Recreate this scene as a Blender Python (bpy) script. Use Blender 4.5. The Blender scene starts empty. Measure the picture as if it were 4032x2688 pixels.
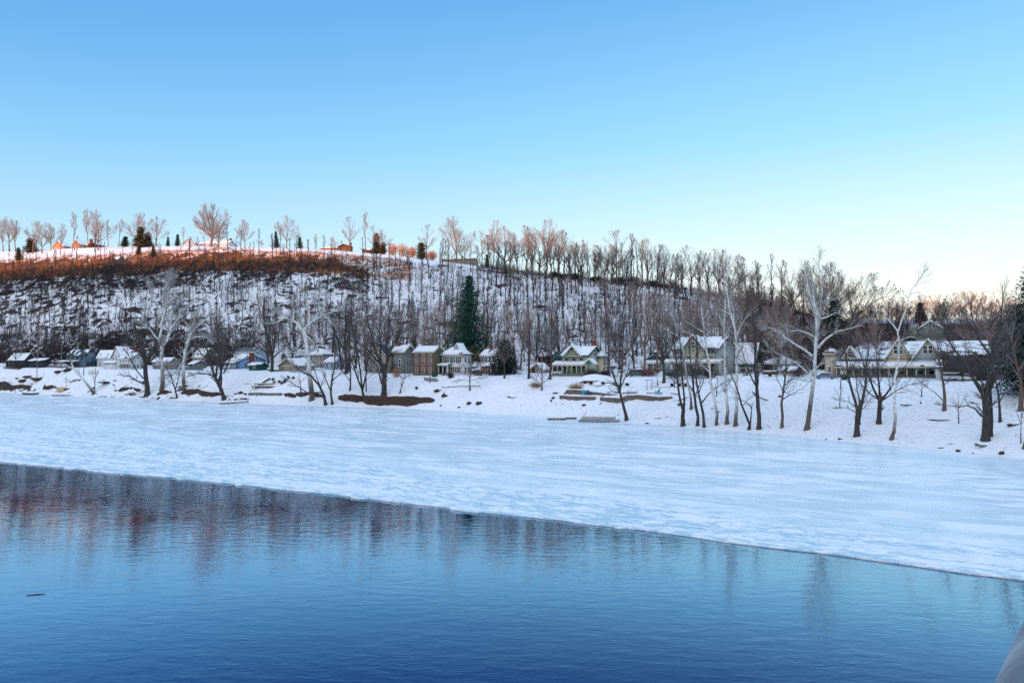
import bpy, math, random
import numpy as np
from mathutils import Vector
R = math.radians
random.seed(7); rng = np.random.default_rng(11)
S = bpy.context.scene
COL = S.collection

# ------------------------------------------------------------------ camera
F = 2912.0; CX, CY = 2016.0, 1344.0; EYE = 13.0
PITCH = math.atan(96.0 / F)
cam_d = bpy.data.cameras.new('camera'); cam = bpy.data.objects.new('camera', cam_d); COL.objects.link(cam)
cam_d.sensor_width = 36; cam_d.lens = 26; cam_d.clip_start = 0.05; cam_d.clip_end = 6000
cam.location = (0, 0, EYE); cam.rotation_euler = (math.pi / 2 + PITCH, 0, 0)
S.camera = cam
# ------------------------------------------------------------------ world
SUN_EL, SUN_AZ = 4.6, 27.0          # sun stands behind the camera, to its left
W = bpy.data.worlds.new('World'); S.world = W; W.use_nodes = True
nt = W.node_tree; nt.nodes.clear()
def wn(t, **k):
    n = nt.nodes.new(t)
    for a, b in k.items(): setattr(n, a, b)
    return n
out = wn('ShaderNodeOutputWorld'); tc = wn('ShaderNodeTexCoord'); sep = wn('ShaderNodeSeparateXYZ')
nt.links.new(tc.outputs['Generated'], sep.inputs[0])
def ramp(stops, src):
    r = wn('ShaderNodeValToRGB'); e = r.color_ramp.elements
    while len(e) < len(stops): e.new(0.5)
    for i, (p, c) in enumerate(stops): e[i].position = p; e[i].color = (*c, 1)
    nt.links.new(src, r.inputs[0]); return r
rl = ramp([(0, (.66, .84, .97)), (.14, (.46, .74, .95)), (.26, (.23, .57, .92)), (.36, (.12, .42, .85)), (.46, (.08, .335, .80)), (.62, (.42, .66, 1.05)), (1, (.58, .86, 1.22))], sep.outputs[2])
rr = ramp([(0, (1.0, .84, .74)), (.05, (1.0, .94, .86)), (.10, (.89, .96, .96)), (.17, (.69, .90, .975)), (.28, (.34, .72, .97)), (.46, (.12, .43, .86)), (.62, (.42, .66, 1.05)), (1, (.58, .86, 1.22))], sep.outputs[2])  # upper stops of both ramps, above the view, raised to brighten ice and snow
az = wn('ShaderNodeMapRange'); az.inputs[1].default_value = -.75; az.inputs[2].default_value = .62
az.interpolation_type = 'SMOOTHSTEP'
nt.links.new(sep.outputs[0], az.inputs[0])
mx = wn('ShaderNodeMix', data_type='RGBA')
nt.links.new(az.outputs[0], mx.inputs[0]); nt.links.new(rl.outputs[0], mx.inputs[6]); nt.links.new(rr.outputs[0], mx.inputs[7])
# evening glow on the sun's side, out of view, brightened to light the snow
dp = wn('ShaderNodeVectorMath', operation='DOT_PRODUCT'); nrm = wn('ShaderNodeVectorMath', operation='NORMALIZE')
nt.links.new(tc.outputs['Generated'], nrm.inputs[0]); nt.links.new(nrm.outputs[0], dp.inputs[0])
dp.inputs[1].default_value = (-math.sin(R(SUN_AZ)) * .9, -math.cos(R(SUN_AZ)) * .9, .43)
gl = wn('ShaderNodeMapRange'); gl.inputs[1].default_value = .05; gl.inputs[2].default_value = 1.0; gl.interpolation_type = 'SMOOTHSTEP'
nt.links.new(dp.outputs['Value'], gl.inputs[0])
mg = wn('ShaderNodeMix', data_type='RGBA'); nt.links.new(gl.outputs[0], mg.inputs[0]); nt.links.new(mx.outputs[2], mg.inputs[6])
mg.inputs[7].default_value = (1.06, 1.12, 1.30, 1)
bg1 = wn('ShaderNodeBackground'); bg1.inputs[1].default_value = .96; nt.links.new(mg.outputs[2], bg1.inputs[0])
sky = wn('ShaderNodeTexSky', sky_type='NISHITA'); sky.sun_disc = False; sky.sun_elevation = R(SUN_EL); sky.sun_rotation = R(180 + SUN_AZ)
sky.altitude = 50; sky.air_density = 1.0; sky.dust_density = 1.0
bg2 = wn('ShaderNodeBackground'); bg2.inputs[1].default_value = .05; nt.links.new(sky.outputs[0], bg2.inputs[0])
ad = wn('ShaderNodeAddShader'); nt.links.new(bg1.outputs[0], ad.inputs[0]); nt.links.new(bg2.outputs[0], ad.inputs[1]); nt.links.new(ad.outputs[0], out.inputs[0])
# ------------------------------------------------------------------ sun
sd = bpy.data.lights.new('sun', 'SUN'); sd.energy = 5.0; sd.angle = R(.53); sd.color = (1.0, .43, .19)
so = bpy.data.objects.new('sun', sd); COL.objects.link(so)
ldir = Vector((math.sin(R(SUN_AZ)) * math.cos(R(SUN_EL)), math.cos(R(SUN_AZ)) * math.cos(R(SUN_EL)), -math.sin(R(SUN_EL))))
so.rotation_euler = ldir.to_track_quat('-Z', 'Y').to_euler(); so.location = (-60, -100, 60)
S.view_settings.view_transform = 'Standard'; S.view_settings.look = 'None'; S.view_settings.exposure = 0.0; S.view_settings.gamma = 1
S.cycles.max_bounces = 5; S.cycles.diffuse_bounces = 2; S.cycles.glossy_bounces = 3; S.cycles.transparent_max_bounces = 4
S.cycles.sample_clamp_indirect = 4; S.cycles.use_denoising = False

# ------------------------------------------------------------------ materials
MATS = {}
def mat(name, col, rough=.8, var=0.0, scale=1.0, col2=None, bump=0.0, bscale=None, spec=.3, detail=4, stretch=(1, 1, 1), lo=.35, hi=.65, metal=0.0):
    if name in MATS: return MATS[name]
    m = bpy.data.materials.new(name); m.use_nodes = True; t = m.node_tree; b = t.nodes['Principled BSDF']
    b.inputs['Roughness'].default_value = rough; b.inputs['Specular IOR Level'].default_value = spec; b.inputs['Metallic'].default_value = metal
    c2 = col2 if col2 else tuple(max(0, c * (1 - var)) for c in col)
    g = t.nodes.new('ShaderNodeTexCoord'); mp = t.nodes.new('ShaderNodeMapping'); mp.inputs['Scale'].default_value = stretch
    t.links.new(g.outputs['Object'], mp.inputs[0])
    n = t.nodes.new('ShaderNodeTexNoise'); n.inputs['Scale'].default_value = scale; n.inputs['Detail'].default_value = detail
    t.links.new(mp.outputs[0], n.inputs['Vector'])
    mr = t.nodes.new('ShaderNodeMapRange'); mr.inputs[1].default_value = lo; mr.inputs[2].default_value = hi; t.links.new(n.outputs[0], mr.inputs[0])
    mx_ = t.nodes.new('ShaderNodeMix'); mx_.data_type = 'RGBA'; t.links.new(mr.outputs[0], mx_.inputs[0])
    mx_.inputs[6].default_value = (*col, 1); mx_.inputs[7].default_value = (*c2, 1); t.links.new(mx_.outputs[2], b.inputs['Base Color'])
    if bump > 0:
        n2 = t.nodes.new('ShaderNodeTexNoise'); n2.inputs['Scale'].default_value = bscale or scale * 3; n2.inputs['Detail'].default_value = 5
        t.links.new(mp.outputs[0], n2.inputs['Vector'])
        bp = t.nodes.new('ShaderNodeBump'); bp.inputs['Strength'].default_value = bump; bp.inputs['Distance'].default_value = .15
        t.links.new(n2.outputs[0], bp.inputs['Height']); t.links.new(bp.outputs[0], b.inputs['Normal'])
    MATS[name] = m; return m
def nodes_of(name):
    m = bpy.data.materials.new(name); m.use_nodes = True; MATS[name] = m
    return m, m.node_tree, m.node_tree.nodes['Principled BSDF']
def math_n(t, op, a, b=None, clamp=False):
    n = t.nodes.new('ShaderNodeMath'); n.operation = op; n.use_clamp = clamp
    for i, v in enumerate((a, b)):
        if v is None: continue
        if hasattr(v, 'is_linked') or hasattr(v, 'links'): t.links.new(v, n.inputs[i])
        else: n.inputs[i].default_value = v
    return n.outputs[0]
def flow_coords(t, ks, kt, kz=1.0):
    """coordinates along the river, across it and upwards, scaled"""
    g = t.nodes.new('ShaderNodeNewGeometry'); sp = t.nodes.new('ShaderNodeSeparateXYZ'); t.links.new(g.outputs['Position'], sp.inputs[0])
    x, y, z = sp.outputs
    s = math_n(t, 'ADD', math_n(t, 'MULTIPLY', x, .86 * ks), math_n(t, 'MULTIPLY', y, -.51 * ks))
    q = math_n(t, 'ADD', math_n(t, 'MULTIPLY', x, .51 * kt), math_n(t, 'MULTIPLY', y, .86 * kt))
    c = t.nodes.new('ShaderNodeCombineXYZ'); t.links.new(s, c.inputs[0]); t.links.new(q, c.inputs[1]); t.links.new(math_n(t, 'MULTIPLY', z, kz), c.inputs[2])
    return c.outputs[0]
def noise_n(t, vec, scale=1.0, detail=4, dist=0.0, rough=.55):
    n = t.nodes.new('ShaderNodeTexNoise'); n.inputs['Scale'].default_value = scale; n.inputs['Detail'].default_value = detail
    n.inputs['Distortion'].default_value = dist; n.inputs['Roughness'].default_value = rough
    t.links.new(vec, n.inputs['Vector']); return n.outputs[0]
def range_n(t, v, a, b, c=0.0, d=1.0):
    n = t.nodes.new('ShaderNodeMapRange'); t.links.new(v, n.inputs[0])
    for i, q in enumerate((a, b, c, d)):
        if hasattr(q, 'links'): t.links.new(q, n.inputs[i + 1])
        else: n.inputs[i + 1].default_value = q
    return n.outputs[0]
def mix_n(t, f, a, b):
    n = t.nodes.new('ShaderNodeMix'); n.data_type = 'RGBA'
    if hasattr(f, 'links'): t.links.new(f, n.inputs[0])
    else: n.inputs[0].default_value = f
    for i, q in ((6, a), (7, b)):
        if hasattr(q, 'links'): t.links.new(q, n.inputs[i])
        else: n.inputs[i].default_value = (*q, 1)
    return n.outputs[2]
def bump_n(t, h, strength, dist=.1, prev=None):
    n = t.nodes.new('ShaderNodeBump'); n.inputs['Strength'].default_value = strength; n.inputs['Distance'].default_value = dist
    t.links.new(h, n.inputs['Height'])
    if prev is not None: t.links.new(prev, n.inputs['Normal'])
    return n.outputs[0]

# land: snow, litter, rock ledges and scrub, driven by the vertex layer 'cover'
m, t, b = nodes_of('snowy_ground')
at_ = t.nodes.new('ShaderNodeAttribute'); at_.attribute_name = 'cover'
v1 = flow_coords(t, .17, .30, .40); v2 = flow_coords(t, .5, .7, 1.3)
n1 = noise_n(t, v1, .8, 5, .7, .58); n2 = noise_n(t, v2, 1.2, 5)
nn = math_n(t, 'ADD', math_n(t, 'MULTIPLY', n1, .84), math_n(t, 'MULTIPLY', n2, .16))
thr = math_n(t, 'SUBTRACT', .78, math_n(t, 'MULTIPLY', at_.outputs['Fac'], .46))
mk = range_n(t, nn, thr, math_n(t, 'ADD', thr, .03))
n3 = noise_n(t, v2, 3.0, 4); speck = math_n(t, 'MULTIPLY', range_n(t, noise_n(t, v2, 2.6, 3), .60, .70), range_n(t, at_.outputs['Fac'], .1, .3, .1, .55))
litter = mix_n(t, n3, (.022, .020, .028), (.085, .058, .05))
snow = mix_n(t, noise_n(t, v2, .4, 3), (.88, .89, .91), (.80, .83, .88)); snow = mix_n(t, speck, snow, (.36, .27, .22))
t.links.new(mix_n(t, mk, snow, litter), b.inputs['Base Color']); b.inputs['Roughness'].default_value = .85; b.inputs['Specular IOR Level'].default_value = .15
t.links.new(bump_n(t, noise_n(t, v2, 1.6, 6), .55, .25), b.inputs['Normal'])
SNOWG = m
mat('snow', (.88, .89, .92), .8, .06, 1.2, bump=.3, bscale=3, spec=.15)

# ice with wind-drawn snow
m, t, b = nodes_of('river_ice')
vA = flow_coords(t, .05, .24, 1); vB = flow_coords(t, .3, .9, 1); vC = flow_coords(t, .11, .20, 1)
at_ = t.nodes.new('ShaderNodeAttribute'); at_.attribute_name = 'rubble'
a1 = noise_n(t, vA, 1.0, 6, 1.4, .58); a2 = noise_n(t, vB, 1.0, 5, .8)
aa = math_n(t, 'ADD', math_n(t, 'MULTIPLY', a1, .7), math_n(t, 'MULTIPLY', a2, .3))
drift = range_n(t, aa, .50, .545)
patch = range_n(t, noise_n(t, vC, .6, 5, 1.6), .47, .53)
vD = flow_coords(t, .42, 1.5, 1); dash = range_n(t, noise_n(t, vD, 1.0, 3, .3), .62, .66)
gate = range_n(t, noise_n(t, vC, .35, 2), .42, .58)
drift = math_n(t, 'MULTIPLY', drift, math_n(t, 'ADD', .35, math_n(t, 'MULTIPLY', patch, .45)))
drift = math_n(t, 'MAXIMUM', drift, math_n(t, 'MULTIPLY', dash, gate))
ice = mix_n(t, patch, (.63, .76, .83), (.77, .86, .90))
base = mix_n(t, drift, ice, (.86, .90, .94))
vR = flow_coords(t, .8, 1.7, 3)
r1 = noise_n(t, vR, 1.0, 5, .5, .7); r2 = noise_n(t, flow_coords(t, .30, .75, 1), 1.0, 5, .8, .65)
rub = range_n(t, math_n(t, 'ADD', math_n(t, 'MULTIPLY', r1, .55), math_n(t, 'MULTIPLY', r2, .45)), .455, .555)
streak = range_n(t, noise_n(t, flow_coords(t, .018, .42, 1), 1.0, 3, .3), .55, .62)
rubc = mix_n(t, rub, (.42, .62, .73), (.93, .96, .98)); rubc = mix_n(t, math_n(t, 'MULTIPLY', streak, .8), rubc, (.92, .95, .97))  # light and dark tones stand in for shading on the crushed ice
gp = t.nodes.new('ShaderNodeNewGeometry'); spz = t.nodes.new('ShaderNodeSeparateXYZ'); t.links.new(gp.outputs['Position'], spz.inputs[0])
t.links.new(mix_n(t, range_n(t, spz.outputs[2], .0, .05), (.05, .075, .09), mix_n(t, at_.outputs['Fac'], base, rubc)), b.inputs['Base Color'])  # slab side darkened by colour: wet ice plus a painted shadow line
iced = math_n(t, 'MULTIPLY', math_n(t, 'SUBTRACT', 1.0, drift), math_n(t, 'SUBTRACT', 1.0, at_.outputs['Fac']))
t.links.new(range_n(t, iced, 0, 1, .8, .30), b.inputs['Roughness'])
t.links.new(range_n(t, iced, 0, 1, .08, .20), b.inputs['Specular IOR Level'])
bb = bump_n(t, noise_n(t, vB, 2.0, 4), .06, .1)
bh = math_n(t, 'MULTIPLY', noise_n(t, vR, 1.4, 5), at_.outputs['Fac'])
t.links.new(bump_n(t, math_n(t, 'ADD', bh, math_n(t, 'MULTIPLY', drift, .12)), .8, .35, bb), b.inputs['Normal'])
ICE = m
# water
m, t, b = nodes_of('river_water')
g = t.nodes.new('ShaderNodeNewGeometry')
mp = t.nodes.new('ShaderNodeMapping'); mp.inputs['Scale'].default_value = (1, 1, 1); t.links.new(g.outputs['Position'], mp.inputs[0])
mp2 = t.nodes.new('ShaderNodeMapping'); mp2.inputs['Scale'].default_value = (.55, 1.25, 1); mp2.inputs['Rotation'].default_value = (0, 0, R(12)); t.links.new(g.outputs['Position'], mp2.inputs[0])
w1 = noise_n(t, mp2.outputs[0], 1.15, 3, .3); w2 = noise_n(t, mp2.outputs[0], 3.6, 3, .2); w3 = noise_n(t, mp.outputs[0], .12, 3)
hh = math_n(t, 'ADD', math_n(t, 'MULTIPLY', w1, .75), math_n(t, 'MULTIPLY', w2, .22))
hh = math_n(t, 'MULTIPLY', hh, range_n(t, w3, .35, .65, .6, 1.25))
wb = bump_n(t, hh, .095, .22)
t.links.new(wb, b.inputs['Normal']); b.inputs['Base Color'].default_value = (.0, .022, .105, 1); b.inputs['Roughness'].default_value = .6; b.inputs['Specular IOR Level'].default_value = 0
fr = t.nodes.new('ShaderNodeFresnel'); fr.inputs[0].default_value = 1.333; t.links.new(wb, fr.inputs['Normal'])
cr_ = t.nodes.new('ShaderNodeValToRGB'); el = cr_.color_ramp.elements
while len(el) < 7: el.new(.5)
for i, (p_, v_) in enumerate([(0, .05), (.085, .07), (.105, .13), (.135, .27), (.21, .60), (.35, .80), (.6, .90)]): el[i].position = p_; el[i].color = (v_, v_, v_, 1)
t.links.new(fr.outputs[0], cr_.inputs[0])
gs = t.nodes.new('ShaderNodeBsdfGlossy'); gs.inputs['Color'].default_value = (.64, .83, .97, 1); gs.inputs['Roughness'].default_value = .03; t.links.new(wb, gs.inputs['Normal'])
ms = t.nodes.new('ShaderNodeMixShader'); t.links.new(cr_.outputs[0], ms.inputs[0]); t.links.new(b.outputs[0], ms.inputs[1]); t.links.new(gs.outputs[0], ms.inputs[2])
t.links.new(ms.outputs[0], [n for n in t.nodes if n.type == 'OUTPUT_MATERIAL'][0].inputs[0])
WATER = m

mat('bark_dark', (.075, .062, .058), .9, .45, 3, bump=.5, stretch=(1, 1, .25))
mat('bark_brown', (.17, .12, .095), .9, .45, 3, bump=.5, stretch=(1, 1, .25))
mat('bark_hill', (.070, .058, .056), .9, .4, 2)
mat('twig_dark', (.15, .125, .12), .9, .35, .3)
mat('twig_grey', (.26, .22, .21), .9, .35, .3)
mat('twig_warm', (.40, .21, .14), .9, .35, .3)
mat('twig_pale', (.46, .44, .42), .9, .3, .3)
mat('twig_sun_tinted', (.37, .275, .24), .9, .3, .3); mat('bark_sun_tinted', (.25, .165, .125), .9, .4, 2)  # lit copies of twig and bark, hilltop sunlight mixed into the colour
mat('scrub', (.64, .27, .12), .95, .55, .15)  # sun glow on the upper crest band is put into this rust
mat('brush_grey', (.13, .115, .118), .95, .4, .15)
mat('brush_dark', (.062, .048, .052), .95, .5, .2)  # also serves as the shaded copy of the crest scrub
mat('needle_green', (.032, .098, .062), .85, .5, .6)
mat('needle_dark', (.020, .042, .034), .85, .45, .6)
mat('needle_olive', (.085, .075, .035), .85, .45, .6)
mat('soil', (.085, .052, .040), .95, .6, 1.5, bump=.8, bscale=3)
mat('stone', (.20, .155, .125), .9, .5, 1.3, bump=.6, bscale=3, stretch=(1, 1, 3))
mat('stone_grey', (.17, .17, .155), .9, .45, 1.2, bump=.5, bscale=3, stretch=(1, 1, 2.5))
mat('timber', (.10, .065, .055), .85, .4, 2, stretch=(1, 4, 4))
mat('timber_red', (.16, .045, .035), .85, .4, 2)
mat('timber_grey', (.20, .19, .18), .85, .3, 2)
mat('concrete_warm', (.55, .33, .20), .9, .25, 1)
mat('tan_block', (.66, .46, .27), .9, .2, 1)
# sycamore bark: brown plates low on the trunk, flaked to white above
def sycamore(name, z0, z1):
    m, t, b = nodes_of(name)
    g = t.nodes.new('ShaderNodeTexCoord'); sp = t.nodes.new('ShaderNodeSeparateXYZ'); t.links.new(g.outputs['Object'], sp.inputs[0])
    n = noise_n(t, g.outputs['Object'], 1.1, 5)
    f = range_n(t, math_n(t, 'ADD', sp.outputs[2], math_n(t, 'MULTIPLY', n, 5.0)), z0 + 2.0, z1 + 3.0)
    spots = range_n(t, noise_n(t, g.outputs['Object'], 2.3, 4), .56, .62)
    white = mix_n(t, spots, (.70, .70, .66), (.30, .28, .24))
    t.links.new(mix_n(t, f, (.12, .085, .065), white), b.inputs['Base Color']); b.inputs['Roughness'].default_value = .85
    return m
sycamore('bark_sycamore', 5, 9); sycamore('bark_birch', 2, 5)

# ------------------------------------------------------------------ helpers
def hash2(ix, iy, sd_):
    v = np.sin(ix * 127.1 + iy * 311.7 + sd_ * 74.7) * 43758.5453
    return v - np.floor(v)
def vnoise(x, y, sd_=0):
    x = np.asarray(x, float); y = np.asarray(y, float); ix = np.floor(x); iy = np.floor(y); fx = x - ix; fy = y - iy
    fx = fx * fx * (3 - 2 * fx); fy = fy * fy * (3 - 2 * fy)
    return (hash2(ix, iy, sd_) * (1 - fx) + hash2(ix + 1, iy, sd_) * fx) * (1 - fy) + (hash2(ix, iy + 1, sd_) * (1 - fx) + hash2(ix + 1, iy + 1, sd_) * fx) * fy
def fbm(x, y, o=4, sd_=0):
    a = .5; s = 0; k = 1.0
    for i in range(o): s = s + a * (vnoise(x * k + i * 7.3, y * k - i * 3.1, sd_ + i) - .5) * 2; a *= .5; k *= 2.03
    return s
def tag(o, label=None, cat=None, group=None, kind=None):
    if label: o['label'] = label
    if cat: o['category'] = cat
    if group: o['group'] = group
    if kind: o['kind'] = kind
    return o
def mesh_np(name, v, f, material, parent=None, smooth=False, loc=None):
    """v: (n,3); f: (m,3) or (m,4) int array, or list of such arrays"""
    fs = f if isinstance(f, list) else [f]
    me = bpy.data.meshes.new(name); v = np.asarray(v, np.float32)
    me.vertices.add(len(v)); me.vertices.foreach_set('co', v.ravel())
    fs = [np.asarray(q, np.int32) for q in fs if len(q)]
    loops = np.concatenate([q.ravel() for q in fs]); tot = np.concatenate([np.full(len(q), q.shape[1], np.int32) for q in fs])
    me.loops.add(len(loops)); me.loops.foreach_set('vertex_index', loops)
    me.polygons.add(len(tot)); st = np.concatenate([[0], np.cumsum(tot)[:-1]]).astype(np.int32)
    me.polygons.foreach_set('loop_start', st); me.polygons.foreach_set('loop_total', tot)
    if smooth: me.polygons.foreach_set('use_smooth', np.ones(len(tot), bool))
    me.materials.append(material if not isinstance(material, str) else MATS[material])
    me.update(calc_edges=True)
    o = bpy.data.objects.new(name, me); COL.objects.link(o)
    if parent: o.parent = parent
    if loc is not None: o.location = loc
    return o
class MB:
    def __init__(s): s.v = []; s.q = []; s.t = []
    def box(s, x0, x1, y0, y1, z0, z1): return s.hexa([(x0, y0, z0), (x1, y0, z0), (x1, y1, z0), (x0, y1, z0), (x0, y0, z1), (x1, y0, z1), (x1, y1, z1), (x0, y1, z1)])
    def hexa(s, p):
        n = len(s.v); s.v += list(p)
        s.q += [(n, n + 3, n + 2, n + 1), (n + 4, n + 5, n + 6, n + 7), (n, n + 1, n + 5, n + 4), (n + 1, n + 2, n + 6, n + 5), (n + 2, n + 3, n + 7, n + 6), (n + 3, n, n + 4, n + 7)]
        return s
    def prism(s, poly, ax, a0, a1):
        """extrude polygon along axis ax ('x': poly in (y,z); 'y': poly in (x,z); 'z': poly in (x,y))"""
        n = len(s.v); k = len(poly)
        mk = {'x': lambda p, a: (a, p[0], p[1]), 'y': lambda p, a: (p[0], a, p[1]), 'z': lambda p, a: (p[0], p[1], a)}[ax]
        s.v += [mk(p, a0) for p in poly] + [mk(p, a1) for p in poly]
        for i in range(k): j = (i + 1) % k; s.q.append((n + i, n + j, n + k + j, n + k + i))
        for i in range(1, k - 1): s.t.append((n, n + i + 1, n + i)); s.t.append((n + k, n + k + i, n + k + i + 1))
        return s
    def tube(s, pts, rad, k=6):
        pts = [Vector(p) for p in pts]; n0 = len(s.v); m_ = len(pts)
        for i, p in enumerate(pts):
            d = (pts[min(i + 1, m_ - 1)] - pts[max(i - 1, 0)]); d = d.normalized() if d.length > 1e-9 else Vector((0, 0, 1))
            a = d.orthogonal().normalized() if abs(d.z) > .9 else d.cross(Vector((0, 0, 1))).normalized()
            bb_ = d.cross(a); r = rad[i] if hasattr(rad, '__len__') else rad
            for j in range(k):
                an = 2 * math.pi * j / k; s.v.append(tuple(p + (a * math.cos(an) + bb_ * math.sin(an)) * r))
        for i in range(m_ - 1):
            for j in range(k):
                j2 = (j + 1) % k; s.q.append((n0 + i * k + j, n0 + i * k + j2, n0 + (i + 1) * k + j2, n0 + (i + 1) * k + j))
        for e in (0, m_ - 1):
            b0 = n0 + e * k
            for j in range(1, k - 1): s.t.append((b0, b0 + j, b0 + j + 1) if e else (b0, b0 + j + 1, b0 + j))
        return s
    def build(s, name, material, parent=None, smooth=False, loc=None):
        fs = []
        if s.q: fs.append(np.array(s.q))
        if s.t: fs.append(np.array(s.t))
        return mesh_np(name, np.array(s.v), fs, material, parent, smooth, loc)
def empty(name, loc, rz=0, label=None, cat=None, group=None):
    o = bpy.data.objects.new(name, None); COL.objects.link(o); o.location = loc; o.rotation_euler = (0, 0, rz); o.empty_display_size = .5
    return tag(o, label, cat, group)
def copy_tree(o, parent=None):
    c = o.copy(); COL.objects.link(c); c.parent = parent
    for ch in [q for q in o.children]: copy_tree(ch, c)
    return c

# ------------------------------------------------------------------ the lie of the land
#       column  toe  top  foot crest ridge  top z crest y ridge y
PROF = [(0,    355, 378, 405, 500, 560, 12.2, 1025, 987), (400, 305, 330, 362, 450, 500, 11.3, 1003, 971),
        (800,  265, 292, 335, 425, 470, 10.8, 985, 966), (1200, 240, 268, 315, 405, 450, 10.7, 990, 977),
        (1500, 230, 256, 305, 390, 430, 10.1, 1022, 998), (1750, 212, 240, 292, 378, 405, 9.5, 1042, 1027),
        (2000, 196, 224, 280, 365, 385, 9.8, 1072, 1066), (2250, 182, 212, 268, 355, 372, 9.65, 1098, 1094),
        (2500, 167, 197, 256, 345, 360, 9.6, 1116, 1112), (2750, 153, 184, 250, 338, 352, 9.6, 1152, 1149),
        (3000, 142, 172, 245, 335, 348, 9.7, 1200, 1198), (3200, 132, 163, 240, 330, 350, 9.6, 1250, 1245),
        (3400, 122, 154, 235, 320, 380, 9.7, 1285, 1262), (3700, 114, 147, 230, 320, 400, 9.6, 1290, 1255),
        (4032, 104, 138, 225, 320, 400, 9.8, 1290, 1255), (5200, 80, 112, 200, 300, 400, 9.8, 1290, 1255)]
PR = np.array(PROF, float); PX = PR[:, 0]
CRZ = EYE + (1440 - PR[:, 7]) * PR[:, 4] / F; RDZ = EYE + (1440 - PR[:, 8]) * PR[:, 5] / F
TRIM = (np.interp(np.linspace(-400, 5300, 120), PX, np.arange(len(PX))),)
def prof(px):
    g_ = lambda a: np.interp(px, PX, a)
    return g_(PR[:, 1]), g_(PR[:, 2]), g_(PR[:, 3]), g_(PR[:, 4]), g_(PR[:, 5]), g_(PR[:, 6]), g_(CRZ), g_(RDZ)
def gz(X, Y):
    X = np.asarray(X, float); Y = np.asarray(Y, float)
    px = CX + F * X / np.maximum(Y, 1)
    toe, top, foot, cr, rd, tz, cz, rz_ = prof(px)
    s = X * .86 - Y * .51; q = X * .51 + Y * .86
    toe = toe + 2.2 * fbm(s / 13, s * 0, 3, 5)
    t1 = np.clip((Y - toe) / (top - toe), 0, 1); t1 = .55 * t1 + .45 * (t1 * t1 * (3 - 2 * t1))
    t2 = np.clip((Y - top) / (foot - top), 0, 1); t3 = np.clip((Y - foot) / (cr - foot), 0, 1); t4 = np.clip((Y - cr) / (rd - cr), 0, 1)
    t5 = np.clip((Y - rd) / 400, 0, 1)
    z = .15 + (tz - .15) * t1 + 2.0 * t2 + (cz - tz - 2.0) * (t3 * .9 + .1 * t3 * t3 * (3 - 2 * t3)) + (rz_ - cz) * t4 - 6 * t5
    z = np.where(Y < toe, .15 - (toe - Y) * .22, z)
    slope = t3 * (1 - t4) * 4 * (1 - t3 * .7); slope = np.clip(slope, 0, 1)
    bank = np.clip(t1 * (1 - t2) * 3, 0, 1) * (1 - np.clip(t1 * 6 - 5, 0, 1) * .8)
    z = z + slope * (1.5 * fbm(s / 22, q / 9, 4, 3) + .55 * fbm(s / 5, q / 2.2, 3, 9)) + bank * .5 * fbm(s / 4, q / 3, 4, 21) + .25 * fbm(X / 20, Y / 20, 2, 31) * (t1 > .9)
    return z
def pt(px, py, Y):
    """point on the photo's ray through (px, py) at distance Y"""
    a, c = (px - CX) / F, (CY - py) / F
    dy = math.cos(PITCH) - c * math.sin(PITCH); dz = math.sin(PITCH) + c * math.cos(PITCH)
    return (a * Y / dy, Y, EYE + dz * Y / dy)
def xg(px, Y): return pt(px, 1450, Y)[0]
_Y = np.concatenate([np.arange(90, 330, .25), np.arange(330, 620, .5)])
def place(px, py, fallback=None):
    """where the ray through (px, py) meets the land"""
    a, c = (px - CX) / F, (CY - py) / F
    dy = math.cos(PITCH) - c * math.sin(PITCH); dz = math.sin(PITCH) + c * math.cos(PITCH)
    X = a * _Y / dy; Z = EYE + dz * _Y / dy; G = gz(X, _Y); i = np.nonzero(G >= Z)[0]
    if len(i) == 0:
        Y = fallback or float(np.interp(px, PX, PR[:, 5])); return Vector((a * Y / dy, Y, float(gz(a * Y / dy, Y))))
    i = i[0]; return Vector((X[i], _Y[i], float(G[i])))
def ground(px, Y):
    X = xg(px, Y); return Vector((X, Y, float(gz(X, Y))))
ICE_Z = .14

# terrain sheet
cols = np.unique(np.concatenate([np.arange(-9000, -300, 250), np.arange(-300, 4340, 7.5), np.arange(4340, 9000, 250)]))
rows = [('toe', -12, 4), ('top', 0, 60), ('foot', 0, 40), ('crest', 0, 130), ('ridge', 0, 30), ('back', 0, 10), ('far', 0, 8)]
toe, top, foot, cr, rd, tz, cz, rz_ = prof(cols)
kn = [toe - 12, toe - 2, top, foot, cr, rd, rd + 70, rd + 420, rd + 3000]
cnt = [6, 60, 36, 130, 30, 10, 10, 8]
Yg = []
for i, n in enumerate(cnt):
    for j in range(n): Yg.append(kn[i] + (kn[i + 1] - kn[i]) * j / n)
Yg.append(kn[-1]); Yg = np.array(Yg)
Xg = (cols[None, :] - CX) / F * Yg
Zg = gz(Xg, Yg); nr, nc = Yg.shape
idx = np.arange(nr * nc).reshape(nr, nc)
quads = np.stack([idx[:-1, :-1], idx[:-1, 1:], idx[1:, 1:], idx[1:, :-1]], -1).reshape(-1, 4)
ter = mesh_np('ground', np.stack([Xg, Yg, Zg], -1).reshape(-1, 3), quads, SNOWG, smooth=True); tag(ter, kind='structure')
pxg = np.broadcast_to(cols[None, :], Yg.shape)
T3 = np.clip((Yg - foot) / (cr - foot), 0, 1); T4 = (Yg - cr) / (rd - cr)
T1 = np.clip((Yg - toe) / (top - toe), 0, 1)
left = np.clip((1700 - pxg) / 500, 0, 1)
cover = np.zeros_like(Yg)
on = (T3 > 0) & (T4 < 0)
cov = .45 + .11 * left + .16 * fbm(Xg / 34, Zg / 16, 3, 4)
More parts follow.
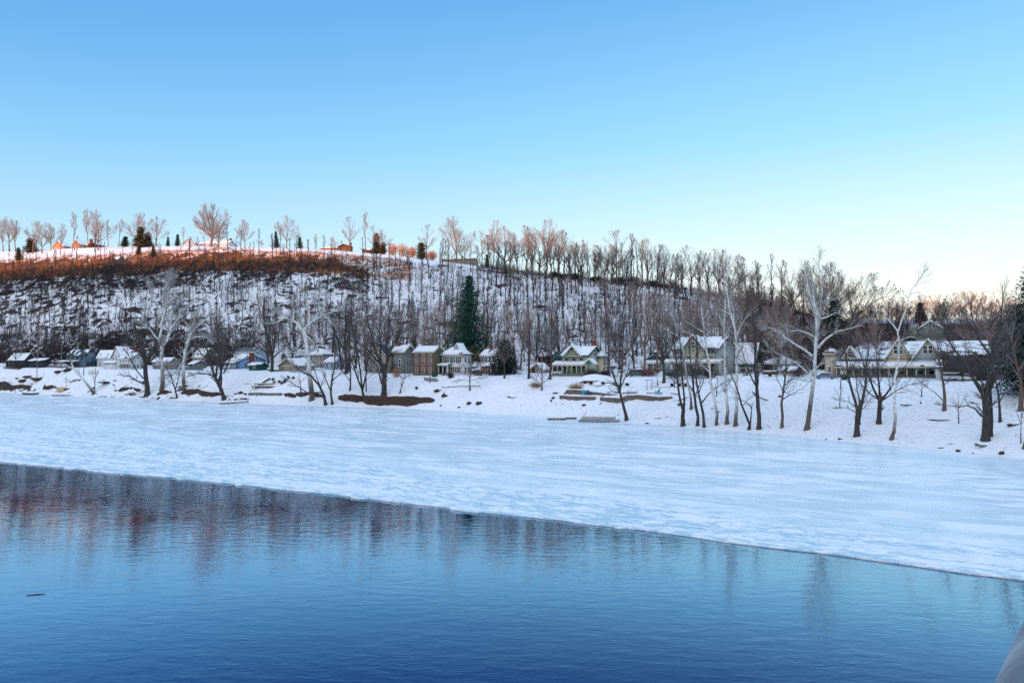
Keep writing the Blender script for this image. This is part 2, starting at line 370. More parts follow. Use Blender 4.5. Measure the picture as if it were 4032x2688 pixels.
band = np.clip(1 - np.abs(T3 - .87) / (.19 + .05 * np.clip((700 - pxg) / 700, 0, 1)), 0, 1) * np.clip((1580 - pxg) / 350, 0, 1)     # sunlit scrub under the crest
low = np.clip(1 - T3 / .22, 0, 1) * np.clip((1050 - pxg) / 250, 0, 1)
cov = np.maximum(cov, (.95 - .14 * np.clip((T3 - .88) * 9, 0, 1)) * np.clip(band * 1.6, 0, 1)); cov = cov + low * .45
rightcov = np.clip((pxg - 2950) / 250, 0, 1)
cov = np.maximum(cov, rightcov * .75)
cover[on] = cov[on]
lawn = (T4 >= 0); cover[lawn] = (.10 + .35 * np.clip((pxg - 1550) / 300, 0, 1) + .3 * np.clip(1 - T4 * 4, 0, 1))[lawn]
bk = (T1 < 1) & (T1 > 0); bc = .24 + .24 * np.clip((1100 - pxg) / 300, 0, 1) * (T1 < .6) + .05 * (pxg > 1700)
cover[bk] = bc[bk]
tr = (T1 >= 1) & (T3 <= 0); cover[tr] = .12 + .25 * np.clip((T3[tr] * 0 + (Yg - top)[tr] / 60), 0, 1)
la = ter.data.attributes.new('cover', 'FLOAT', 'POINT'); la.data.foreach_set('value', cover.ravel().astype(np.float32))

# the valley side the sun is setting over, behind the viewpoint: it shades the river and the lower hill
xs = np.arange(-2600, 2601, 20.0); ys = np.array([-45, -60, -110, -200, -300, -380, -430, -450, -470, -560, -800, -1400.])
hc = np.interp(xs, [-2000, -1000, -760, -560, -515, -467, -430, -400, -320, -220, -120, 200, 2000], [176, 166, 157, 148, 148, 154, 150, 142, 137, 118, 109, 104, 100])
pf = np.interp(ys, [-1400, -800, -470, -450, -430, -300, -200, -110, -60, -45], [.6, .9, .99, 1, .97, .6, .25, .09, .07, -.01])
XX, YY = np.meshgrid(xs, ys); ZZ = hc[None, :] * pf[:, None] + 3 * fbm(XX / 90, YY / 90, 3, 8) * (pf[:, None] > .2)
ii = np.arange(XX.size).reshape(XX.shape)
hl = mesh_np('hills', np.stack([XX, YY, ZZ], -1).reshape(-1, 3), np.stack([ii[:-1, :-1], ii[1:, :-1], ii[1:, 1:], ii[:-1, 1:]], -1).reshape(-1, 4), SNOWG, smooth=True); tag(hl, kind='structure')
la = hl.data.attributes.new('cover', 'FLOAT', 'POINT'); la.data.foreach_set('value', np.full(XX.size, .6, np.float32))

# water
wv = np.array([(-3000, -50, 0), (3000, -50, 0), (3000, 900, 0), (-3000, 900, 0)], float)
tag(mesh_np('water', wv, np.array([[0, 1, 2, 3]]), WATER), kind='structure')

# ice sheet: its edge runs along the river
ES = np.array([-900, -400, -112, -66, -33, -12, 4, 60, 200.]); ET = np.array([44, 47, 51.2, 54.4, 55.9, 55.0, 54.3, 51, 45.])
sa = np.concatenate([np.arange(-900, -240, 6), np.arange(-240, -150, .8), np.arange(-150, 34, .33), np.arange(34, 200, 4)])
ta = np.concatenate([[0, .0001], np.arange(.2, 24, .3), np.arange(24, 60, .8), np.arange(60, 150, 2.5), np.arange(150, 620, 20)])
SA, TA = np.meshgrid(sa, ta)
edge = np.interp(SA, ES, ET) + .75 * fbm(SA / 11, SA * 0, 4, 2) + .35 * np.maximum(-.2, fbm(SA / 1.7, SA * 0, 3, 6)) - .5 * (vnoise(SA / 2.3, SA * 0, 44) > .86)
TT = edge + TA
rw = np.interp(SA, [-400, -250, -110, -60, -20, 20, 60], [90, 62, 30, 22, 13, 9, 9])          # breadth of the crushed-ice belt
rub_ = np.clip((rw * (1 + .25 * fbm(SA / 14, TA / 9, 3, 12)) - TA) / (rw * .22), 0, 1)
ridge = np.exp(-((TA - rw) / (rw * .07 + .5)) ** 2) * (.6 + .4 * fbm(SA / 5, TA, 2, 14)) + .6 * np.exp(-((TA - rw * .55) / .8) ** 2) * (fbm(SA / 12, TA * 0, 2, 15) > -.1)
hz = ICE_Z + rub_ * (.10 * np.maximum(0, fbm(SA / 2.4, TA / .8, 3, 17)) + .22 * np.maximum(0, fbm(SA / .75, TA / .5, 2, 18) - .12)) + .26 * np.clip(ridge, 0, 1) + .03 * fbm(SA / 12, TA / 3, 3, 19) * (1 - rub_)
hz[0, :] = -.12; hz[1, :] = ICE_Z - .02 + .05 * np.maximum(0, fbm(sa / .7, sa * 0, 2, 33)); 
XI = SA * .86 + TT * .51; YI = -SA * .51 + TT * .86
ii = np.arange(SA.size).reshape(SA.shape)
io = mesh_np('ice', np.stack([XI, YI, hz], -1).reshape(-1, 3), np.stack([ii[:-1, :-1], ii[:-1, 1:], ii[1:, 1:], ii[1:, :-1]], -1).reshape(-1, 4), ICE, smooth=True); tag(io, kind='structure')
rr_ = np.clip(np.maximum(rub_ * .85, ridge * 1.0), 0, 1)
la = io.data.attributes.new('rubble', 'FLOAT', 'POINT'); la.data.foreach_set('value', rr_.ravel().astype(np.float32))

# ------------------------------------------------------------------ bare trees
def rnd(a, b): return random.uniform(a, b)
def rot_from(d, ang, az_):
    """direction at angle ang from d, around it by az_"""
    a = d.orthogonal().normalized(); bb_ = d.cross(a)
    return (d * math.cos(ang) + (a * math.cos(az_) + bb_ * math.sin(az_)) * math.sin(ang)).normalized()
class Bare:
    """collects branches as polylines with radii; level 0/1 make the trunk mesh, the rest the crown mesh"""
    def __init__(s, tmin=.012, maxlvl=4, env=None, up=.10, wig=.16, kids=(7, 6, 5, 4, 3), ang=(35, 60), ratio=.55, split=1, thin=.5):
        s.tr = []; s.cr = []; s.tmin = tmin; s.maxlvl = maxlvl; s.env = env; s.up = up; s.wig = wig; s.kids = kids; s.ang = ang; s.ratio = ratio; s.split = split; s.thin = thin
    def clip(s, p, d, L):
        if not s.env: return L
        cz_, rx, rzz = s.env; q = Vector((p.x / rx, p.y / rx, (p.z - cz_) / rzz)); e = Vector((d.x / rx, d.y / rx, d.z / rzz))
        A = e.dot(e); B = 2 * q.dot(e); C_ = q.dot(q) - 1
        D_ = B * B - 4 * A * C_
        if D_ < 0: return min(L, .6)
        k = (-B + math.sqrt(D_)) / (2 * A); return max(.3, min(L, k * rnd(.85, 1.05)))
    def add(s, pts, rad, lvl): (s.tr if lvl <= s.split - 1 else s.cr).append((pts, rad, 8 if lvl == 0 else 5 if lvl == 1 else 3))
    def branch(s, p, d, L, r, lvl):
        n = 5 if lvl == 0 else 4 if lvl == 1 else 3 if lvl == 2 else 2
        st = L / n; pts = [p.copy()]; dd = d.copy(); tp = .25 if lvl < 3 else .4
        for i in range(n):
            w = s.wig * (1 if lvl else .4)
            dd = (dd + Vector((rnd(-w, w), rnd(-w, w), rnd(-w, w) + s.up * (1 if lvl else .2)))).normalized()
            pts.append(pts[-1] + dd * st)
        rad = [max(r * (1 - (1 - tp) * i / n), s.tmin * .6) for i in range(n + 1)]
        s.add(pts, rad, lvl)
        if lvl < s.maxlvl: s.kidson(pts, rad, lvl, L)
    def kidson(s, pts, rad, lvl, L, start=None, k=None):
        k = k or s.kids[min(lvl, len(s.kids) - 1)]; n = len(pts) - 1
        t0 = start if start is not None else (.3 if lvl == 0 else .2)
        a0 = rnd(0, 6.28)
        for j in range(k):
            t_ = t0 + (1 - t0) * (j + rnd(.2, .9)) / k; t_ = min(t_, .999); f = t_ * n; i = int(f); q = pts[i].lerp(pts[i + 1], f - i)
            d = (pts[i + 1] - pts[i]).normalized(); an = R(rnd(*s.ang)) * (1.0 - .45 * t_)
            cd = rot_from(d, an, a0 + j * 2.4 + rnd(-.5, .5)); 
            if cd.z < -.2: cd.z *= .3; cd.normalize()
            cl = s.clip(q, cd, L * s.ratio * rnd(.75, 1.25) * (1.15 - .45 * t_))
            r_ = rad[i] * (.62 if lvl == 0 else s.thin + .08)
            s.branch(q, cd, cl, max(r_ * rnd(.7, 1), s.tmin), lvl + 1)
        # leader carries on
        d = (pts[-1] - pts[-2]).normalized()
        if lvl >= 1 or True:
            for j in range(2):
                cd = rot_from(d, R(rnd(8, 24)), rnd(0, 6.28)); s.branch(pts[-1], cd, s.clip(pts[-1], cd, L * s.ratio * rnd(.6, 1)), max(rad[-1] * .9, s.tmin), max(lvl + 1, s.split))
def tubes_np(brs):
    groups = {}
    for pts, rad, k in brs: groups.setdefault((len(pts), k), []).append((pts, rad))
    V = []; Q = []; base = 0
    for (m_, k), L in groups.items():
        P = np.array([[tuple(p) for p in pts] for pts, _ in L]); r = np.array([rad for _, rad in L])
        D = np.empty_like(P); D[:, 1:-1] = P[:, 2:] - P[:, :-2]; D[:, 0] = P[:, 1] - P[:, 0]; D[:, -1] = P[:, -1] - P[:, -2]
        D /= np.linalg.norm(D, axis=2, keepdims=True) + 1e-9
        ref = np.where(np.abs(D[..., 2:3]) > .85, np.array([1., 0, 0]), np.array([0, 0, 1.]))
        A = np.cross(D, ref); A /= np.linalg.norm(A, axis=2, keepdims=True) + 1e-9; B = np.cross(D, A)
        an = np.arange(k) * 2 * np.pi / k
        v = P[:, :, None, :] + (A[:, :, None, :] * np.cos(an)[None, None, :, None] + B[:, :, None, :] * np.sin(an)[None, None, :, None]) * r[:, :, None, None]
        nb = len(L); id_ = base + np.arange(nb * m_ * k).reshape(nb, m_, k); id2 = np.roll(id_, -1, 2)
        Q.append(np.stack([id_[:, :-1], id2[:, :-1], id2[:, 1:], id_[:, 1:]], -1).reshape(-1, 4)); V.append(v.reshape(-1, 3)); base += nb * m_ * k
    return np.concatenate(V), np.concatenate(Q)
def flare(brs, h=1.2, k=1.5):
    """root flare on the trunk"""
    for pts, rad, kk in brs[:1]:
        pts.insert(1, pts[0].lerp(pts[1], min(.9, h / max((pts[1] - pts[0]).length, .1)))); rad.insert(1, rad[0] * .96); rad[0] *= k
        pts[0] = pts[0] - Vector((0, 0, .5))
def tree_obj(name, b, mt, mc, loc=(0, 0, 0), label=None, group=None, parts=True):
    flare(b.tr); root = empty(name, loc, 0, label, 'tree', group)
    v, q = tubes_np(b.tr); mesh_np('trunk', v, q, mt, root, True)
    v, q = tubes_np(b.cr); mesh_np('crown', v, q, mc, root)
    return root
def make_round(H=18, r=.35, spread=.38, bare=.28, tmin=.02, kids=(9, 6, 5, 4), maxlvl=4, up=.08, mt='bark_brown', mc='twig_grey', name='bare_tree', lean=0, limbs=7):
    """a trunk that divides low into ascending limbs fanning out to a rounded, ragged crown"""
    b = Bare(tmin=tmin, maxlvl=maxlvl, env=(H * .60, H * spread, H * .43), up=up, wig=.17, kids=kids, ang=(22, 52), ratio=.46, split=2)
    n = 5; hb = H * (bare + .10); pts = [Vector((rnd(-.01, .01) * H * (i > 0), rnd(-.01, .01) * H * (i > 0), hb * i / n)) for i in range(n + 1)]
    rad = [r * (1 - .35 * i / n) for i in range(n + 1)]; b.add(pts, rad, 0)
    lead = pts[-1]; a0 = rnd(0, 6.28)
    for j in range(limbs):
        t_ = .55 + .45 * (j + 1) / limbs if j > 1 else .7 + .15 * j; q = pts[0].lerp(pts[-1], t_) if t_ < 1 else lead
        inc = R(rnd(4, 16)) if j >= limbs - 2 else R(rnd(26, 40) + 34 * (1 - t_) / .45)
        if spread < .3: inc *= .55
        d = rot_from(Vector((0, 0, 1)), inc, a0 + j * 2.4); L = b.clip(q, d, H * .62) * rnd(.82, 1.0)
        b.branch(q, d, L, r * .50 * rnd(.75, 1.1), 1)
    return tree_obj(name, b, mt, mc)
def make_tall(H=17, r=.2, start=.45, kids=(9, 4, 3), maxlvl=3, tmin=.03, spread=.16, mt='bark_hill', mc='twig_dark', name='bare_tree', wig=.02, fork=False):
    b = Bare(tmin=tmin, maxlvl=maxlvl, env=(H * .68, H * spread, H * .36), up=.14, wig=.16, kids=kids, ang=(22, 50), ratio=.5)
    n = 8; pts = [Vector((0, 0, 0))]
    dx, dy = rnd(-.05, .05), rnd(-.05, .05)
    for i in range(1, n + 1): pts.append(Vector((dx * H * (i / n) ** 2 + rnd(-wig, wig) * H * .7, dy * H * (i / n) ** 2 + rnd(-wig, wig) * H * .7, H * .93 * i / n)))
    rad = [r * (1 - .8 * i / n) for i in range(n + 1)]; b.add(pts, rad, 0); b.kidson(pts, rad, 0, H * .3, start=start)
    if fork:
        q = pts[3]; pp = [q.copy()]; sgn = random.choice((-1, 1))
        for i in range(1, 5): pp.append(q + Vector((sgn * H * .10 * (i / 4) ** .7, rnd(-.03, .03) * H, H * .5 * i / 4)))
        rr_ = [rad[3] * .75 * (1 - .75 * i / 4) for i in range(5)]; b.add(pp, rr_, 0); b.kidson(pp, rr_, 0, H * .26, start=.25, k=6)
    return tree_obj(name, b, mt, mc)
def hide(o):
    """prototypes are used up by their first copy: remove the spare original"""
    for c in list(o.children): hide(c)
    bpy.data.objects.remove(o)
def put(proto, loc, H, H0, label, group=None, rz=None, wide=1.0):
    o = copy_tree(proto); o.location = loc; k = H / H0; o.scale = (k * wide, k * wide, k); o.rotation_euler = (R(rnd(-4, 4)), R(rnd(-5, 5)), rnd(0, 6.28) if rz is None else rz)
    o['label'] = label
    if group: o['group'] = group
    o['category'] = 'tree'
    return o
# signature trees: trunks and limbs traced as polylines at the tree's own distance
def guided(name, label, Y, limbs, mt, mc, tmin=.035, kids=(0, 6, 5, 4, 3), maxlvl=4, ratio=.50, ang=(30, 65), up=.06, group=None, dens=1.0, L0=None, depth=.5, start=.3, wig=.2, crown_from=None):
    """limbs: list of (polyline of photo pixels, r0, r1)"""
    base = limbs[0][0][0]; o = Vector(pt(base[0], base[1], Y)); g0 = float(gz(o.x, Y)); o.z = g0 - .1
    b = Bare(tmin=tmin, maxlvl=maxlvl, up=up, wig=wig, kids=kids, ang=ang, ratio=ratio, split=2)
    done = []
    for li, (pl, r0, r1) in enumerate(limbs):
        P = [Vector(pt(x, y, Y)) - o for x, y in pl]
        off = 0.0
        if li > 0 and done:   # depth of the parent limb at the joint
            bd = min(((p - P[0]).length, p.y) for q in done for p in q); off = bd[1] if bd[0] < 3 else 0
        yy = rnd(-depth, depth); n = len(P) - 1
        pts = []
        for i, p in enumerate(P):
            p = p.copy(); p.y += off + (yy * (p - P[0]).length if li else yy * .15 * i); pts.append(p)
        fine = []
        for i in range(n):     # smooth by subdividing with a little irregularity
            a_, c_ = pts[i], pts[i + 1]; ln = (c_ - a_).length; fine.append(a_)
            if ln > 2.5: mid = a_.lerp(c_, .5); fine.append(mid + Vector((rnd(-.03, .03) * ln, rnd(-.03, .03) * ln, rnd(-.02, .02) * ln)))
        fine.append(pts[-1]); m_ = len(fine) - 1
        rad = [r0 + (r1 - r0) * (i / m_) ** .8 for i in range(m_ + 1)]
        if li == 0: fine[0].z = min(fine[0].z, .1)
        done.append(fine)
        b.tr.append((fine, rad, 8 if li == 0 else 6))
        Lg = sum((fine[i + 1] - fine[i]).length for i in range(m_))
        k = max(2, int(Lg * dens * (1.0 if li else .55)))
        b.kidson(fine, rad, 1, (L0 or min(7, Lg * .55)) , start=(crown_from if (li == 0 and crown_from) else start), k=k)
    flare(b.tr, 1.0, 1.45)
    root = empty(name, o, 0, label, 'tree', group)
    v, q = tubes_np(b.tr); mesh_np('trunk', v, q, mt, root, True)
    v, q = tubes_np(b.cr); mesh_np('crown', v, q, mc, root)
    return root
# evergreens
def make_conifer(H=20, Rm=4, mt='bark_dark', mc='needle_green', whorls=34, per=9, droop=.25, start=.06, clump=.55, name='conifer_tree', shape=.85, loc=(0, 0, 0), label=None, group=None, n_cl=9):
    root = empty(name, loc, 0, label, 'tree', group)
    MB().tube([(0, 0, -.5), (0, 0, H * .5), (0, 0, H * .97)], [Rm * .085, Rm * .05, .03], 7).build('trunk', mt, root, True)
    V = []; T = []
    g = np.random.default_rng(random.randint(0, 99999)); nb = 0
    for i in range(whorls):
        t_ = start + (1 - start) * i / whorls; z = H * t_; rm = Rm * (1 - t_) ** shape * (.75 + .4 * g.random()) * min(1, .55 + t_ * 2.2)
        k = max(4, int(per * (1 - .4 * t_)))
        a0 = g.random() * 6.28
        for j in range(k):
            a = a0 + 6.283 * j / k + g.normal() * .22; L = rm * (.6 + .55 * g.random()); d = np.array([math.cos(a), math.sin(a), 0])
            m_ = max(3, int(n_cl * L / Rm + 2))
            for c in range(m_):
                f = (c + .5) / m_; p = d * L * f + np.array([0, 0, z - droop * L * f * f + .12 * L * f])
                s_ = clump * (1.15 - .45 * f) * (.7 + .6 * g.random())
                for q in range(3 + int(5 * f)):
                    o1 = g.normal(size=3) * (s_ * .5 + .13 * L * f); o1[2] *= .35; u = g.normal(size=3); u[2] *= .35; u = u / (np.linalg.norm(u) + 1e-6) * s_
                    w = np.cross(u, g.normal(size=3)); w = w / (np.linalg.norm(w) + 1e-6) * s_ * .42
                    n = len(V); V += [p + o1 - u * .5, p + o1 + u * .55 + w * .3, p + o1 + w]; T.append((n, n + 1, n + 2))
    mesh_np('crown', np.array(V), np.array(T), mc, root)
    return root
def blades(n, w, h, g, base=.25, spread=.6, bw=.02, arch=.0, up=.9):
    """a bunch of n fine stems growing from an elliptic patch: returns verts, tris"""
    bx = g.normal(size=(n, 2)) * base * w; d = np.stack([bx[:, 0] * spread / (base + .01) / w + g.normal(size=n) * .35 * spread, bx[:, 1] * spread / (base + .01) / w + g.normal(size=n) * .35 * spread, np.full(n, up) + g.random(n) * .3], -1)
    d /= np.linalg.norm(d, axis=1, keepdims=True); L = h * (.5 + .6 * g.random(n))
    p0 = np.concatenate([bx, np.full((n, 1), -.1)], 1); side = np.cross(d, g.normal(size=(n, 3))); side /= np.linalg.norm(side, axis=1, keepdims=True) + 1e-6
    tip = p0 + d * L[:, None] + np.array([0, 0, -1.]) * (arch * L[:, None])
    v = np.stack([p0 - side * bw, p0 + side * bw, tip], 1).reshape(-1, 3)
    return v, np.arange(3 * n).reshape(n, 3)
def twigball(n, w, h, g, bw=.02, tw=.5, flat=.5):
    """a rounded mass of crossing twigs, w wide and h high"""
    c = g.normal(size=(n, 3)); c /= np.linalg.norm(c, axis=1, keepdims=True); c *= (g.random((n, 1)) ** .45)
    c = c * np.array([w / 2, w / 2, h / 2]) + np.array([0, 0, h * .48]); c[:, 2] = np.maximum(c[:, 2], .02)
    u = (c - np.array([0, 0, 0])) ; u /= np.linalg.norm(u, axis=1, keepdims=True) + .01; u = u + g.normal(size=(n, 3)) * .55; u *= tw
    sd_ = np.cross(u, g.normal(size=(n, 3))); sd_ = sd_ / (np.linalg.norm(sd_, axis=1, keepdims=True) + 1e-6) * bw
    v = np.stack([c - u * .5 - sd_, c - u * .5 + sd_, c + u * .5], 1).reshape(-1, 3)
    return v, np.arange(3 * n).reshape(n, 3)
def shrub(px, py, wpx, hpx, material, label, name='shrub', n=500, bw=.03, tw=.7, group=None, stems=True, Y=None, cat='shrub', dz=0.0):
    p = place(px, py) if Y is None else ground(px, Y); k = p.y / F; g = np.random.default_rng(int(px * 7 + py))
    root = empty(name, p + Vector((0, 0, dz)), 0, label, cat, group)
    v, f = twigball(n, wpx * k, hpx * k, g, bw, tw); mesh_np('foliage', v, f, material, root)
    v, f = blades(22, wpx * k * .5, hpx * k * .8, g, .25, .6, .035); mesh_np('stem', v, f, 'bark_dark', root)
    return root

# ------------------------------------------------------------------ houses
def wallmat(name, col, kind='clap', var=.12):
    """painted clapboard / brick / stone walls, procedural"""
    if name in MATS: return MATS[name]
    m, t, b = nodes_of(name)
    g = t.nodes.new('ShaderNodeTexCoord'); sp = t.nodes.new('ShaderNodeSeparateXYZ'); t.links.new(g.outputs['Object'], sp.inputs[0])
    n = noise_n(t, g.outputs['Object'], .9, 5)
    c2 = tuple(c * (1 - var * 1.6) for c in col)
    base = mix_n(t, range_n(t, n, .35, .7), col, c2)
    if kind == 'clap':
        fr = math_n(t, 'FRACT', math_n(t, 'MULTIPLY', sp.outputs[2], 5.0)); ln = range_n(t, fr, .0, .18, 1, 0)
        base = mix_n(t, math_n(t, 'MULTIPLY', ln, .35), base, tuple(c * .45 for c in col)); 
    elif kind in ('brick', 'stone'):
        cb = t.nodes.new('ShaderNodeCombineXYZ'); t.links.new(math_n(t, 'ADD', sp.outputs[0], sp.outputs[1]), cb.inputs[0]); t.links.new(sp.outputs[2], cb.inputs[1])
        br = t.nodes.new('ShaderNodeTexBrick'); t.links.new(cb.outputs[0], br.inputs['Vector']); s_ = 1.0 if kind == 'stone' else 1.6
        br.inputs['Scale'].default_value = s_; br.inputs['Mortar Size'].default_value = .03; br.inputs['Color1'].default_value = (*col, 1)
        br.inputs['Color2'].default_value = (*tuple(c * .5 for c in col), 1); br.inputs['Mortar'].default_value = (*tuple(min(1, c * 1.6 + .05) for c in col), 1)
        base = mix_n(t, range_n(t, n, .4, .65, 0, .5), br.outputs[0], c2)
    t.links.new(base, b.inputs['Base Color']); b.inputs['Roughness'].default_value = .85; b.inputs['Specular IOR Level'].default_value = .2
    return m
for nm, c_, kd in [('w_dark', (.035, .05, .06), 'clap'), ('w_slate', (.10, .155, .21), 'clap'), ('w_white', (.74, .74, .72), 'clap'), ('w_cream', (.62, .54, .38), 'clap'), ('w_ice_blue', (.33, .47, .62), 'clap'),
                   ('w_blue', (.22, .38, .62), 'clap'), ('w_green_dark', (.015, .09, .07), 'clap'), ('w_tan', (.36, .31, .27), 'clap'), ('w_tan_light', (.45, .40, .32), 'clap'), ('w_grey', (.22, .24, .23), 'clap'),
                   ('w_brick', (.19, .10, .078), 'brick'), ('w_olive', (.11, .13, .08), 'clap'), ('w_red', (.24, .04, .045), 'clap'), ('w_green', (.02, .17, .11), 'clap'), ('w_victorian', (.36, .37, .27), 'clap'),
                   ('w_pale_green', (.50, .53, .42), 'clap'), ('w_mansion', (.56, .48, .34), 'clap'), ('w_mansion_blue', (.42, .46, .44), 'clap'), ('w_stone', (.22, .22, .19), 'stone'), ('w_orange', (.50, .27, .15), 'brick'),
                   ('w_log', (.20, .10, .05), 'clap'), ('w_brown', (.05, .044, .044), 'clap'), ('w_olive_pale', (.27, .29, .22), 'clap'), ('w_maroon', (.12, .05, .05), 'brick')]: wallmat(nm, c_, kd)
mat('roof_slate', (.06, .06, .065), .9, .4, 1.5, bump=.4); mat('roof_green', (.04, .08, .075), .9, .3, 1.5); mat('roof_blue', (.035, .07, .13), .85, .3, 1.5); mat('roof_brown', (.085, .065, .06), .9, .4, 1.5)
mat('roof_grey', (.16, .18, .20), .85, .3, 1.5); mat('trim_white', (.78, .78, .76), .6, .06, 1); mat('trim_cream', (.66, .61, .44), .6, .08, 1); mat('trim_green', (.045, .13, .10), .6, .2, 1)
mat('trim_teal', (.04, .26, .23), .6, .2, 1); mat('shutter_black', (.012, .014, .02), .6, .2, 1); mat('shutter_sage', (.30, .42, .36), .6, .15, 1); mat('trim_dark', (.04, .045, .045), .7, .2, 1)
mat('trim_maroon', (.13, .05, .04), .7, .2, 1); mat('chimney_brick', (.26, .075, .05), .9, .4, 3, bump=.3); mat('chimney_stone', (.3, .28, .25), .9, .4, 3)
mat('glass', (.035, .045, .055), .12, .4, .5, spec=.6); mat('glass_curtain', (.16, .15, .14), .3, .5, 1.2, spec=.5); mat('door_wood', (.10, .05, .03), .6, .3, 2); mat('door_green', (.02, .13, .11), .5, .2, 2)
def snow_slab(A, B, C_, D_, th, cov, nx, ny, g, ragged=.35):
    """snow lying on the roof slope A(eave left) B(eave right) C(ridge right) D(ridge left)"""
    A, B, C_, D_ = [np.array(q, float) for q in (A, B, C_, D_)]; nn_ = np.cross(B - A, D_ - A); nn_ /= np.linalg.norm(nn_)
    if nn_[2] < 0: nn_ = -nn_
    us = np.linspace(0, 1, nx + 1); vs = np.linspace(0, 1, ny + 1); U, V_ = np.meshgrid(us, vs)
    P = ((1 - U)[..., None] * A + U[..., None] * B) * (1 - V_)[..., None] + ((1 - U)[..., None] * D_ + U[..., None] * C_) * V_[..., None]
    sx = g.random() * 50; cz_ = fbm((U[:-1, :-1] * nx) / 3.0 + sx, V_[:-1, :-1] * ny / 2.5 + sx, 3, 3) * .5 + .5
    keep = cz_ < cov + (.12 * V_[:-1, :-1])
    if cov >= .98: keep[:] = True
    # eave row drops in bites
    if ragged > 0: keep[0, :] &= (vnoise(us[:-1] * nx * .7 + sx, us[:-1] * 0, 2) > ragged * .5)
    hgt = th * (.75 + .5 * vnoise(U * nx * .6 + sx, V_ * ny * .6, 4)); top_ = P + nn_ * hgt[..., None]; bot = P + nn_ * .01
    V = np.concatenate([bot.reshape(-1, 3), top_.reshape(-1, 3)]); N0 = (nx + 1) * (ny + 1); id_ = np.arange(N0).reshape(ny + 1, nx + 1); Q = []
    K = np.zeros((ny + 2, nx + 2), bool); K[1:-1, 1:-1] = keep
    for j in range(ny):
        for i in range(nx):
            if not keep[j, i]: continue
            a, b_, c, d = id_[j, i], id_[j, i + 1], id_[j + 1, i + 1], id_[j + 1, i]; Q.append((a + N0, b_ + N0, c + N0, d + N0))
            if not K[j, i + 1]: Q.append((a, b_, b_ + N0, a + N0))
            if not K[j + 2, i + 1]: Q.append((c, d, d + N0, c + N0))
            if not K[j + 1, i]: Q.append((d, a, a + N0, d + N0))
            if not K[j + 1, i + 2]: Q.append((b_, c, c + N0, b_ + N0))
    return V, Q
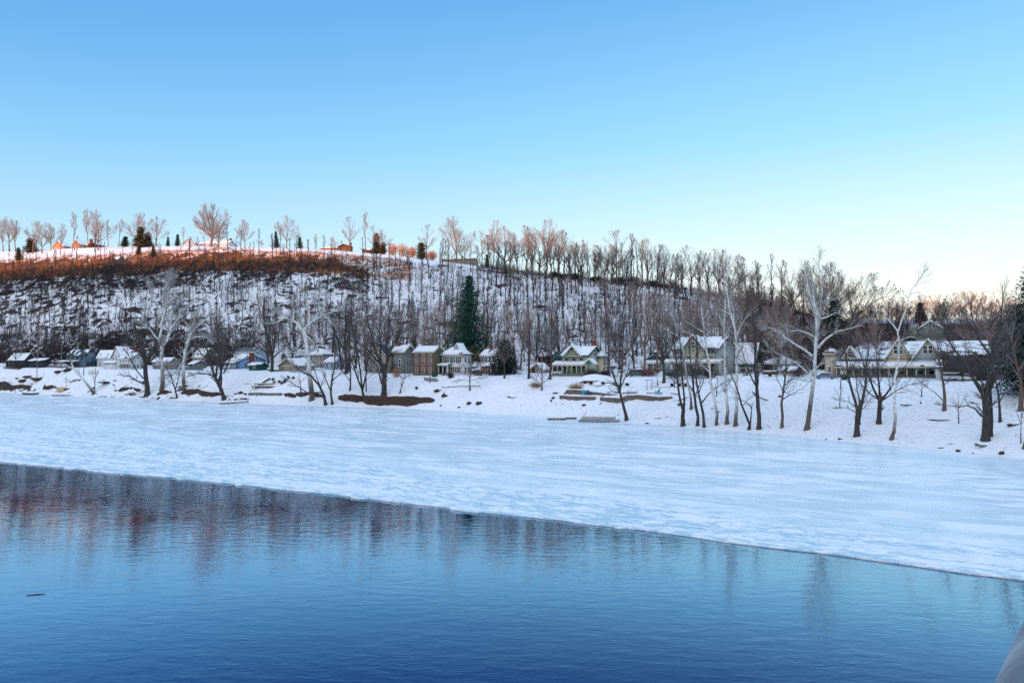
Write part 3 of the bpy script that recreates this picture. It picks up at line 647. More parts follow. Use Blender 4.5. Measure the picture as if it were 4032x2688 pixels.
class House:
    """local frame: origin at the front right corner on the ground, x to the right along the front, y into the house"""
    def __init__(s, name, label, xc, D, rz, cat='house', group=None, z=None, corner='right'):
        s.c = ground(xc, D) if z is None else Vector((xg(xc, D), D, z)); s.rz = R(rz); s.D = D
        s.ux = Vector((math.cos(s.rz), math.sin(s.rz), 0)); s.uy = Vector((-math.sin(s.rz), math.cos(s.rz), 0))
        s.root = empty(name, s.c, s.rz, label, cat, group); s.g = np.random.default_rng(int(xc * 3 + D))
        s.seen = {}
    def along(s, px, axis='x', y0=0.0, x0=0.0):
        """local coordinate where the photo column px crosses the front line (axis x) or a side line (axis y)"""
        o = s.c + s.uy * y0 + s.ux * x0; d = s.ux if axis == 'x' else s.uy; u = (px - CX) / F
        kk = (u * o.y - o.x) / (d.x - u * d.y); return kk + (x0 if axis == 'x' else y0)
    def zh(s, py, x=0, y=0):
        P = s.c + s.ux * x + s.uy * y; return pt(CX, py, P.y)[2] - s.c.z
    def part(s, mb, name, material, parent=None, label=None):
        o = mb.build(name, material, parent or s.root)
        if label: o['label'] = label
        return o
    def body(s, x0, x1, y0, y1, he, material, roof=None, hr=None, name='wall', base=-1.6):
        mb = MB()
        if roof == 'side': mb.prism([(y0, base), (y1, base), (y1, he), ((y0 + y1) / 2, hr), (y0, he)], 'x', x0, x1)
        elif roof == 'front': mb.prism([(x0, base), (x1, base), (x1, he), ((x0 + x1) / 2, hr), (x0, he)], 'y', y0, y1)
        else: mb.box(x0, x1, y0, y1, base, he)
        return s.part(mb, name, material)
    def roof(s, kind, x0, x1, y0, y1, he, hr, material='roof_slate', snow=1.0, oh=.45, th=.16, trim=None, faces='both', name='roof', st=.16):
        """side: ridge along the front; front: gable to the front; hip"""
        mb = MB(); sl = []
        if kind == 'side':
            ym = (y0 + y1) / 2; k = (hr - he) / (ym - y0); e = he - k * oh + .05; X0, X1 = x0 - oh, x1 + oh
            for ya, sg in ((y0 - oh, 1), (y1 + oh, -1)):
                mb.hexa([(X0, ya, e), (X1, ya, e), (X1, ym, hr + .05), (X0, ym, hr + .05), (X0, ya, e + th), (X1, ya, e + th), (X1, ym, hr + .05 + th), (X0, ym, hr + .05 + th)])
                sl.append(((X0 + .1, ya, e + th), (X1 - .1, ya, e + th), (X1 - .1, ym, hr + .05 + th), (X0 + .1, ym, hr + .05 + th)))
        elif kind == 'front':
            xm = (x0 + x1) / 2; k = (hr - he) / (xm - x0); e = he - k * oh + .05; Y0, Y1 = y0 - oh, y1 + oh
            for xa in (x0 - oh, x1 + oh):
                mb.hexa([(xa, Y0, e), (xm, Y0, hr + .05), (xm, Y1, hr + .05), (xa, Y1, e), (xa, Y0, e + th), (xm, Y0, hr + .05 + th), (xm, Y1, hr + .05 + th), (xa, Y1, e + th)])
                sl.append(((xa, Y0 + .1, e + th), (xa, Y1 - .1, e + th), (xm, Y1 - .1, hr + .05 + th), (xm, Y0 + .1, hr + .05 + th)))
        elif kind == 'hip':
            X0, X1, Y0, Y1 = x0 - oh, x1 + oh, y0 - oh, y1 + oh; dd = min((X1 - X0), (Y1 - Y0)) / 2; e = he
            if (X1 - X0) >= (Y1 - Y0): r0, r1 = (X0 + dd, (Y0 + Y1) / 2, hr), (X1 - dd - .01, (Y0 + Y1) / 2, hr)
            else: r0, r1 = ((X0 + X1) / 2, Y0 + dd, hr), ((X0 + X1) / 2, Y1 - dd, hr)
            n = len(mb.v); mb.v += [(X0, Y0, e), (X1, Y0, e), (X1, Y1, e), (X0, Y1, e), (X0, Y0, e + th), (X1, Y0, e + th), (X1, Y1, e + th), (X0, Y1, e + th), r0, r1]
            mb.q += [(n, n + 3, n + 2, n + 1), (n, n + 1, n + 5, n + 4), (n + 1, n + 2, n + 6, n + 5), (n + 2, n + 3, n + 7, n + 6), (n + 3, n, n + 4, n + 7)]
            a = [(X0, Y0, e + th), (X1, Y0, e + th), (X1, Y1, e + th), (X0, Y1, e + th)]
            if (X1 - X0) >= (Y1 - Y0):
                mb.q += [(n + 4, n + 5, n + 9, n + 8), (n + 6, n + 7, n + 8, n + 9)]; mb.t += [(n + 5, n + 6, n + 9), (n + 7, n + 4, n + 8)]
                sl = [(a[0], a[1], r1, r0), (a[1], a[2], r1, r1), (a[2], a[3], r0, r1), (a[3], a[0], r0, r0)]
            else:
                mb.q += [(n + 5, n + 6, n + 9, n + 8), (n + 7, n + 4, n + 8, n + 9)]; mb.t += [(n + 4, n + 5, n + 8), (n + 6, n + 7, n + 9)]
                sl = [(a[0], a[1], r0, r0), (a[1], a[2], r1, r0), (a[2], a[3], r1, r1), (a[3], a[0], r0, r1)]
        elif kind == 'shed':      # one slope falling to the front
            X0, X1 = x0 - oh, x1 + oh; k = (hr - he) / (y1 - y0); e = he - k * oh
            mb.hexa([(X0, y0 - oh, e), (X1, y0 - oh, e), (X1, y1, hr), (X0, y1, hr), (X0, y0 - oh, e + th), (X1, y0 - oh, e + th), (X1, y1, hr + th), (X0, y1, hr + th)])
            sl = [((X0 + .06, y0 - oh + .05, e + th), (X1 - .06, y0 - oh + .05, e + th), (X1 - .06, y1, hr + th), (X0 + .06, y1, hr + th))]
        ro = s.part(mb, name, material)
        if snow > 0:
            V = []; Q = []
            for q in sl:
                q = [np.array(p) for p in q]; L = np.linalg.norm(q[1] - q[0]); Wd = np.linalg.norm(q[3] - q[0])
                v, qq = snow_slab(*q, st, snow, max(3, int(L / .8)), max(3, int(Wd / .8)), s.g); n = sum(len(a) for a in V); V.append(v); Q += [tuple(i + n for i in f) for f in qq]
            if Q: mesh_np('snow', np.concatenate(V), np.array(Q), 'snow', ro, True)
        if trim:       # rake and fascia boards on the faces towards the river and the road
            tb = MB(); w_ = .22
            if kind == 'side':
                for xx in (X0 - .05, X1 + .003):
                    tb.hexa([(xx, y0 - oh, e - w_), (xx + .05, y0 - oh, e - w_), (xx + .05, ym, hr - w_), (xx, ym, hr - w_), (xx, y0 - oh, e + th), (xx + .05, y0 - oh, e + th), (xx + .05, ym, hr + th), (xx, ym, hr + th)])
                    tb.hexa([(xx, ym, hr - w_), (xx + .05, ym, hr - w_), (xx + .05, y1 + oh, e - w_), (xx, y1 + oh, e - w_), (xx, ym, hr + th), (xx + .05, ym, hr + th), (xx + .05, y1 + oh, e + th), (xx, y1 + oh, e + th)])
                tb.box(X0, X1, y0 - oh - .06, y0 - oh - .003, e - w_, e + th * .8)
            elif kind == 'front':
                for yy in (y0 - oh - .06,):
                    tb.hexa([(x0 - oh, yy, e - w_), (xm, yy, hr - w_), (xm, yy + .057, hr - w_), (x0 - oh, yy + .057, e - w_), (x0 - oh, yy, e + th), (xm, yy, hr + th), (xm, yy + .057, hr + th), (x0 - oh, yy + .057, e + th)])
                    tb.hexa([(xm, yy, hr - w_), (x1 + oh, yy, e - w_), (x1 + oh, yy + .057, e - w_), (xm, yy + .057, hr - w_), (xm, yy, hr + th), (x1 + oh, yy, e + th), (x1 + oh, yy + .057, e + th), (xm, yy + .057, hr + th)])
            else: tb.box(X0 if kind != 'shed' else x0 - oh, X1 if kind != 'shed' else x1 + oh, y0 - oh - .06, y0 - oh - .003, e - w_, e + th * .8)
            s.part(tb, 'trim', trim, ro)
        return ro
    def M(s, face, off):
        if face == 'front': return lambda a, o, z: (a, off - o, z)
        if face == 'right': return lambda a, o, z: (off + o, a, z)
        if face == 'left': return lambda a, o, z: (off - o, a, z)
    def fbox(s, mb, M_, a0, a1, o0, o1, z0, z1):
        mb.hexa([M_(a0, o0, z0), M_(a1, o0, z0), M_(a1, o1, z0), M_(a0, o1, z0), M_(a0, o0, z1), M_(a1, o0, z1), M_(a1, o1, z1), M_(a0, o1, z1)])
    def window(s, face, off, a, z, w=.95, h=1.6, frame='trim_white', shut=None, glass='glass', name='window', arch=False):
        M_ = s.M(face, off); mb = MB(); f = .13
        s.fbox(mb, M_, a - w / 2 - f, a + w / 2 + f, .003, .09, z + h, z + h + f + .05); s.fbox(mb, M_, a - w / 2 - f - .06, a + w / 2 + f + .06, .003, .14, z - f, z)
        s.fbox(mb, M_, a - w / 2 - f, a - w / 2, .003, .08, z, z + h); s.fbox(mb, M_, a + w / 2, a + w / 2 + f, .003, .08, z, z + h)
        s.fbox(mb, M_, a - w / 2, a + w / 2, .045, .07, z + h * .48, z + h * .54)
        if arch: mb.prism([(a - w / 2 - f, z + h + .05), (a + w / 2 + f, z + h + .05), (a + w * .3, z + h + .05 + w * .5), (a - w * .3, z + h + .05 + w * .5)], 'y', off - .09, off - .003) if face == 'front' else None
        fr = s.part(mb, name, frame); pb = MB(); s.fbox(pb, M_, a - w / 2, a + w / 2, .004, .035, z, z + h); s.part(pb, 'pane', glass, fr)
        if shut:
            for sg in (-1, 1):
                sb = MB(); c_ = a + sg * (w / 2 + f + .24); s.fbox(sb, M_, c_ - .22, c_ + .22, .003, .06, z, z + h); s.part(sb, 'shutter', shut, fr)
        return fr
    def door(s, face, off, a, z, w=1.0, h=2.1, col='door_wood', frame='trim_white'):
        M_ = s.M(face, off); mb = MB(); s.fbox(mb, M_, a - w / 2, a + w / 2, .003, .06, z, z + h); d = s.part(mb, 'door', col)
        fb = MB(); s.fbox(fb, M_, a - w / 2 - .12, a - w / 2, .003, .09, z, z + h); s.fbox(fb, M_, a + w / 2, a + w / 2 + .12, .003, .09, z, z + h); s.fbox(fb, M_, a - w / 2 - .12, a + w / 2 + .12, .003, .1, z + h, z + h + .15); s.part(fb, 'frame', frame, d)
    def chimney(s, x, y, z0, z1, w=.7, material='chimney_brick', roof=None):
        mb = MB().box(x - w / 2, x + w / 2, y - w / 2, y + w / 2, z0, z1).box(x - w / 2 - .08, x + w / 2 + .08, y - w / 2 - .08, y + w / 2 + .08, z1 + .003, z1 + .15); return s.part(mb, 'chimney', material, roof)
    def porch(s, x0, x1, dp, h, hr, n, post='trim_white', roofm='roof_slate', snow=1.0, floor='timber_grey', rail=None, y0=0.0, name='porch_roof', zf=.4, brk=None):
        ro = s.roof('shed', x0, x1, y0 - dp, y0 - .02, h, hr, roofm, snow, oh=.3, trim=post, name=name)
        s.part(MB().box(x0, x1, y0 - dp, y0 - .01, -1.2, zf), 'porch_floor', floor)
        for i in range(n):
            x = x0 + .15 + (x1 - x0 - .3) * i / max(1, n - 1); pb = MB().box(x - .1, x + .1, y0 - dp + .05, y0 - dp + .25, zf, h - .12)
            if brk: pb.prism([(x - .7, h - .15), (x + .7, h - .15), (x + .1, h - .75), (x - .1, h - .75)], 'y', y0 - dp + .11, y0 - dp + .19)
            s.part(pb, 'post', post)
        if rail:
            rb = MB(); rb.box(x0, x1, y0 - dp + .10, y0 - dp + .2, zf + .78, zf + .88).box(x0, x1, y0 - dp + .12, y0 - dp + .18, zf + .1, zf + .18); xx = x0 + .2
            while xx < x1: rb.box(xx - .03, xx + .03, y0 - dp + .13, y0 - dp + .17, zf + .18, zf + .78); xx += .22
            s.part(rb, 'railing', rail)
        return ro
    def gablet(s, xc, w, y, z0, zp, depth, wallm, roofm='roof_slate', snow=1.0, trim='trim_white', name='dormer'):
        """a small gable to the front with its own roof running back into the main one"""
        mb = MB().prism([(xc - w / 2, z0), (xc + w / 2, z0), (xc, zp)], 'y', y, y + depth); d = s.part(mb, name, wallm)
        k = (zp - z0) / (w / 2); oh = .3; e = z0 - k * oh; th = .14; rb = MB(); V = []; Q = []
        for xa in (xc - w / 2 - oh, xc + w / 2 + oh):
            rb.hexa([(xa, y - .35, e), (xc, y - .35, zp + .03), (xc, y + depth, zp + .03), (xa, y + depth, e), (xa, y - .35, e + th), (xc, y - .35, zp + th + .03), (xc, y + depth, zp + th + .03), (xa, y + depth, e + th)])
            if snow > 0:
                v, qq = snow_slab((xa, y - .3, e + th), (xa, y + depth, e + th), (xc, y + depth, zp + th + .03), (xc, y - .3, zp + th + .03), .15, snow, max(3, int(depth / .8)), 4, s.g); n = sum(len(a) for a in V); V.append(v); Q += [tuple(i + n for i in f) for f in qq]
        s.part(rb, 'dormer_roof', roofm, d)
        if Q: mesh_np('snow', np.concatenate(V), np.array(Q), 'snow', d, True)
        tb = MB(); yy = y - .42
        tb.hexa([(xc - w / 2 - oh, yy, e - .2), (xc, yy, zp - .2), (xc, yy + .06, zp - .2), (xc - w / 2 - oh, yy + .06, e - .2), (xc - w / 2 - oh, yy, e + th), (xc, yy, zp + th), (xc, yy + .06, zp + th), (xc - w / 2 - oh, yy + .06, e + th)])
        tb.hexa([(xc, yy, zp - .2), (xc + w / 2 + oh, yy, e - .2), (xc + w / 2 + oh, yy + .06, e - .2), (xc, yy + .06, zp - .2), (xc, yy, zp + th), (xc + w / 2 + oh, yy, e + th), (xc + w / 2 + oh, yy + .06, e + th), (xc, yy + .06, zp + th)])
        s.part(tb, 'trim', trim, d); return d

# ------------------------------------------------------------------ the houses along the river road, from left to right
RZ = -31
def simple(name, label, x0, xc, x1, D, ye, yr, kind, wm, rm, snow=1.0, trim=None, rz=RZ, cat='house', z=None, oh=.45, st=.16):
    h = House(name, label, xc, D, rz, cat, z=z); w = h.along(x0); d = h.along(x1, 'y')
    he = h.zh(ye); hr = h.zh(yr, 0, d / 2 if kind == 'side' else 0)
    h.body(w, 0, 0, d, he, wm, kind if kind in ('side', 'front') else None, hr)
    h.rf = h.roof(kind, w, 0, 0, d, he, hr, rm, snow, trim=trim, oh=oh, st=st)
    h.w, h.d, h.he, h.hr = w, d, he, hr; return h
def row(h, face, off, a0, a1, n, z, w=.95, hh=1.6, **k):
    for i in range(n): h.window(face, off, a0 + (a1 - a0) * (i + .5) / n, z, w, hh, **k)

h = simple('cabin', 'dark timber cabin with thick snow roof at the far left of the bank', 34, 97, 142, 368, 1416, 1391, 'side', 'w_dark', 'roof_slate', 1.0)
row(h, 'front', 0, h.w + .5, -.5, 3, 1.2, 1.4, 1.2, frame='trim_dark'); h.door('right', 0, h.d * .4, .2, col='door_wood', frame='trim_dark'); h.chimney(h.w * .35, h.d * .5, h.hr - .5, h.hr + 1.0, .6)
s2 = h.body(.01, h.along(168, y0=1.0), 1.2, h.d * .8, h.he * .85, 'w_dark', name='wing'); h.roof('shed', .4, h.along(168, y0=1.0), 1.2, h.d * .8, h.he * .85, h.he * 1.15, 'roof_slate', 1.0, name='wing_roof')
h.window('front', 1.2, 3.0, 1.0, 1.1, 1.2, frame='trim_dark'); h.window('front', 1.2, 6.0, 1.0, 1.1, 1.2, frame='trim_dark')
h.part(MB().box(h.w, 0, -2.2, -.01, -1.5, .2), 'deck', 'timber'); rb = MB().box(h.w, 0, -2.2, -2.1, 1.0, 1.1)
for i in range(9): rb.box(h.w + i * (-h.w - .1) / 8, h.w + i * (-h.w - .1) / 8 + .1, -2.2, -2.1, .2, 1.0)
h.part(rb, 'railing', 'timber')

h = simple('wooden_house', 'slate blue wooden house with two stone chimneys and a low snowy porch', 262, 333, 386, 352, 1398, 1377, 'side', 'w_slate', 'roof_green', .35, 'trim_dark')
row(h, 'right', 0, .5, h.d - .5, 3, 1.0, 1.0, 1.5, frame='trim_dark'); h.window('right', 0, h.d * .35, h.he - .3, .9, 1.2); h.window('right', 0, h.d * .62, h.he - .3, .9, 1.2)
h.chimney(h.w * .75, h.d * .5, h.hr - .5, h.hr + 2.0, .9, 'chimney_stone'); h.chimney(-.8, h.d * .5, h.hr - .5, h.hr + 2.0, .9, 'chimney_stone')
h.porch(h.along(246), h.along(316), 3.0, 2.6, 3.2, 5, 'trim_dark'); row(h, 'front', 0, h.w, -.5, 4, 3.8, .9, 1.3, frame='trim_dark')

h = simple('farmhouse', 'white house with a big snowy gable and two dormers, beside a small white shed', 383, 505, 535, 340, 1404, 1378, 'side', 'w_white', 'roof_slate', 1.0, 'trim_white')
for px_ in (396, 425): 
    xx = h.along(px_); h.gablet(xx, 2.6, .4, h.he - .1, h.he + 1.7, 3.5, 'w_white'); h.window('front', .38, xx - .4, h.he - .05 , .5, .9); h.window('front', .38, xx + .4, h.he - .05, .5, .9)
row(h, 'front', 0, h.w + .4, -.4, 6, .9, .9, 1.5); row(h, 'right', 0, .5, h.d - .5, 2, 1.0)
xg_ = h.along(468); g1 = h.gablet(xg_, 8.0, -1.2, h.he * .95, h.hr + 1.6, 6, 'w_white'); h.body(xg_ - 4, xg_ + 4, -1.2, .5, h.he * .95, 'w_white', name='wing'); row(h, 'front', -1.2, xg_ - 3.6, xg_ + 3.6, 3, 3.4, .8, 1.2); h.chimney(h.along(509), 3, h.he, h.hr + 1.6)
h = simple('white_house', 'white gabled house with tall narrow front windows, left of the thick dark riverside tree', 470, 514, 571, 322, 1410, 1390, 'side', 'w_white', 'roof_slate', 1.0, 'trim_white')
row(h, 'front', 0, h.w + .3, -.3, 4, .7, .7, 1.7, shut='shutter_black'); row(h, 'front', 0, h.w + .3, -.3, 4, 3.2, .7, .6); row(h, 'right', 0, .6, h.d - .6, 3, .8, .8, 1.5); h.window('right', 0, h.d / 2, h.he - .2, .7, .9)
h = simple('storage_shed', 'small white shed with a snowy lean-to roof in front of the dormered white house', 409, 452, 462, 330, 1428, 1422, 'shed', 'w_white', 'roof_slate', 1.0, cat='shed'); h.door('front', 0, h.w * .3, .1, col='trim_white')
h = simple('gabled_house', 'white gable with teal roof half hidden behind the white house and the thick dark tree', 545, 586, 612, 352, 1406, 1383, 'side', 'w_white', 'roof_green', .3, 'trim_white'); row(h, 'front', 0, h.w, 0, 3, 3.0, .8, 1.2)
h = simple('garage', 'low garage with a long snow-covered roof between the first white sycamore and the road', 600, 668, 705, 334, 1424, 1409, 'side', 'w_tan', 'roof_slate', 1.0, cat='garage'); h.door('front', 0, h.w * .3, 0, 2.4, 2.1, 'trim_white'); h.door('front', 0, h.w * .7, 0, 2.4, 2.1, 'trim_white')
h = simple('olive_house', 'plain olive two-storey house seen through the leaning white sycamore', 757, 800, 856, 336, 1404, 1372, 'side', 'w_olive_pale', 'roof_grey', .6, 'trim_cream'); row(h, 'front', 0, h.w, 0, 3, .9); row(h, 'front', 0, h.w, 0, 3, 3.7); row(h, 'right', 0, .5, h.d - .5, 3, 3.7)
h = simple('small_garage', 'little grey garage with a snowy gable roof below the olive house', 742, 764, 815, 315, 1434, 1421, 'side', 'w_grey', 'roof_slate', 1.0, cat='garage'); h.door('front', 0, h.w / 2, 0, 2.2, 2.0, 'trim_dark')

h = simple('pale_house', 'tall white house with light blue gable behind the blue cottage', 922, 1006, 1052, 322, 1384, 1367, 'side', 'w_white', 'roof_grey', .25, 'trim_white')
row(h, 'front', 0, h.w, 0, 5, h.he - 2.2, .8, 1.3); row(h, 'right', 0, .6, h.d - .6, 2, h.he - 2.2); h.window('right', 0, h.d / 2, h.he + .1, .7, 1.0); h.part(MB().box(.003, .06, .0, h.d, -1.2, h.he - .2), 'siding', 'w_ice_blue')
h = simple('blue_cottage', 'bright blue cottage with red brick end chimney and white front porch', 905, 944, 1048, 303, 1416, 1394, 'side', 'w_blue', 'roof_slate', 1.0, 'trim_white')
h.chimney(.55, 5.4, -1.2, h.zh(1391), 1.5); row(h, 'right', 0, .8, h.d * .35, 1, .9, 1.0, 1.7); h.window('right', 0, h.d * .62, 3.6, .9, 1.5); h.window('right', 0, h.d * .85, .9, .9, 1.4)
h.porch(h.w - 1.5, 0, 2.4, 2.7, 3.1, 6, 'trim_white', rail='trim_white'); h.gablet(h.w * .5, 3.2, .8, h.he - .2, h.he + 1.6, 3.5, 'w_ice_blue'); h.window('front', .76, h.w * .5, h.he - .1, .8, 1.0); h.door('front', 0, h.w * .5, .4)
h = simple('green_shed', 'dark green shed with snow on its roof and one white window', 980, 1024, 1053, 288, 1438, 1429, 'side', 'w_green_dark', 'roof_slate', 1.0, cat='shed'); h.window('front', 0, h.w * .52, .9, .9, 1.0)
h = simple('tan_garage', 'tan gable-fronted garage with two windows in white trim', 1098, 1164, 1240, 276, 1440, 1412, 'front', 'w_tan', 'roof_slate', .95, 'trim_cream', cat='garage'); row(h, 'front', 0, h.w + .8, -.8, 2, .8, .9, 1.5, frame='trim_cream'); row(h, 'right', 0, .8, h.d - .8, 3, .9, .9, 1.3)
h.part(MB().box(h.w - .03, .03, -.05, -.003, h.he - .1, h.he + .15), 'belt_board', 'trim_cream')
h = simple('hip_house', 'brown house with white snowy hip roof behind the tan garage', 1218, 1272, 1312, 305, 1396, 1373, 'hip', 'w_tan', 'roof_slate', 1.0, 'trim_white'); row(h, 'front', 0, h.w, 0, 3, 3.4); row(h, 'front', 0, h.w, 0, 3, .8); row(h, 'right', 0, .4, h.d - .4, 2, 3.4); h.gablet(h.w * .5, 2.4, 1.0, h.he + .4, h.he + 2.0, 2.5, 'w_tan')
h = simple('bungalow', 'low pale blue bungalow with snow roof, right of the great white sycamore', 1278, 1318, 1364, 292, 1424, 1407, 'side', 'w_ice_blue', 'roof_slate', 1.0, 'trim_white'); row(h, 'front', 0, h.w, 0, 2, .8); row(h, 'right', 0, .5, h.d - .5, 2, .8)

h = simple('stone_gable_house', 'tan house with stone ground floor and dark blue roof, left of the brick house', 1448, 1519, 1548, 262, 1396, 1355, 'front', 'w_tan_light', 'roof_blue', 0, 'trim_cream')
h.part(MB().box(h.w - .06, .06, -.06, h.d * .9, -1.4, 2.6), 'stone_base', 'w_stone'); row(h, 'front', 0, h.w + .8, -.8, 4, 3.5, .7, 1.7, frame='trim_cream'); h.window('front', 0, h.w / 2, h.he + .7, .9, 1.1, frame='trim_cream')
h.door('front', -.07, -1.6, -.2, 2.2, 2.0, 'trim_dark'); row(h, 'front', -.07, h.w + .5, -3, 2, .6, 1.0, 1.2, frame='trim_cream')
h = simple('grey_house', 'weathered grey house with snowy roof and arched window joined behind the tan gable', 1544, 1592, 1632, 262, 1384, 1361, 'side', 'w_grey', 'roof_slate', 1.0, 'trim_cream')
h.window('front', 0, -2.1, 2.4, 1.0, 2.4, arch=True); h.window('front', 0, h.w + 1.2, 3.8); row(h, 'right', 0, .6, h.d - .6, 2, 3.8); row(h, 'right', 0, .6, h.d - .6, 2, .9); h.chimney(h.w + 1.0, h.d * .5, h.hr - .3, h.hr + 1.0, 1.4, 'chimney_brick')

h = simple('brick_house', 'tall red brick house with three windows a floor and olive green gable side', 1627, 1708, 1750, 246, 1385, 1364, 'side', 'w_brick', 'roof_slate', 1.0, 'trim_cream', oh=.25)
h.part(MB().prism([(-.02, -1.4), (h.d + .02, -1.4), (h.d + .02, h.he - .1), (h.d / 2, h.hr - .1), (-.02, h.he - .1)], 'x', .003, .06), 'siding', 'w_olive')
for z_, hh_ in ((.7, 1.9), (h.he * .47, 1.9)): row(h, 'front', 0, h.w, 0, 3, z_, .95, hh_, frame='trim_cream', glass='glass_curtain')
row(h, 'front', 0, h.w, 0, 3, h.he - 1.25, .9, .45, frame='trim_cream'); h.part(MB().box(.065, .45, h.d * .45, h.d * .45 + .4, -1, h.hr + 1.3), 'flue', 'w_olive')
h.part(MB().box(h.w - .1, .1, -.25, -.003, h.he - .35, h.he - .15), 'cornice', 'trim_cream')
for px_ in (.38, .66): h.part(MB().hexa([(h.w * px_ - .45, 1.2, h.he + .75), (h.w * px_ + .45, 1.2, h.he + .75), (h.w * px_ + .45, 2.1, h.he + 1.25), (h.w * px_ - .45, 2.1, h.he + 1.25), (h.w * px_ - .45, 1.2, h.he + 1.0), (h.w * px_ + .45, 1.2, h.he + 1.0), (h.w * px_ + .45, 2.1, h.he + 1.5), (h.w * px_ - .45, 2.1, h.he + 1.5)]), 'skylight', 'glass', h.rf)

h = simple('shuttered_house', 'white house with black shutters and a small columned portico, beside the brick house', 1740, 1822, 1856, 244, 1396, 1366, 'hip', 'w_white', 'roof_green', 1.0, 'trim_white')
row(h, 'front', 0, h.w + .4, -.4, 3, h.he - 2.5, .95, 1.7, shut='shutter_black'); 
for px_ in (1779, 1803): h.window('front', 0, h.along(px_), .8, .95, 1.8, shut='shutter_black')
xd = h.along(1750); h.door('front', 0, xd, .4, 1.1, 2.2, 'shutter_black'); row(h, 'right', 0, .6, h.d - .6, 2, h.he - 2.5); row(h, 'right', 0, .6, h.d - .6, 2, .8)
h.gablet(h.along(1790), 3.2, 1.5, h.he + 1.2, h.hr + 1.2, 3.5, 'w_white'); h.window('front', 1.46, h.along(1790), h.he + 1.5, .7, .9); h.chimney(h.along(1780), 3.5, h.he + 1, h.hr + 1.4)
h.porch(h.along(1726, y0=-2.2), h.along(1764, y0=-2.2), 2.4, 3.3, 3.7, 3, 'trim_white', zf=.5); h.part(MB().box(xd - .9, xd + .9, -3.4, -2.42, -1, .1), 'front_steps', 'trim_white')

h = simple('red_and_white_house', 'white upper floor over dark red ground floor behind the big spruce', 1893, 1950, 1990, 248, 1398, 1376, 'side', 'w_white', 'roof_brown', .6, 'trim_white'); row(h, 'front', 0, h.w, 0, 4, h.he - 2.1, .8, 1.4)
h.part(MB().box(h.w - .03, .03, -.06, -.004, -1, h.he - 3.0), 'red_siding', 'w_red'); h.chimney(h.along(1914), h.d / 2, h.hr - .3, h.hr + 1.5, .8); h.porch(h.w * .7, -.3, 2.2, 2.6, 3.3, 4, 'trim_white')

h = simple('red_house', 'dark red clapboard house with snowy roof, left of the cream porch house', 2117, 2172, 2192, 262, 1402, 1389, 'side', 'w_red', 'roof_slate', .9, 'trim_dark'); row(h, 'front', 0, h.w, 0, 3, h.he - 2.2, .8, 1.3, frame='trim_dark')
h = simple('maroon_house', 'maroon brick house with plain dark roof just left of the cream porch house', 2176, 2212, 2240, 255, 1416, 1387, 'side', 'w_maroon', 'roof_green', .05, 'trim_dark'); row(h, 'front', 0, h.w, 0, 3, 3.0, .8, 1.3, frame='trim_dark', glass='glass_curtain'); row(h, 'front', 0, h.w, 0, 3, .7, .8, 1.3, frame='trim_dark')
h = simple('gable_garage', 'small tan gable-fronted garage behind the round bare sapling', 2087, 2140, 2166, 240, 1455, 1431, 'front', 'w_tan_light', 'roof_slate', .95, 'trim_cream', cat='garage'); h.door('front', 0, h.w * .72, 0, 1.3, 2.0, 'door_wood'); row(h, 'front', 0, h.w * .5, -.4, 2, .9, .7, 1.1)

# cream house with the long porch
h = simple('cream_porch_house', 'cream house with sage shutters, balcony gable and long arched front porch', 2214, 2313, 2372, 219, 1398, 1366, 'side', 'w_cream', 'roof_slate', 1.0, 'trim_green', oh=.6)
h.part(MB().prism([(0, -1.4), (h.d, -1.4), (h.d, h.he - .05), (h.d / 2, h.hr - .1), (0, h.he - .05)], 'x', .003, .05), 'siding', 'w_pale_green')
for px_ in (2231, 2260, 2289): h.window('front', 0, h.along(px_), h.he - 2.6, .95, 1.8, frame='trim_cream', shut='shutter_sage')
xc_ = h.along(2257); h.gablet(xc_, 5.4, -.7, h.he - .1, h.hr + .25, 4.5, 'trim_green', trim='trim_cream')
h.part(MB().box(xc_ - 2.3, xc_ + 2.3, -1.1, -.72, h.he - .35, h.he - .1).box(xc_ - 2.3, xc_ + 2.3, -1.08, -1.0, h.he + .55, h.he + .65), 'balcony', 'trim_cream'); bb_ = MB()
for i in range(13): bb_.box(xc_ - 2.2 + i * .36, xc_ - 2.13 + i * .36, -1.07, -1.02, h.he - .1, h.he + .55)
h.part(bb_, 'balustrade', 'trim_cream'); h.window('front', -.72, xc_ - .6, h.he + .1, .5, 1.2, frame='trim_cream'); h.window('front', -.72, xc_ + .6, h.he + .1, .5, 1.2, frame='trim_cream')
h.window('right', .05, h.d * .2, h.he - 2.6, .9, 1.8, frame='trim_cream', shut='shutter_sage'); h.window('right', .05, h.d * .5, h.he - .1, .9, 1.6, frame='trim_cream', shut='shutter_sage')
h.body(.055, 1.6, h.d * .62, h.d * .95, h.he * .93, 'w_cream', name='bay'); h.roof('hip', .055, 1.6, h.d * .62, h.d * .95, h.he * .93, h.he * .93 + 1.7, 'roof_slate', 1.0, trim='trim_teal', name='bay_roof'); h.window('right', 1.6, h.d * .78, h.he - 2.9, 1.0, 2.0, frame='trim_cream'); h.window('right', 1.6, h.d * .78, .8, 1.0, 1.8, frame='trim_cream')
h.chimney(-.9, h.d * .62, h.hr - .8, h.hr + 1.6, 1.0); pw = h.along(2175, y0=-2.6)
h.porch(pw, 1.0, 2.8, 3.3, 4.2, 8, 'trim_cream', snow=1.0, rail='trim_green', brk=True, zf=.7); px_ = h.along(2322, y0=-2.8); h.gablet(px_, 3.0, -3.1, 3.5, 4.9, 2.6, 'trim_teal', trim='trim_cream'); h.door('front', 0, h.along(2227), .7, 1.1, 2.2, 'door_green', 'trim_cream')
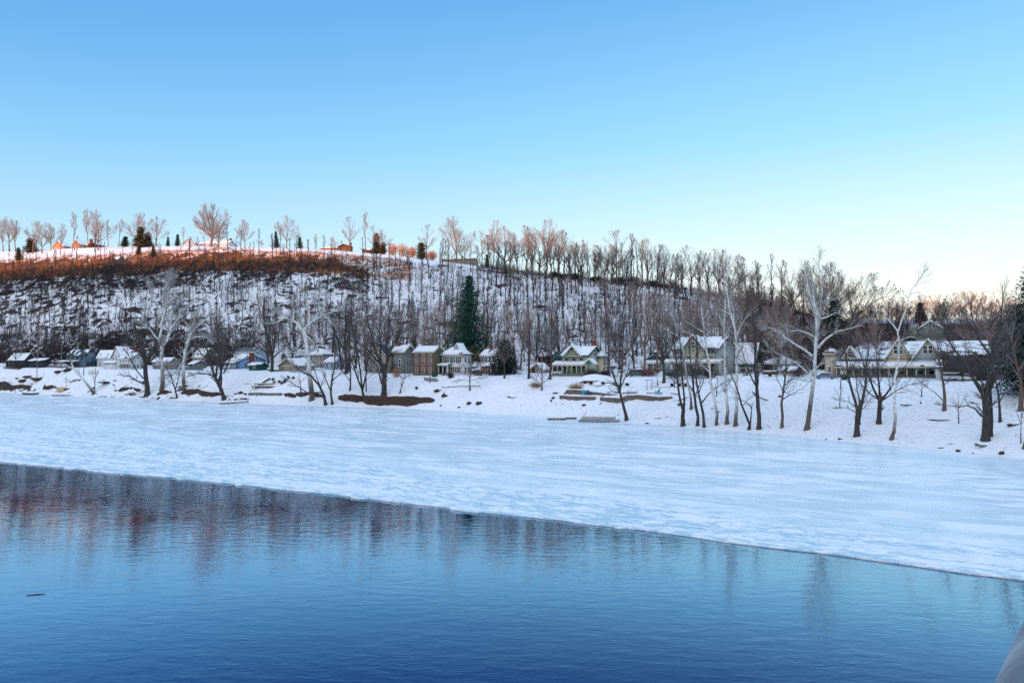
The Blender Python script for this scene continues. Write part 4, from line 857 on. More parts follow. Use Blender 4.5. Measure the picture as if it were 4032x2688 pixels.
for px_ in (2262, 2291): h.window('front', 0, h.along(px_), 1.2, 1.0, 1.7, frame='trim_cream', shut='shutter_sage')

h = simple('garden_house', 'small cream house with dark hipped roof and snowy porch, behind the parked cars', 2548, 2606, 2640, 240, 1414, 1392, 'hip', 'w_pale_green', 'roof_slate', .25, 'trim_green'); row(h, 'front', 0, h.w, 0, 3, h.he - 2, .8, 1.3); h.porch(h.w - 1, 0, 2.4, 2.7, 3.5, 4, 'trim_white')

# large victorian with green trim
h = simple('green_trim_house', 'large pale house with dark green trim and centre gable behind white birches', 2650, 2826, 2894, 203, 1371, 1328, 'side', 'w_victorian', 'roof_slate', 1.0, 'trim_maroon', oh=.7)
h.part(MB().prism([(0, -1.4), (h.d, -1.4), (h.d, h.he - .05), (h.d / 2, h.hr - .1), (0, h.he - .05)], 'x', .003, .05), 'siding', 'w_mansion_blue')
h.part(MB().box(h.w - .04, .04, -.05, -.003, h.he - 1.5, h.he - .1), 'frieze', 'trim_green'); h.part(MB().box(h.w - .06, .06, -.09, -.055, h.he - 1.65, h.he - 1.5), 'belt_board', 'trim_cream')
xc_ = h.along(2734); h.gablet(xc_, 6.0, -1.2, h.he - .2, h.hr + .3, 5, 'w_victorian', trim='trim_maroon'); h.body(xc_ - 3, xc_ + 3, -1.2, -.06, h.he - .2, 'w_victorian', name='centre_bay'); h.window('front', -1.2, xc_, h.he + .2, .9, 1.6, frame='trim_cream')
for px_ in (2674, 2706, 2768, 2802): h.window('front', 0, h.along(px_), h.he - 4.0, 1.0, 2.0, frame='trim_cream', shut='trim_green')
h.window('front', -1.2, xc_ - 1.2, h.he - 4.0, 1.0, 2.0, frame='trim_cream'); h.window('front', -1.2, xc_ + 1.2, h.he - 4.0, 1.0, 2.0, frame='trim_cream')
h.window('right', .05, h.d * .25, h.he - 4.0, 1.0, 2.0, frame='trim_cream', shut='trim_green'); h.window('right', .05, h.d * .75, h.he - 4.0, 1.0, 2.0, frame='trim_cream'); h.window('right', .05, h.d * .5, h.he + .2, .9, 1.5, frame='trim_cream')
h.chimney(-.2, h.d * .4, h.hr - 1.2, h.hr + 1.4, .9); h.porch(h.w - 1.8, 1.6, 3.2, 3.6, 4.3, 7, 'trim_cream', snow=.9, rail='trim_green', zf=.7, brk=True)
for px_ in (2680, 2712, 2770, 2805): h.window('front', 0, h.along(px_), 1.0, 1.1, 2.0, frame='trim_cream', glass='glass_curtain')
h.window('right', .05, h.d * .25, .9, 1.0, 2.0, frame='trim_cream'); h.window('right', .05, h.d * .7, .9, 1.0, 2.0, frame='trim_cream')
x9 = h.along(2972, y0=h.d * .9); h.body(.06, x9, h.d * .9, h.d * .9 + 9, h.zh(1428, x9, h.d * .9), 'w_mansion_blue', name='rear_wing'); h.roof('side', .6, x9, h.d * .9, h.d * .9 + 9, h.zh(1428, x9, h.d * .9), h.zh(1352, x9, h.d * .9 + 4), 'roof_slate', 1.0, name='rear_roof', trim='trim_green')
row(h, 'front', h.d * .9, 4.0, x9 - .5, 3, 1.0, 1.0, 1.8); row(h, 'front', h.d * .9, 1.0, 4.5, 1, .9, 1.4, 2.2, frame='trim_white')

h = simple('green_barn', 'bright green barn with a snowy hip roof between bare trunks', 2996, 3112, 3150, 222, 1432, 1403, 'hip', 'w_green', 'roof_slate', 1.0, 'trim_white', cat='barn'); h.window('front', 0, h.w * .45, 1.0, 1.0, 1.3); h.door('front', 0, h.w * .75, 0, 2.8, 2.6, 'trim_dark')
h = simple('low_shed', 'low pale shed with snow-capped roof in front of the green barn', 3062, 3128, 3152, 196, 1462, 1445, 'side', 'w_pale_green', 'roof_slate', 1.0, cat='shed'); h.window('front', 0, h.w / 2, .8, .9, .9)
h = simple('tall_cream_annex', 'tall narrow cream annex with one small window, left of the cream mansion', 3247, 3286, 3307, 186, 1393, 1372, 'hip', 'w_mansion', 'roof_brown', .45, 'trim_cream', cat='house'); h.window('front', 0, h.w * .5, 1.3, .6, 1.2); h.window('right', 0, h.d * .5, 3.0, .6, 1.2)

# the cream mansion with twin gables
h = simple('twin_gable_mansion', 'wide cream mansion with two steep front gables and a snowy wrap-around porch', 3318, 3712, 3730, 172, 1414, 1346, 'side', 'w_mansion', 'roof_brown', .55, 'trim_green', oh=.5)
for px_, pp in ((3538, 3486), (3654, 3594)):
    xx = h.along(px_); ww = 2 * abs(h.along(pp) - xx); h.gablet(xx, ww, -1.0, h.he + .1, h.zh(1334), 7, 'w_mansion_blue' if px_ > 3600 else 'w_mansion', 'roof_brown', .35, 'trim_cream'); h.body(xx - ww / 2, xx + ww / 2, -1.0, -.01, h.he, 'w_mansion_blue' if px_ > 3600 else 'w_mansion', name='gable_bay')
    h.window('front', -1.0, xx - .55, h.he + 1.4, .75, 1.7); h.window('front', -1.0, xx + .55, h.he + 1.4, .75, 1.7)
    row(h, 'front', -1.0, xx - ww / 2 + .4, xx + ww / 2 - .4, 2, h.he - 2.3, 1.0, 1.7)
    tb = MB()
    for j in range(3): zz = h.he + 4.0 + j * .55; hw = ww / 2 * (1 - (zz - h.he + .3) / (h.zh(1334) - h.he)) - .15; tb.box(xx - hw, xx + hw, -1.05, -1.003, zz, zz + .25)
    if px_ > 3600: h.part(tb, 'gable_bands', 'trim_green')
row(h, 'front', 0, h.w + .6, h.along(3480), 4, h.he - 2.3, 1.0, 1.7); 
xa = h.along(3345); h.gablet(xa, 3.2, .8, h.he + .4, h.he + 3.2, 4, 'w_mansion', 'roof_brown', .8, 'trim_cream'); h.window('front', .76, xa, h.he + .8, .8, 1.2)
h.chimney(h.w * .62, h.d * .5, h.hr - .5, h.hr + 1.6, 1.0); h.body(-1.2, 1.3, -2.2, -1.01, h.he, 'trim_white', name='corner_tower'); row(h, 'front', -2.2, -1.0, 1.1, 2, h.he - 2.4, .7, 1.6); row(h, 'front', -2.2, -1.0, 1.1, 2, .9, .7, 1.8)
h.porch(h.along(3293, y0=-3), -1.3, 3.4, 2.5, 3.5, 12, 'trim_cream', roofm='roof_slate', snow=.93, zf=.3, rail=None, y0=-1.01); row(h, 'front', 0, h.w + .5, h.along(3480), 5, .8, 1.0, 1.9)
for px_ in (3505, 3550, 3625, 3668): h.window('front', -1.0, h.along(px_), .8, 1.0, 1.9)
# behind the mansion
h = simple('stone_house', 'grey stone house with a white-edged gable on the slope above the mansion', 3620, 3714, 3745, 262, 1290, 1262, 'front', 'w_stone', 'roof_slate', .5, 'trim_white', z=float(gz(xg(3714, 262), 262)) + 7); h.window('front', 0, h.w * .37, h.he + .2, .9, 1.6); row(h, 'front', 0, h.w + .5, -.5, 3, 2.6, 1.0, 1.5)
h.part(MB().box(h.w - 1, 1, -1, h.d + 1, -14, -1.7), 'retaining_base', 'w_stone'); x9 = h.along(3586); h.body(x9, h.w - .01, 1, h.d, h.zh(1292), 'w_stone', name='wing'); row(h, 'front', 1, x9 + .3, h.w - .3, 3, 2.2, .8, 1.2)
h = simple('long_dark_house', 'long dark house with streaky snow on its roof, behind the right gable of the mansion', 3722, 3870, 3900, 196, 1412, 1346, 'side', 'w_brown', 'roof_brown', .5, 'trim_dark'); row(h, 'front', 0, h.w, 0, 6, 3.2, 1.0, 1.4, frame='trim_cream'); row(h, 'front', 0, h.w, 0, 6, .8, 1.0, 1.4, frame='trim_cream'); h.porch(h.w * .9, -1, 2.4, 2.5, 3.0, 6, 'trim_dark')

# hilltop houses in the last sunlight
HZ = 16
h = simple('orange_ranch_house', 'sunlit orange brick ranch house with white-edged gable and chimney on the hilltop lawn', 274, 308, 342, 548, 962, 944, 'front', 'w_orange', 'roof_grey', 1.0, 'trim_white', rz=-14); row(h, 'front', 0, h.w + .6, -.6, 2, .8, 1.1, 1.4); h.chimney(h.along(325), 6, h.he - 1, h.hr + 1.2, 1.6)
h.body(.01, h.along(335, y0=4), 4, 12, h.he, 'w_orange', name='wing'); h.roof('side', .4, h.along(335, y0=4), 4, 12, h.he, h.hr - .5, 'roof_grey', 1.0, name='wing_roof'); row(h, 'front', 4, 1.5, 7.5, 3, .8, 1.0, 1.2)
h = simple('brown_hilltop_house', 'brown gabled hilltop house with snow roof, right of the orange ranch house', 334, 370, 408, 556, 962, 947, 'front', 'w_brown', 'roof_grey', 1.0, 'trim_white', rz=-14); row(h, 'front', 0, h.w, -.3, 3, .7, 1.0, 1.2)
h = simple('small_orange_house', 'small orange gabled hilltop house half hidden by bare trees, left of the ranch house', 198, 240, 270, 552, 968, 947, 'front', 'w_orange', 'roof_grey', 1.0, 'trim_white', rz=-14); row(h, 'front', 0, h.w, 0, 2, .7)
h = simple('white_ranch_house', 'long low white house with a row of windows on the hilltop', 712, 760, 830, 522, 956, 938, 'front', 'w_white', 'roof_grey', 1.0, 'trim_white', rz=-10); row(h, 'front', 0, h.w + .3, -.3, 4, .8, 1.0, 1.4)
h.body(.01, h.along(868, y0=3), 3, 13, h.he - .5, 'w_white', name='wing'); h.roof('side', .4, h.along(868, y0=3), 3, 13, h.he - .5, h.hr - 1.0, 'roof_grey', 1.0, name='wing_roof', trim='trim_white'); row(h, 'front', 3, 1.5, h.along(860, y0=3), 6, .8, 1.2, 1.2)
h = simple('snow_roof_house', 'low hilltop house that is nearly all snowy roof, right of the tall sunlit oak', 860, 892, 922, 512, 960, 948, 'side', 'w_white', 'roof_grey', 1.0, rz=-10); h.chimney(h.along(888), h.d / 2, h.hr - .3, h.hr + 1.6, 1.2); row(h, 'front', 0, h.w, 0, 3, .6)
h = simple('log_house', 'brown log house with wide window and chimney on the sunny hill edge', 1328, 1374, 1386, 446, 969, 960, 'front', 'w_log', 'roof_brown', .5, 'trim_maroon', rz=-14); h.window('front', 0, h.w * .45, .7, 2.6, 1.3, frame='trim_cream'); h.chimney(-1.0, 3, h.he, h.hr + 1.2, 1.0)
x9 = h.along(1253); h.body(x9, h.w - .01, 1.5, 9, h.he - .6, 'w_orange', name='wing'); h.roof('side', x9, h.w - .5, 1.5, 9, h.he - .6, h.he + .5, 'roof_brown', 1.0, name='wing_roof', trim='trim_maroon'); row(h, 'front', 1.5, x9 + .5, h.w - .6, 3, .6, 1.8, 1.2, frame='trim_cream')
h = simple('brown_bungalow', 'small brown bungalow beside the sunlit conifer at the hill edge', 1424, 1470, 1480, 440, 996, 980, 'side', 'w_brown', 'roof_brown', .3, rz=-14); row(h, 'front', 0, h.w, 0, 3, .6, 1.1, 1.1, frame='trim_dark')
h = simple('flat_roofed_house', 'long flat-roofed grey house on the wooded ridge', 1742, 1872, 1882, 408, 1017, 1012, 'shed', 'w_tan', 'roof_brown', .3, 'trim_cream', rz=-14); row(h, 'front', 0, h.w + .5, -.5, 8, .9, 1.4, 1.5, frame='trim_cream'); h.chimney(h.w * .45, h.d * .6, h.hr - .4, h.hr + 1.0, .7)
h = simple('far_sunlit_house', 'tiny sunlit house among the red-lit trees on the far right hill', 3670, 3688, 3694, 392, 1236, 1228, 'side', 'w_white', 'roof_grey', 1.0, rz=-14, z=40.5); h.part(MB().box(h.w, 0, 0, h.d, -6, -1.61), 'foundation', 'w_stone'); row(h, 'front', 0, h.w, 0, 2, .6, .6, .9)

# ------------------------------------------------------------------ tree kinds
random.seed(21)
ROUND = [make_round(18, .38, .42, .18, tmin=.022, kids=(9, 8, 6, 4), mc='twig_sun_tinted', mt='bark_sun_tinted'), make_round(18, .33, .36, .22, tmin=.022, kids=(9, 8, 6, 4), mc='twig_sun_tinted', mt='bark_sun_tinted'), make_round(18, .36, .46, .16, tmin=.022, kids=(9, 8, 6, 4), mc='twig_sun_tinted', mt='bark_sun_tinted'), make_round(18, .30, .30, .30, tmin=.017, mc='twig_sun_tinted', mt='bark_sun_tinted', kids=(8, 6, 5, 3))]
VASE = [make_round(18, .30, .26, .28, up=.22, kids=(8, 5, 4, 3), tmin=.017, mc='twig_sun_tinted', mt='bark_sun_tinted'), make_round(18, .28, .20, .33, up=.25, kids=(8, 5, 4, 3), tmin=.017, mc='twig_sun_tinted', mt='bark_sun_tinted'), make_tall(18, .24, .5, (10, 5, 4), 3, .022, .17, 'bark_sun_tinted', 'twig_sun_tinted', fork=True)]
TALL = [make_tall(17, .30, .42, (8, 4, 3), 3, .034, .17), make_tall(17, .26, .5, (7, 4, 3), 3, .034, .15, wig=.012), make_tall(17, .32, .35, (10, 5, 3), 3, .034, .2, fork=True), make_tall(17, .24, .45, (7, 4, 3), 3, .034, .13, wig=.03), make_tall(17, .28, .55, (8, 5, 3), 3, .03, .16, fork=True)]
BUSHY = [make_round(14, .22, .38, .15, tmin=.014, kids=(9, 6, 5, 3), mt='bark_dark', mc='twig_dark'), make_round(14, .26, .33, .12, tmin=.014, kids=(10, 6, 5, 3), up=.2, mt='bark_dark', mc='twig_dark')]
WARM = [make_round(14, .2, .36, .15, tmin=.025, kids=(11, 7, 5, 3), up=.18, mt='bark_brown', mc='twig_warm'), make_round(14, .2, .30, .15, tmin=.025, kids=(11, 6, 5, 3), up=.2, mt='bark_brown', mc='twig_warm')]
protos = ROUND + VASE + TALL + BUSHY + WARM
def top_h(px, topy, Y, z): return pt(px, topy, Y)[2] - z
def hill_tree(kind, H0, px, basey, topy, label, group=None, wide=1.0, Y=None):
    p = place(px, basey) if Y is None else ground(px, Y); H = max(2.5, top_h(px, topy, p.y, p.z)); return put(random.choice(kind), p, H, H0, label, group, wide=wide)

# hilltop trees catching the last sun
HT = [(12, 985, 868, VASE, 'first bare tree at the left end of the sunlit hilltop'), (38, 985, 858, ROUND, 'rounded bare hilltop tree near the left edge'), (60, 990, 872, VASE, 'narrow bare hilltop tree third from the left edge'),
      (128, 1000, 872, ROUND, 'spreading bare tree behind the dark round evergreen on the hilltop'), (166, 996, 874, ROUND, 'bare tree with dark trunk left of the small orange house'), (200, 985, 890, ROUND, 'bushy bare tree in front of the small orange house'),
      (238, 1004, 885, VASE, 'slim bare tree on the lawn below the small orange house'), (294, 985, 836, VASE, 'tall fan-shaped bare tree in front of the orange ranch house gable'), (345, 976, 828, VASE, 'tall forked bare tree just left of the widest lawn tree'),
      (373, 992, 880, VASE, 'orange-lit leaning trunk on the lawn below the brown hilltop house'), (386, 985, 834, ROUND, 'wide bare tree with thick trunk before the brown hilltop house'), (425, 970, 868, VASE, 'thin bare tree between two hilltop lawns'),
      (468, 968, 866, VASE, 'thin pale tree left of the small dark evergreen bush'), (545, 966, 838, ROUND, 'round-crowned tree behind the rust-coloured conifers'), (616, 972, 856, ROUND, 'rounded bare tree right of the rust-coloured conifers'),
      (722, 958, 896, VASE, 'small pale tree behind the white ranch house'), (862, 976, 884, ROUND, 'smaller bare tree pressed against the tall sunlit oak'), (964, 978, 866, ROUND, 'lone rounded tree right of the snow roof house'),
      (1128, 972, 852, ROUND, 'bare tree with ragged crown beside the dark pointed spruce'), (1030, 970, 945, WARM, 'low pale thicket tree on the empty hill crest'), (1240, 974, 922, VASE, 'small pale tree left of the log house'),
      (1310, 975, 932, ROUND, 'little pale tree behind the log house roof'), (1377, 992, 858, ROUND, 'broad fan-crowned tree growing through the log house terrace'), (1437, 985, 842, VASE, 'tall tree right of the log house'),
      (1478, 990, 890, ROUND, 'bare tree behind the sunlit cone-shaped evergreen'), (1505, 990, 905, ROUND, 'reddish bare tree among the orange thicket'), (1678, 1018, 887, ROUND, 'dense oval bare tree above the orange bushes'),
      (1798, 1022, 858, ROUND, 'large fan-crowned tree in front of the flat-roofed house'), (1760, 1018, 965, WARM, 'small pale tree left of the flat-roofed house'), (1830, 1020, 940, ROUND, 'small tree behind the flat-roofed house'),
      (1898, 1040, 912, ROUND, 'leaning bare tree at the right end of the flat-roofed house'), (1925, 1042, 925, VASE, 'pink-tinged tree behind the ridge-end evergreen'), (1940, 1052, 872, VASE, 'very slim forked tree alone on the ridge')]
for px_, by, ty, kd, lb in HT: hill_tree(kd, 14 if kd is WARM else 18, px_, by, ty, lb, 'bare trees along the sunlit hilltop')
oak = make_round(22, .75, .44, .16, tmin=.025, kids=(9, 9, 7, 5), limbs=11, mc='twig_sun_tinted', mt='bark_sun_tinted'); protos.append(oak)
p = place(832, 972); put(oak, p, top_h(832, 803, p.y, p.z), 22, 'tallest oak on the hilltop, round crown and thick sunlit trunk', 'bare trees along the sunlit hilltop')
# ridge trees, tops traced along the skyline
random.seed(5)
RT = [(1985, 895), (2010, 920), (2040, 935), (2070, 925), (2100, 895), (2125, 910), (2146, 873), (2170, 940), (2200, 915), (2222, 912), (2240, 955), (2265, 960), (2290, 965), (2315, 948), (2345, 970), (2380, 962), (2410, 970), (2434, 914), (2455, 960), (2487, 928), (2510, 955), (2530, 950),
      (2552, 945), (2580, 968), (2612, 970), (2640, 1000), (2665, 1005), (2690, 1010), (2722, 972), (2760, 1000), (2790, 990), (2832, 984), (2870, 1005), (2905, 1008), (2940, 1040), (2980, 1030), (3035, 1010), (3080, 1030), (3125, 1060), (3160, 1070)]
seg = [(1970, 'left of the big spruce top'), (2150, 'between the ridge house and the cream porch house'), (2330, 'above the cream porch house'), (2560, 'above the leaning riverside tree'), (2760, 'above the green-trimmed house'), (2960, 'above the green barn'), (9999, '')]
for i, (px_, ty) in enumerate(RT):
    zone = ['on the ridge just right of the flat-roofed house', 'on the ridge above the red house', 'on the ridge above the cream porch house', 'on the ridge above the parked pickup', 'on the ridge above the green-trimmed house', 'on the ridge above the green barn'][min(5, int((px_ - 1970) / 205))]
    kd = random.choice([VASE, VASE, VASE, TALL, ROUND, ROUND]); H0 = 17 if kd is TALL else 18
    by = float(np.interp(px_, PX, PR[:, 8])) + rnd(4, 26)
    lb = {id(VASE): 'tall vase-shaped bare tree ', id(TALL): 'thin straight bare tree ', id(ROUND): 'full-crowned bare tree '}[id(kd)] + zone
    hill_tree(kd, H0, px_ + rnd(-4, 4), by, ty, lb, 'bare trees along the wooded ridge', wide=1.25 if kd is not TALL else 1.0)
for px_, ty, w_, lb in [(3222, 1035, 1.0, 'broad pale-crowned tree right behind the tall white sycamore'), (3300, 1037, 1.25, 'wide fan-crowned tree on the skyline left of the dip'), (3385, 1072, 1.45, 'spreading tree leaning right at the end of the skyline woods'), (3262, 1090, .9, 'smaller bare tree between two wide skyline crowns')]:
    p = ground(px_ - 25, 300); put(random.choice(ROUND[:3]), p, top_h(px_, ty, 300, p.z), 18, lb, 'bare trees along the wooded ridge', wide=w_)
# the hillside woods
def zone_label(px_, t_, base):
    lm = [(250, 'the dark cabin'), (460, 'the dormered white house'), (720, 'the low snowy garage'), (930, 'the olive house'), (1100, 'the blue cottage'), (1320, 'the tan garage'), (1560, 'the stone gable house'), (1760, 'the brick house'),
          (1990, 'the shuttered white house'), (2170, 'the red house'), (2420, 'the cream porch house'), (2640, 'the parked pickup'), (2900, 'the green-trimmed house'), (9999, 'the green barn')]
    z_ = 'low on the slope above ' if t_ < .34 else 'halfway up the slope above ' if t_ < .68 else 'high on the slope above '
    return base + z_ + [n for a, n in lm if px_ < a][0]
random.seed(77); spots = []
for k in range(3000):
    px_ = rnd(10, 3050); t_ = rnd(.04, .97); toe, top, foot, cr, rd = [float(a) for a in prof(px_)[:5]]; Y = foot + (cr - foot) * t_
    if all(abs(px_ - a) > 14 or abs(t_ - b_) > .10 for a, b_, *_ in spots): spots.append((px_, t_, Y))
    if len(spots) >= 560: break
order = list(range(len(spots))); random.shuffle(order); order = sorted(order, key=lambda i: spots[i][2] / (1.0 + .0 * i)); N_IND = 165
chosen = set(order[::2][:N_IND]); woods = []
for i, (px_, t_, Y) in enumerate(spots):
    kd = TALL if random.random() < .78 else VASE; H0 = 17 if kd is TALL else 18
    H = rnd(9, 15) * (1.0 if px_ > 1500 else 1.05) + (3 if px_ > 1700 else 0); p = ground(px_, Y)
    if i in chosen: put(random.choice(kd), p, H, H0, zone_label(px_, t_, ('thin dark bare tree ' if kd is TALL else 'broader bare tree ')), 'bare trees on the snowy hillside')
    else: woods.append((random.choice(TALL[:4]), p, H, H0))
for i in range(260):     # saplings and far stems that merge into one mass
    px_ = rnd(-40, 3100); t_ = rnd(.02, .72 if px_ < 1650 else 1.0); toe, top, foot, cr, rd = [float(a) for a in prof(px_)[:5]]; woods.append((random.choice([TALL[1], TALL[3]]), ground(px_, foot + (cr - foot) * t_), rnd(4, 10), 17))
for i in range(70): px_ = rnd(1930, 3150); rd = float(prof(px_)[4]); woods.append((random.choice(ROUND[:2] + VASE[:2]), ground(px_, rd + rnd(5, 60)), rnd(5, 10), 18))
for i in range(60): px_ = rnd(1950, 3150); rd = float(prof(px_)[4]); woods.append((random.choice(TALL[:4]), ground(px_, rd + rnd(10, 60)), rnd(5, 9), 17))
for i in range(34): px_ = rnd(-40, 1500); rd = float(prof(px_)[4]); woods.append((random.choice(ROUND), ground(px_, rd + rnd(60, 160)), rnd(6, 11), 18))
for i in range(190):
    px_ = rnd(-40, 1850); t_ = rnd(.0, .62); toe, top, foot, cr, rd = [float(a) for a in prof(px_)[:5]]; woods.append((random.choice(BUSHY + TALL[:2]), ground(px_, foot + (cr - foot) * t_), rnd(7, 13), 15))
def merged(name, items, label):
    V = []; Q = []; n = 0; cache = {}
    for pr, p, H, H0 in items:
        if id(pr) not in cache:
            vs, qs, m_ = [], [], 0
            for ch in pr.children:
                me = ch.data; v = np.empty(len(me.vertices) * 3, np.float32); me.vertices.foreach_get('co', v); q = np.empty(len(me.loops), np.int32); me.loops.foreach_get('vertex_index', q); vs.append(v.reshape(-1, 3)); qs.append(q.reshape(-1, 4) + m_); m_ += len(me.vertices)
            cache[id(pr)] = (np.concatenate(vs), np.concatenate(qs))
        v, q = cache[id(pr)]; a = rnd(0, 6.28); k = H / H0; c_, s_ = math.cos(a) * k, math.sin(a) * k
        V.append(np.stack([v[:, 0] * c_ - v[:, 1] * s_ + p.x, v[:, 0] * s_ + v[:, 1] * c_ + p.y, v[:, 2] * k + p.z], -1)); Q.append(q + n); n += len(v)
    o = mesh_np(name, np.concatenate(V), np.concatenate(Q), 'bark_hill'); tag(o, label, 'woods', kind='stuff'); return o
merged('hillside_woods', woods, 'mass of thin bare stems filling the hillside between the larger trees')
# the brown wooded hill on the right
random.seed(99)
right = [(2960, 1130), (3010, 1150), (3060, 1165), (3120, 1150), (3330, 1205), (3370, 1195), (3415, 1200), (3455, 1190), (3500, 1165), (3540, 1180), (3570, 1195), (3600, 1185), (3640, 1165), (3680, 1160), (3710, 1190), (3745, 1170), (3780, 1150), (3815, 1158), (3850, 1145), (3885, 1165), (3920, 1180), (3960, 1170), (4000, 1180)]
for i, (px_, ty) in enumerate(right):
    Y = rnd(330, 395); p = ground(px_, Y)
    put(random.choice(WARM), p, top_h(px_, ty, Y, p.z), 14, 'reddish-tipped bare tree on the far right skyline ' + ('behind the green barn' if px_ < 3200 else 'left of the stone house' if px_ < 3620 else 'right of the stone house'), 'reddish trees on the far right hill', wide=1.25)
mid = []
for i in range(120):
    px_ = rnd(2930, 4090); Y = rnd(212, 330)
    if 3560 < px_ < 3760 and Y < 275: continue
    mid.append((random.choice(BUSHY + WARM), ground(px_, Y), rnd(9, 14), 14))
merged('right_hill_woods', mid, 'brown tangle of bare woods on the shaded hill at the right')
bpy.data.objects['right_hill_woods'].data.materials[0] = mat('twig_brown', (.125, .085, .078), .95, .5, .12)
bpy.data.objects['right_hill_woods'].name = 'distant_woods'
# scrub on the hill: the sunlit band under the crest, and the dark tangle above the road
def scrub_mass(name, label, n, fpx, ft, hmin, hmax, material, bw=.045, seed=3, k=7, spread=1.1):
    g = np.random.default_rng(seed); V = []; N = 0
    px_ = g.uniform(*fpx, n * 2); t_ = ft[0] + (ft[1] - ft[0]) * g.random(n * 2); toe, top, foot, cr, rd, *_ = prof(px_)
    Y = foot + (cr - foot) * t_; X = (px_ - CX) / F * Y; cl = fbm(X / 26, Y / 14, 3, seed) > -.3; X, Y = X[cl][:n], Y[cl][:n]; Z = gz(X, Y); H = g.uniform(hmin, hmax, len(X))
    d = g.normal(size=(len(X), k, 3)) * np.array([spread, spread, .25]) * .6 + np.array([0, 0, 1.]); d /= np.linalg.norm(d, axis=2, keepdims=True)
    p0 = np.stack([X, Y, Z - .1], -1)[:, None, :] + g.normal(size=(len(X), k, 3)) * np.array([.35, .35, 0]); tip = p0 + d * (H[:, None, None] * g.uniform(.5, 1.1, (len(X), k, 1)))
    sd_ = np.cross(d, g.normal(size=d.shape)); sd_ = sd_ / (np.linalg.norm(sd_, axis=2, keepdims=True) + 1e-6) * bw
    v = np.stack([p0 - sd_, p0 + sd_, tip], 2).reshape(-1, 3); o = mesh_np(name, v, np.arange(len(v)).reshape(-1, 3), material); tag(o, label, 'scrub', kind='stuff')
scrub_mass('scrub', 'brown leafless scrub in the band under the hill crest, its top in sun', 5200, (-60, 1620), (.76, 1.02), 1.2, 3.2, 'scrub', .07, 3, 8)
scrub_mass('shade_toned_scrub', 'tangled scrub just under the sunlit band, shade painted into its dark colour', 4600, (-60, 1450), (.62, .88), 1.4, 3.6, 'brush_dark', .08, 23, 9)  # shade of the lower band painted in by the darker material
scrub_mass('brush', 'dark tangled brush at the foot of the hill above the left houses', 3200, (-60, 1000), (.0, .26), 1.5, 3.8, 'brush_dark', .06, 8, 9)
scrub_mass('undergrowth', 'fine grey undergrowth and saplings veiling the snowy slope', 9500, (-60, 3050), (.02, .99), 1.2, 4.6, 'brush_grey', .045, 12, 6, .42)
scrub_mass('ridge_brush', 'dark brushwood along the wooded ridge line', 1300, (1880, 3050), (.97, 1.25), .8, 4.5, 'brush_dark', .05, 15, 7, .7)
scrub_mass('hill_brush', 'dense brown brush on the shaded hill at the right', 5000, (2920, 4100), (.0, 1.1), 2.0, 5.0, 'twig_brown', .08, 17, 9)
# hilltop evergreens and thickets
random.seed(31)
CON = make_conifer(12, 2.9, whorls=22, per=9, clump=.8, n_cl=6); CON2 = make_conifer(12, 3.4, mc='needle_olive', whorls=18, per=9, clump=1.0, n_cl=6, droop=.1); CON3 = make_conifer(12, 2.6, mc='needle_dark', whorls=22, per=9, clump=.7, n_cl=6)
protos += [CON, CON2, CON3]
for kd, px_, by, ty, w_, lb in [(CON2, 75, 1028, 975, 1.3, 'small rusty conifer alone on the lower left lawn edge'), (CON2, 122, 995, 937, 1.9, 'round dark evergreen near the left end of the hilltop'), (CON, 490, 968, 930, 2.2, 'low bushy dark evergreen left of the rust-coloured conifers'),
                            (CON2, 548, 975, 892, 1.4, 'tallest rust-coloured conifer on the left hilltop'), (CON2, 580, 972, 915, 1.7, 'broad rust-coloured conifer beside the tallest one'), (CON2, 545, 1006, 962, 1.2, 'small sunlit conifer on the hill edge below the tallest rust-coloured one'), (CON2, 603, 1012, 965, 1.0, 'orange-lit conifer half sunk in the scrub band'),
                            (CON, 661, 962, 932, 1.2, 'little dark spruce left of the white ranch house'), (CON, 698, 962, 922, 1.2, 'small pointed spruce at the left end of the white ranch house'), (CON3, 1090, 974, 910, 1.1, 'dark pointed spruce alone on the crest'), (CON, 1182, 979, 933, 1.3, 'twin-topped spruce near the log house'),
                            (CON2, 1484, 992, 918, 1.1, 'orange-lit pointed conifer beside the brown bungalow'), (CON2, 1506, 996, 952, 1.5, 'low orange bush conifer by the brown bungalow'), (CON, 1917, 1044, 1000, 1.0, 'small evergreen at the end of the flat-roofed house')]:
    p = place(px_, by); o = put(kd, p, top_h(px_, ty, p.y, p.z), 12, lb, 'evergreens on the hilltop', wide=w_)
CON4 = make_conifer(12, 3.6, mc='needle_olive', whorls=14, per=10, clump=1.2, n_cl=6, droop=-.1, shape=.35); protos.append(CON4)
p = place(1660, 1020); put(CON4, p, top_h(1660, 955, p.y, p.z), 12, 'wide rounded olive evergreen under the dense oval tree', 'evergreens on the hilltop', wide=1.25)
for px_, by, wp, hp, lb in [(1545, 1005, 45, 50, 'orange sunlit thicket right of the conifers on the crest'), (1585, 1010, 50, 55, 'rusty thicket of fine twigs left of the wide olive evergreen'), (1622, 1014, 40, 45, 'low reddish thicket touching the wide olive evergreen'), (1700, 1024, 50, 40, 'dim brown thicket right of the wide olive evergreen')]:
    shrub(px_, by, wp, hp, 'scrub', lb, n=900, bw=.05, tw=1.6, name='thicket', cat='thicket')
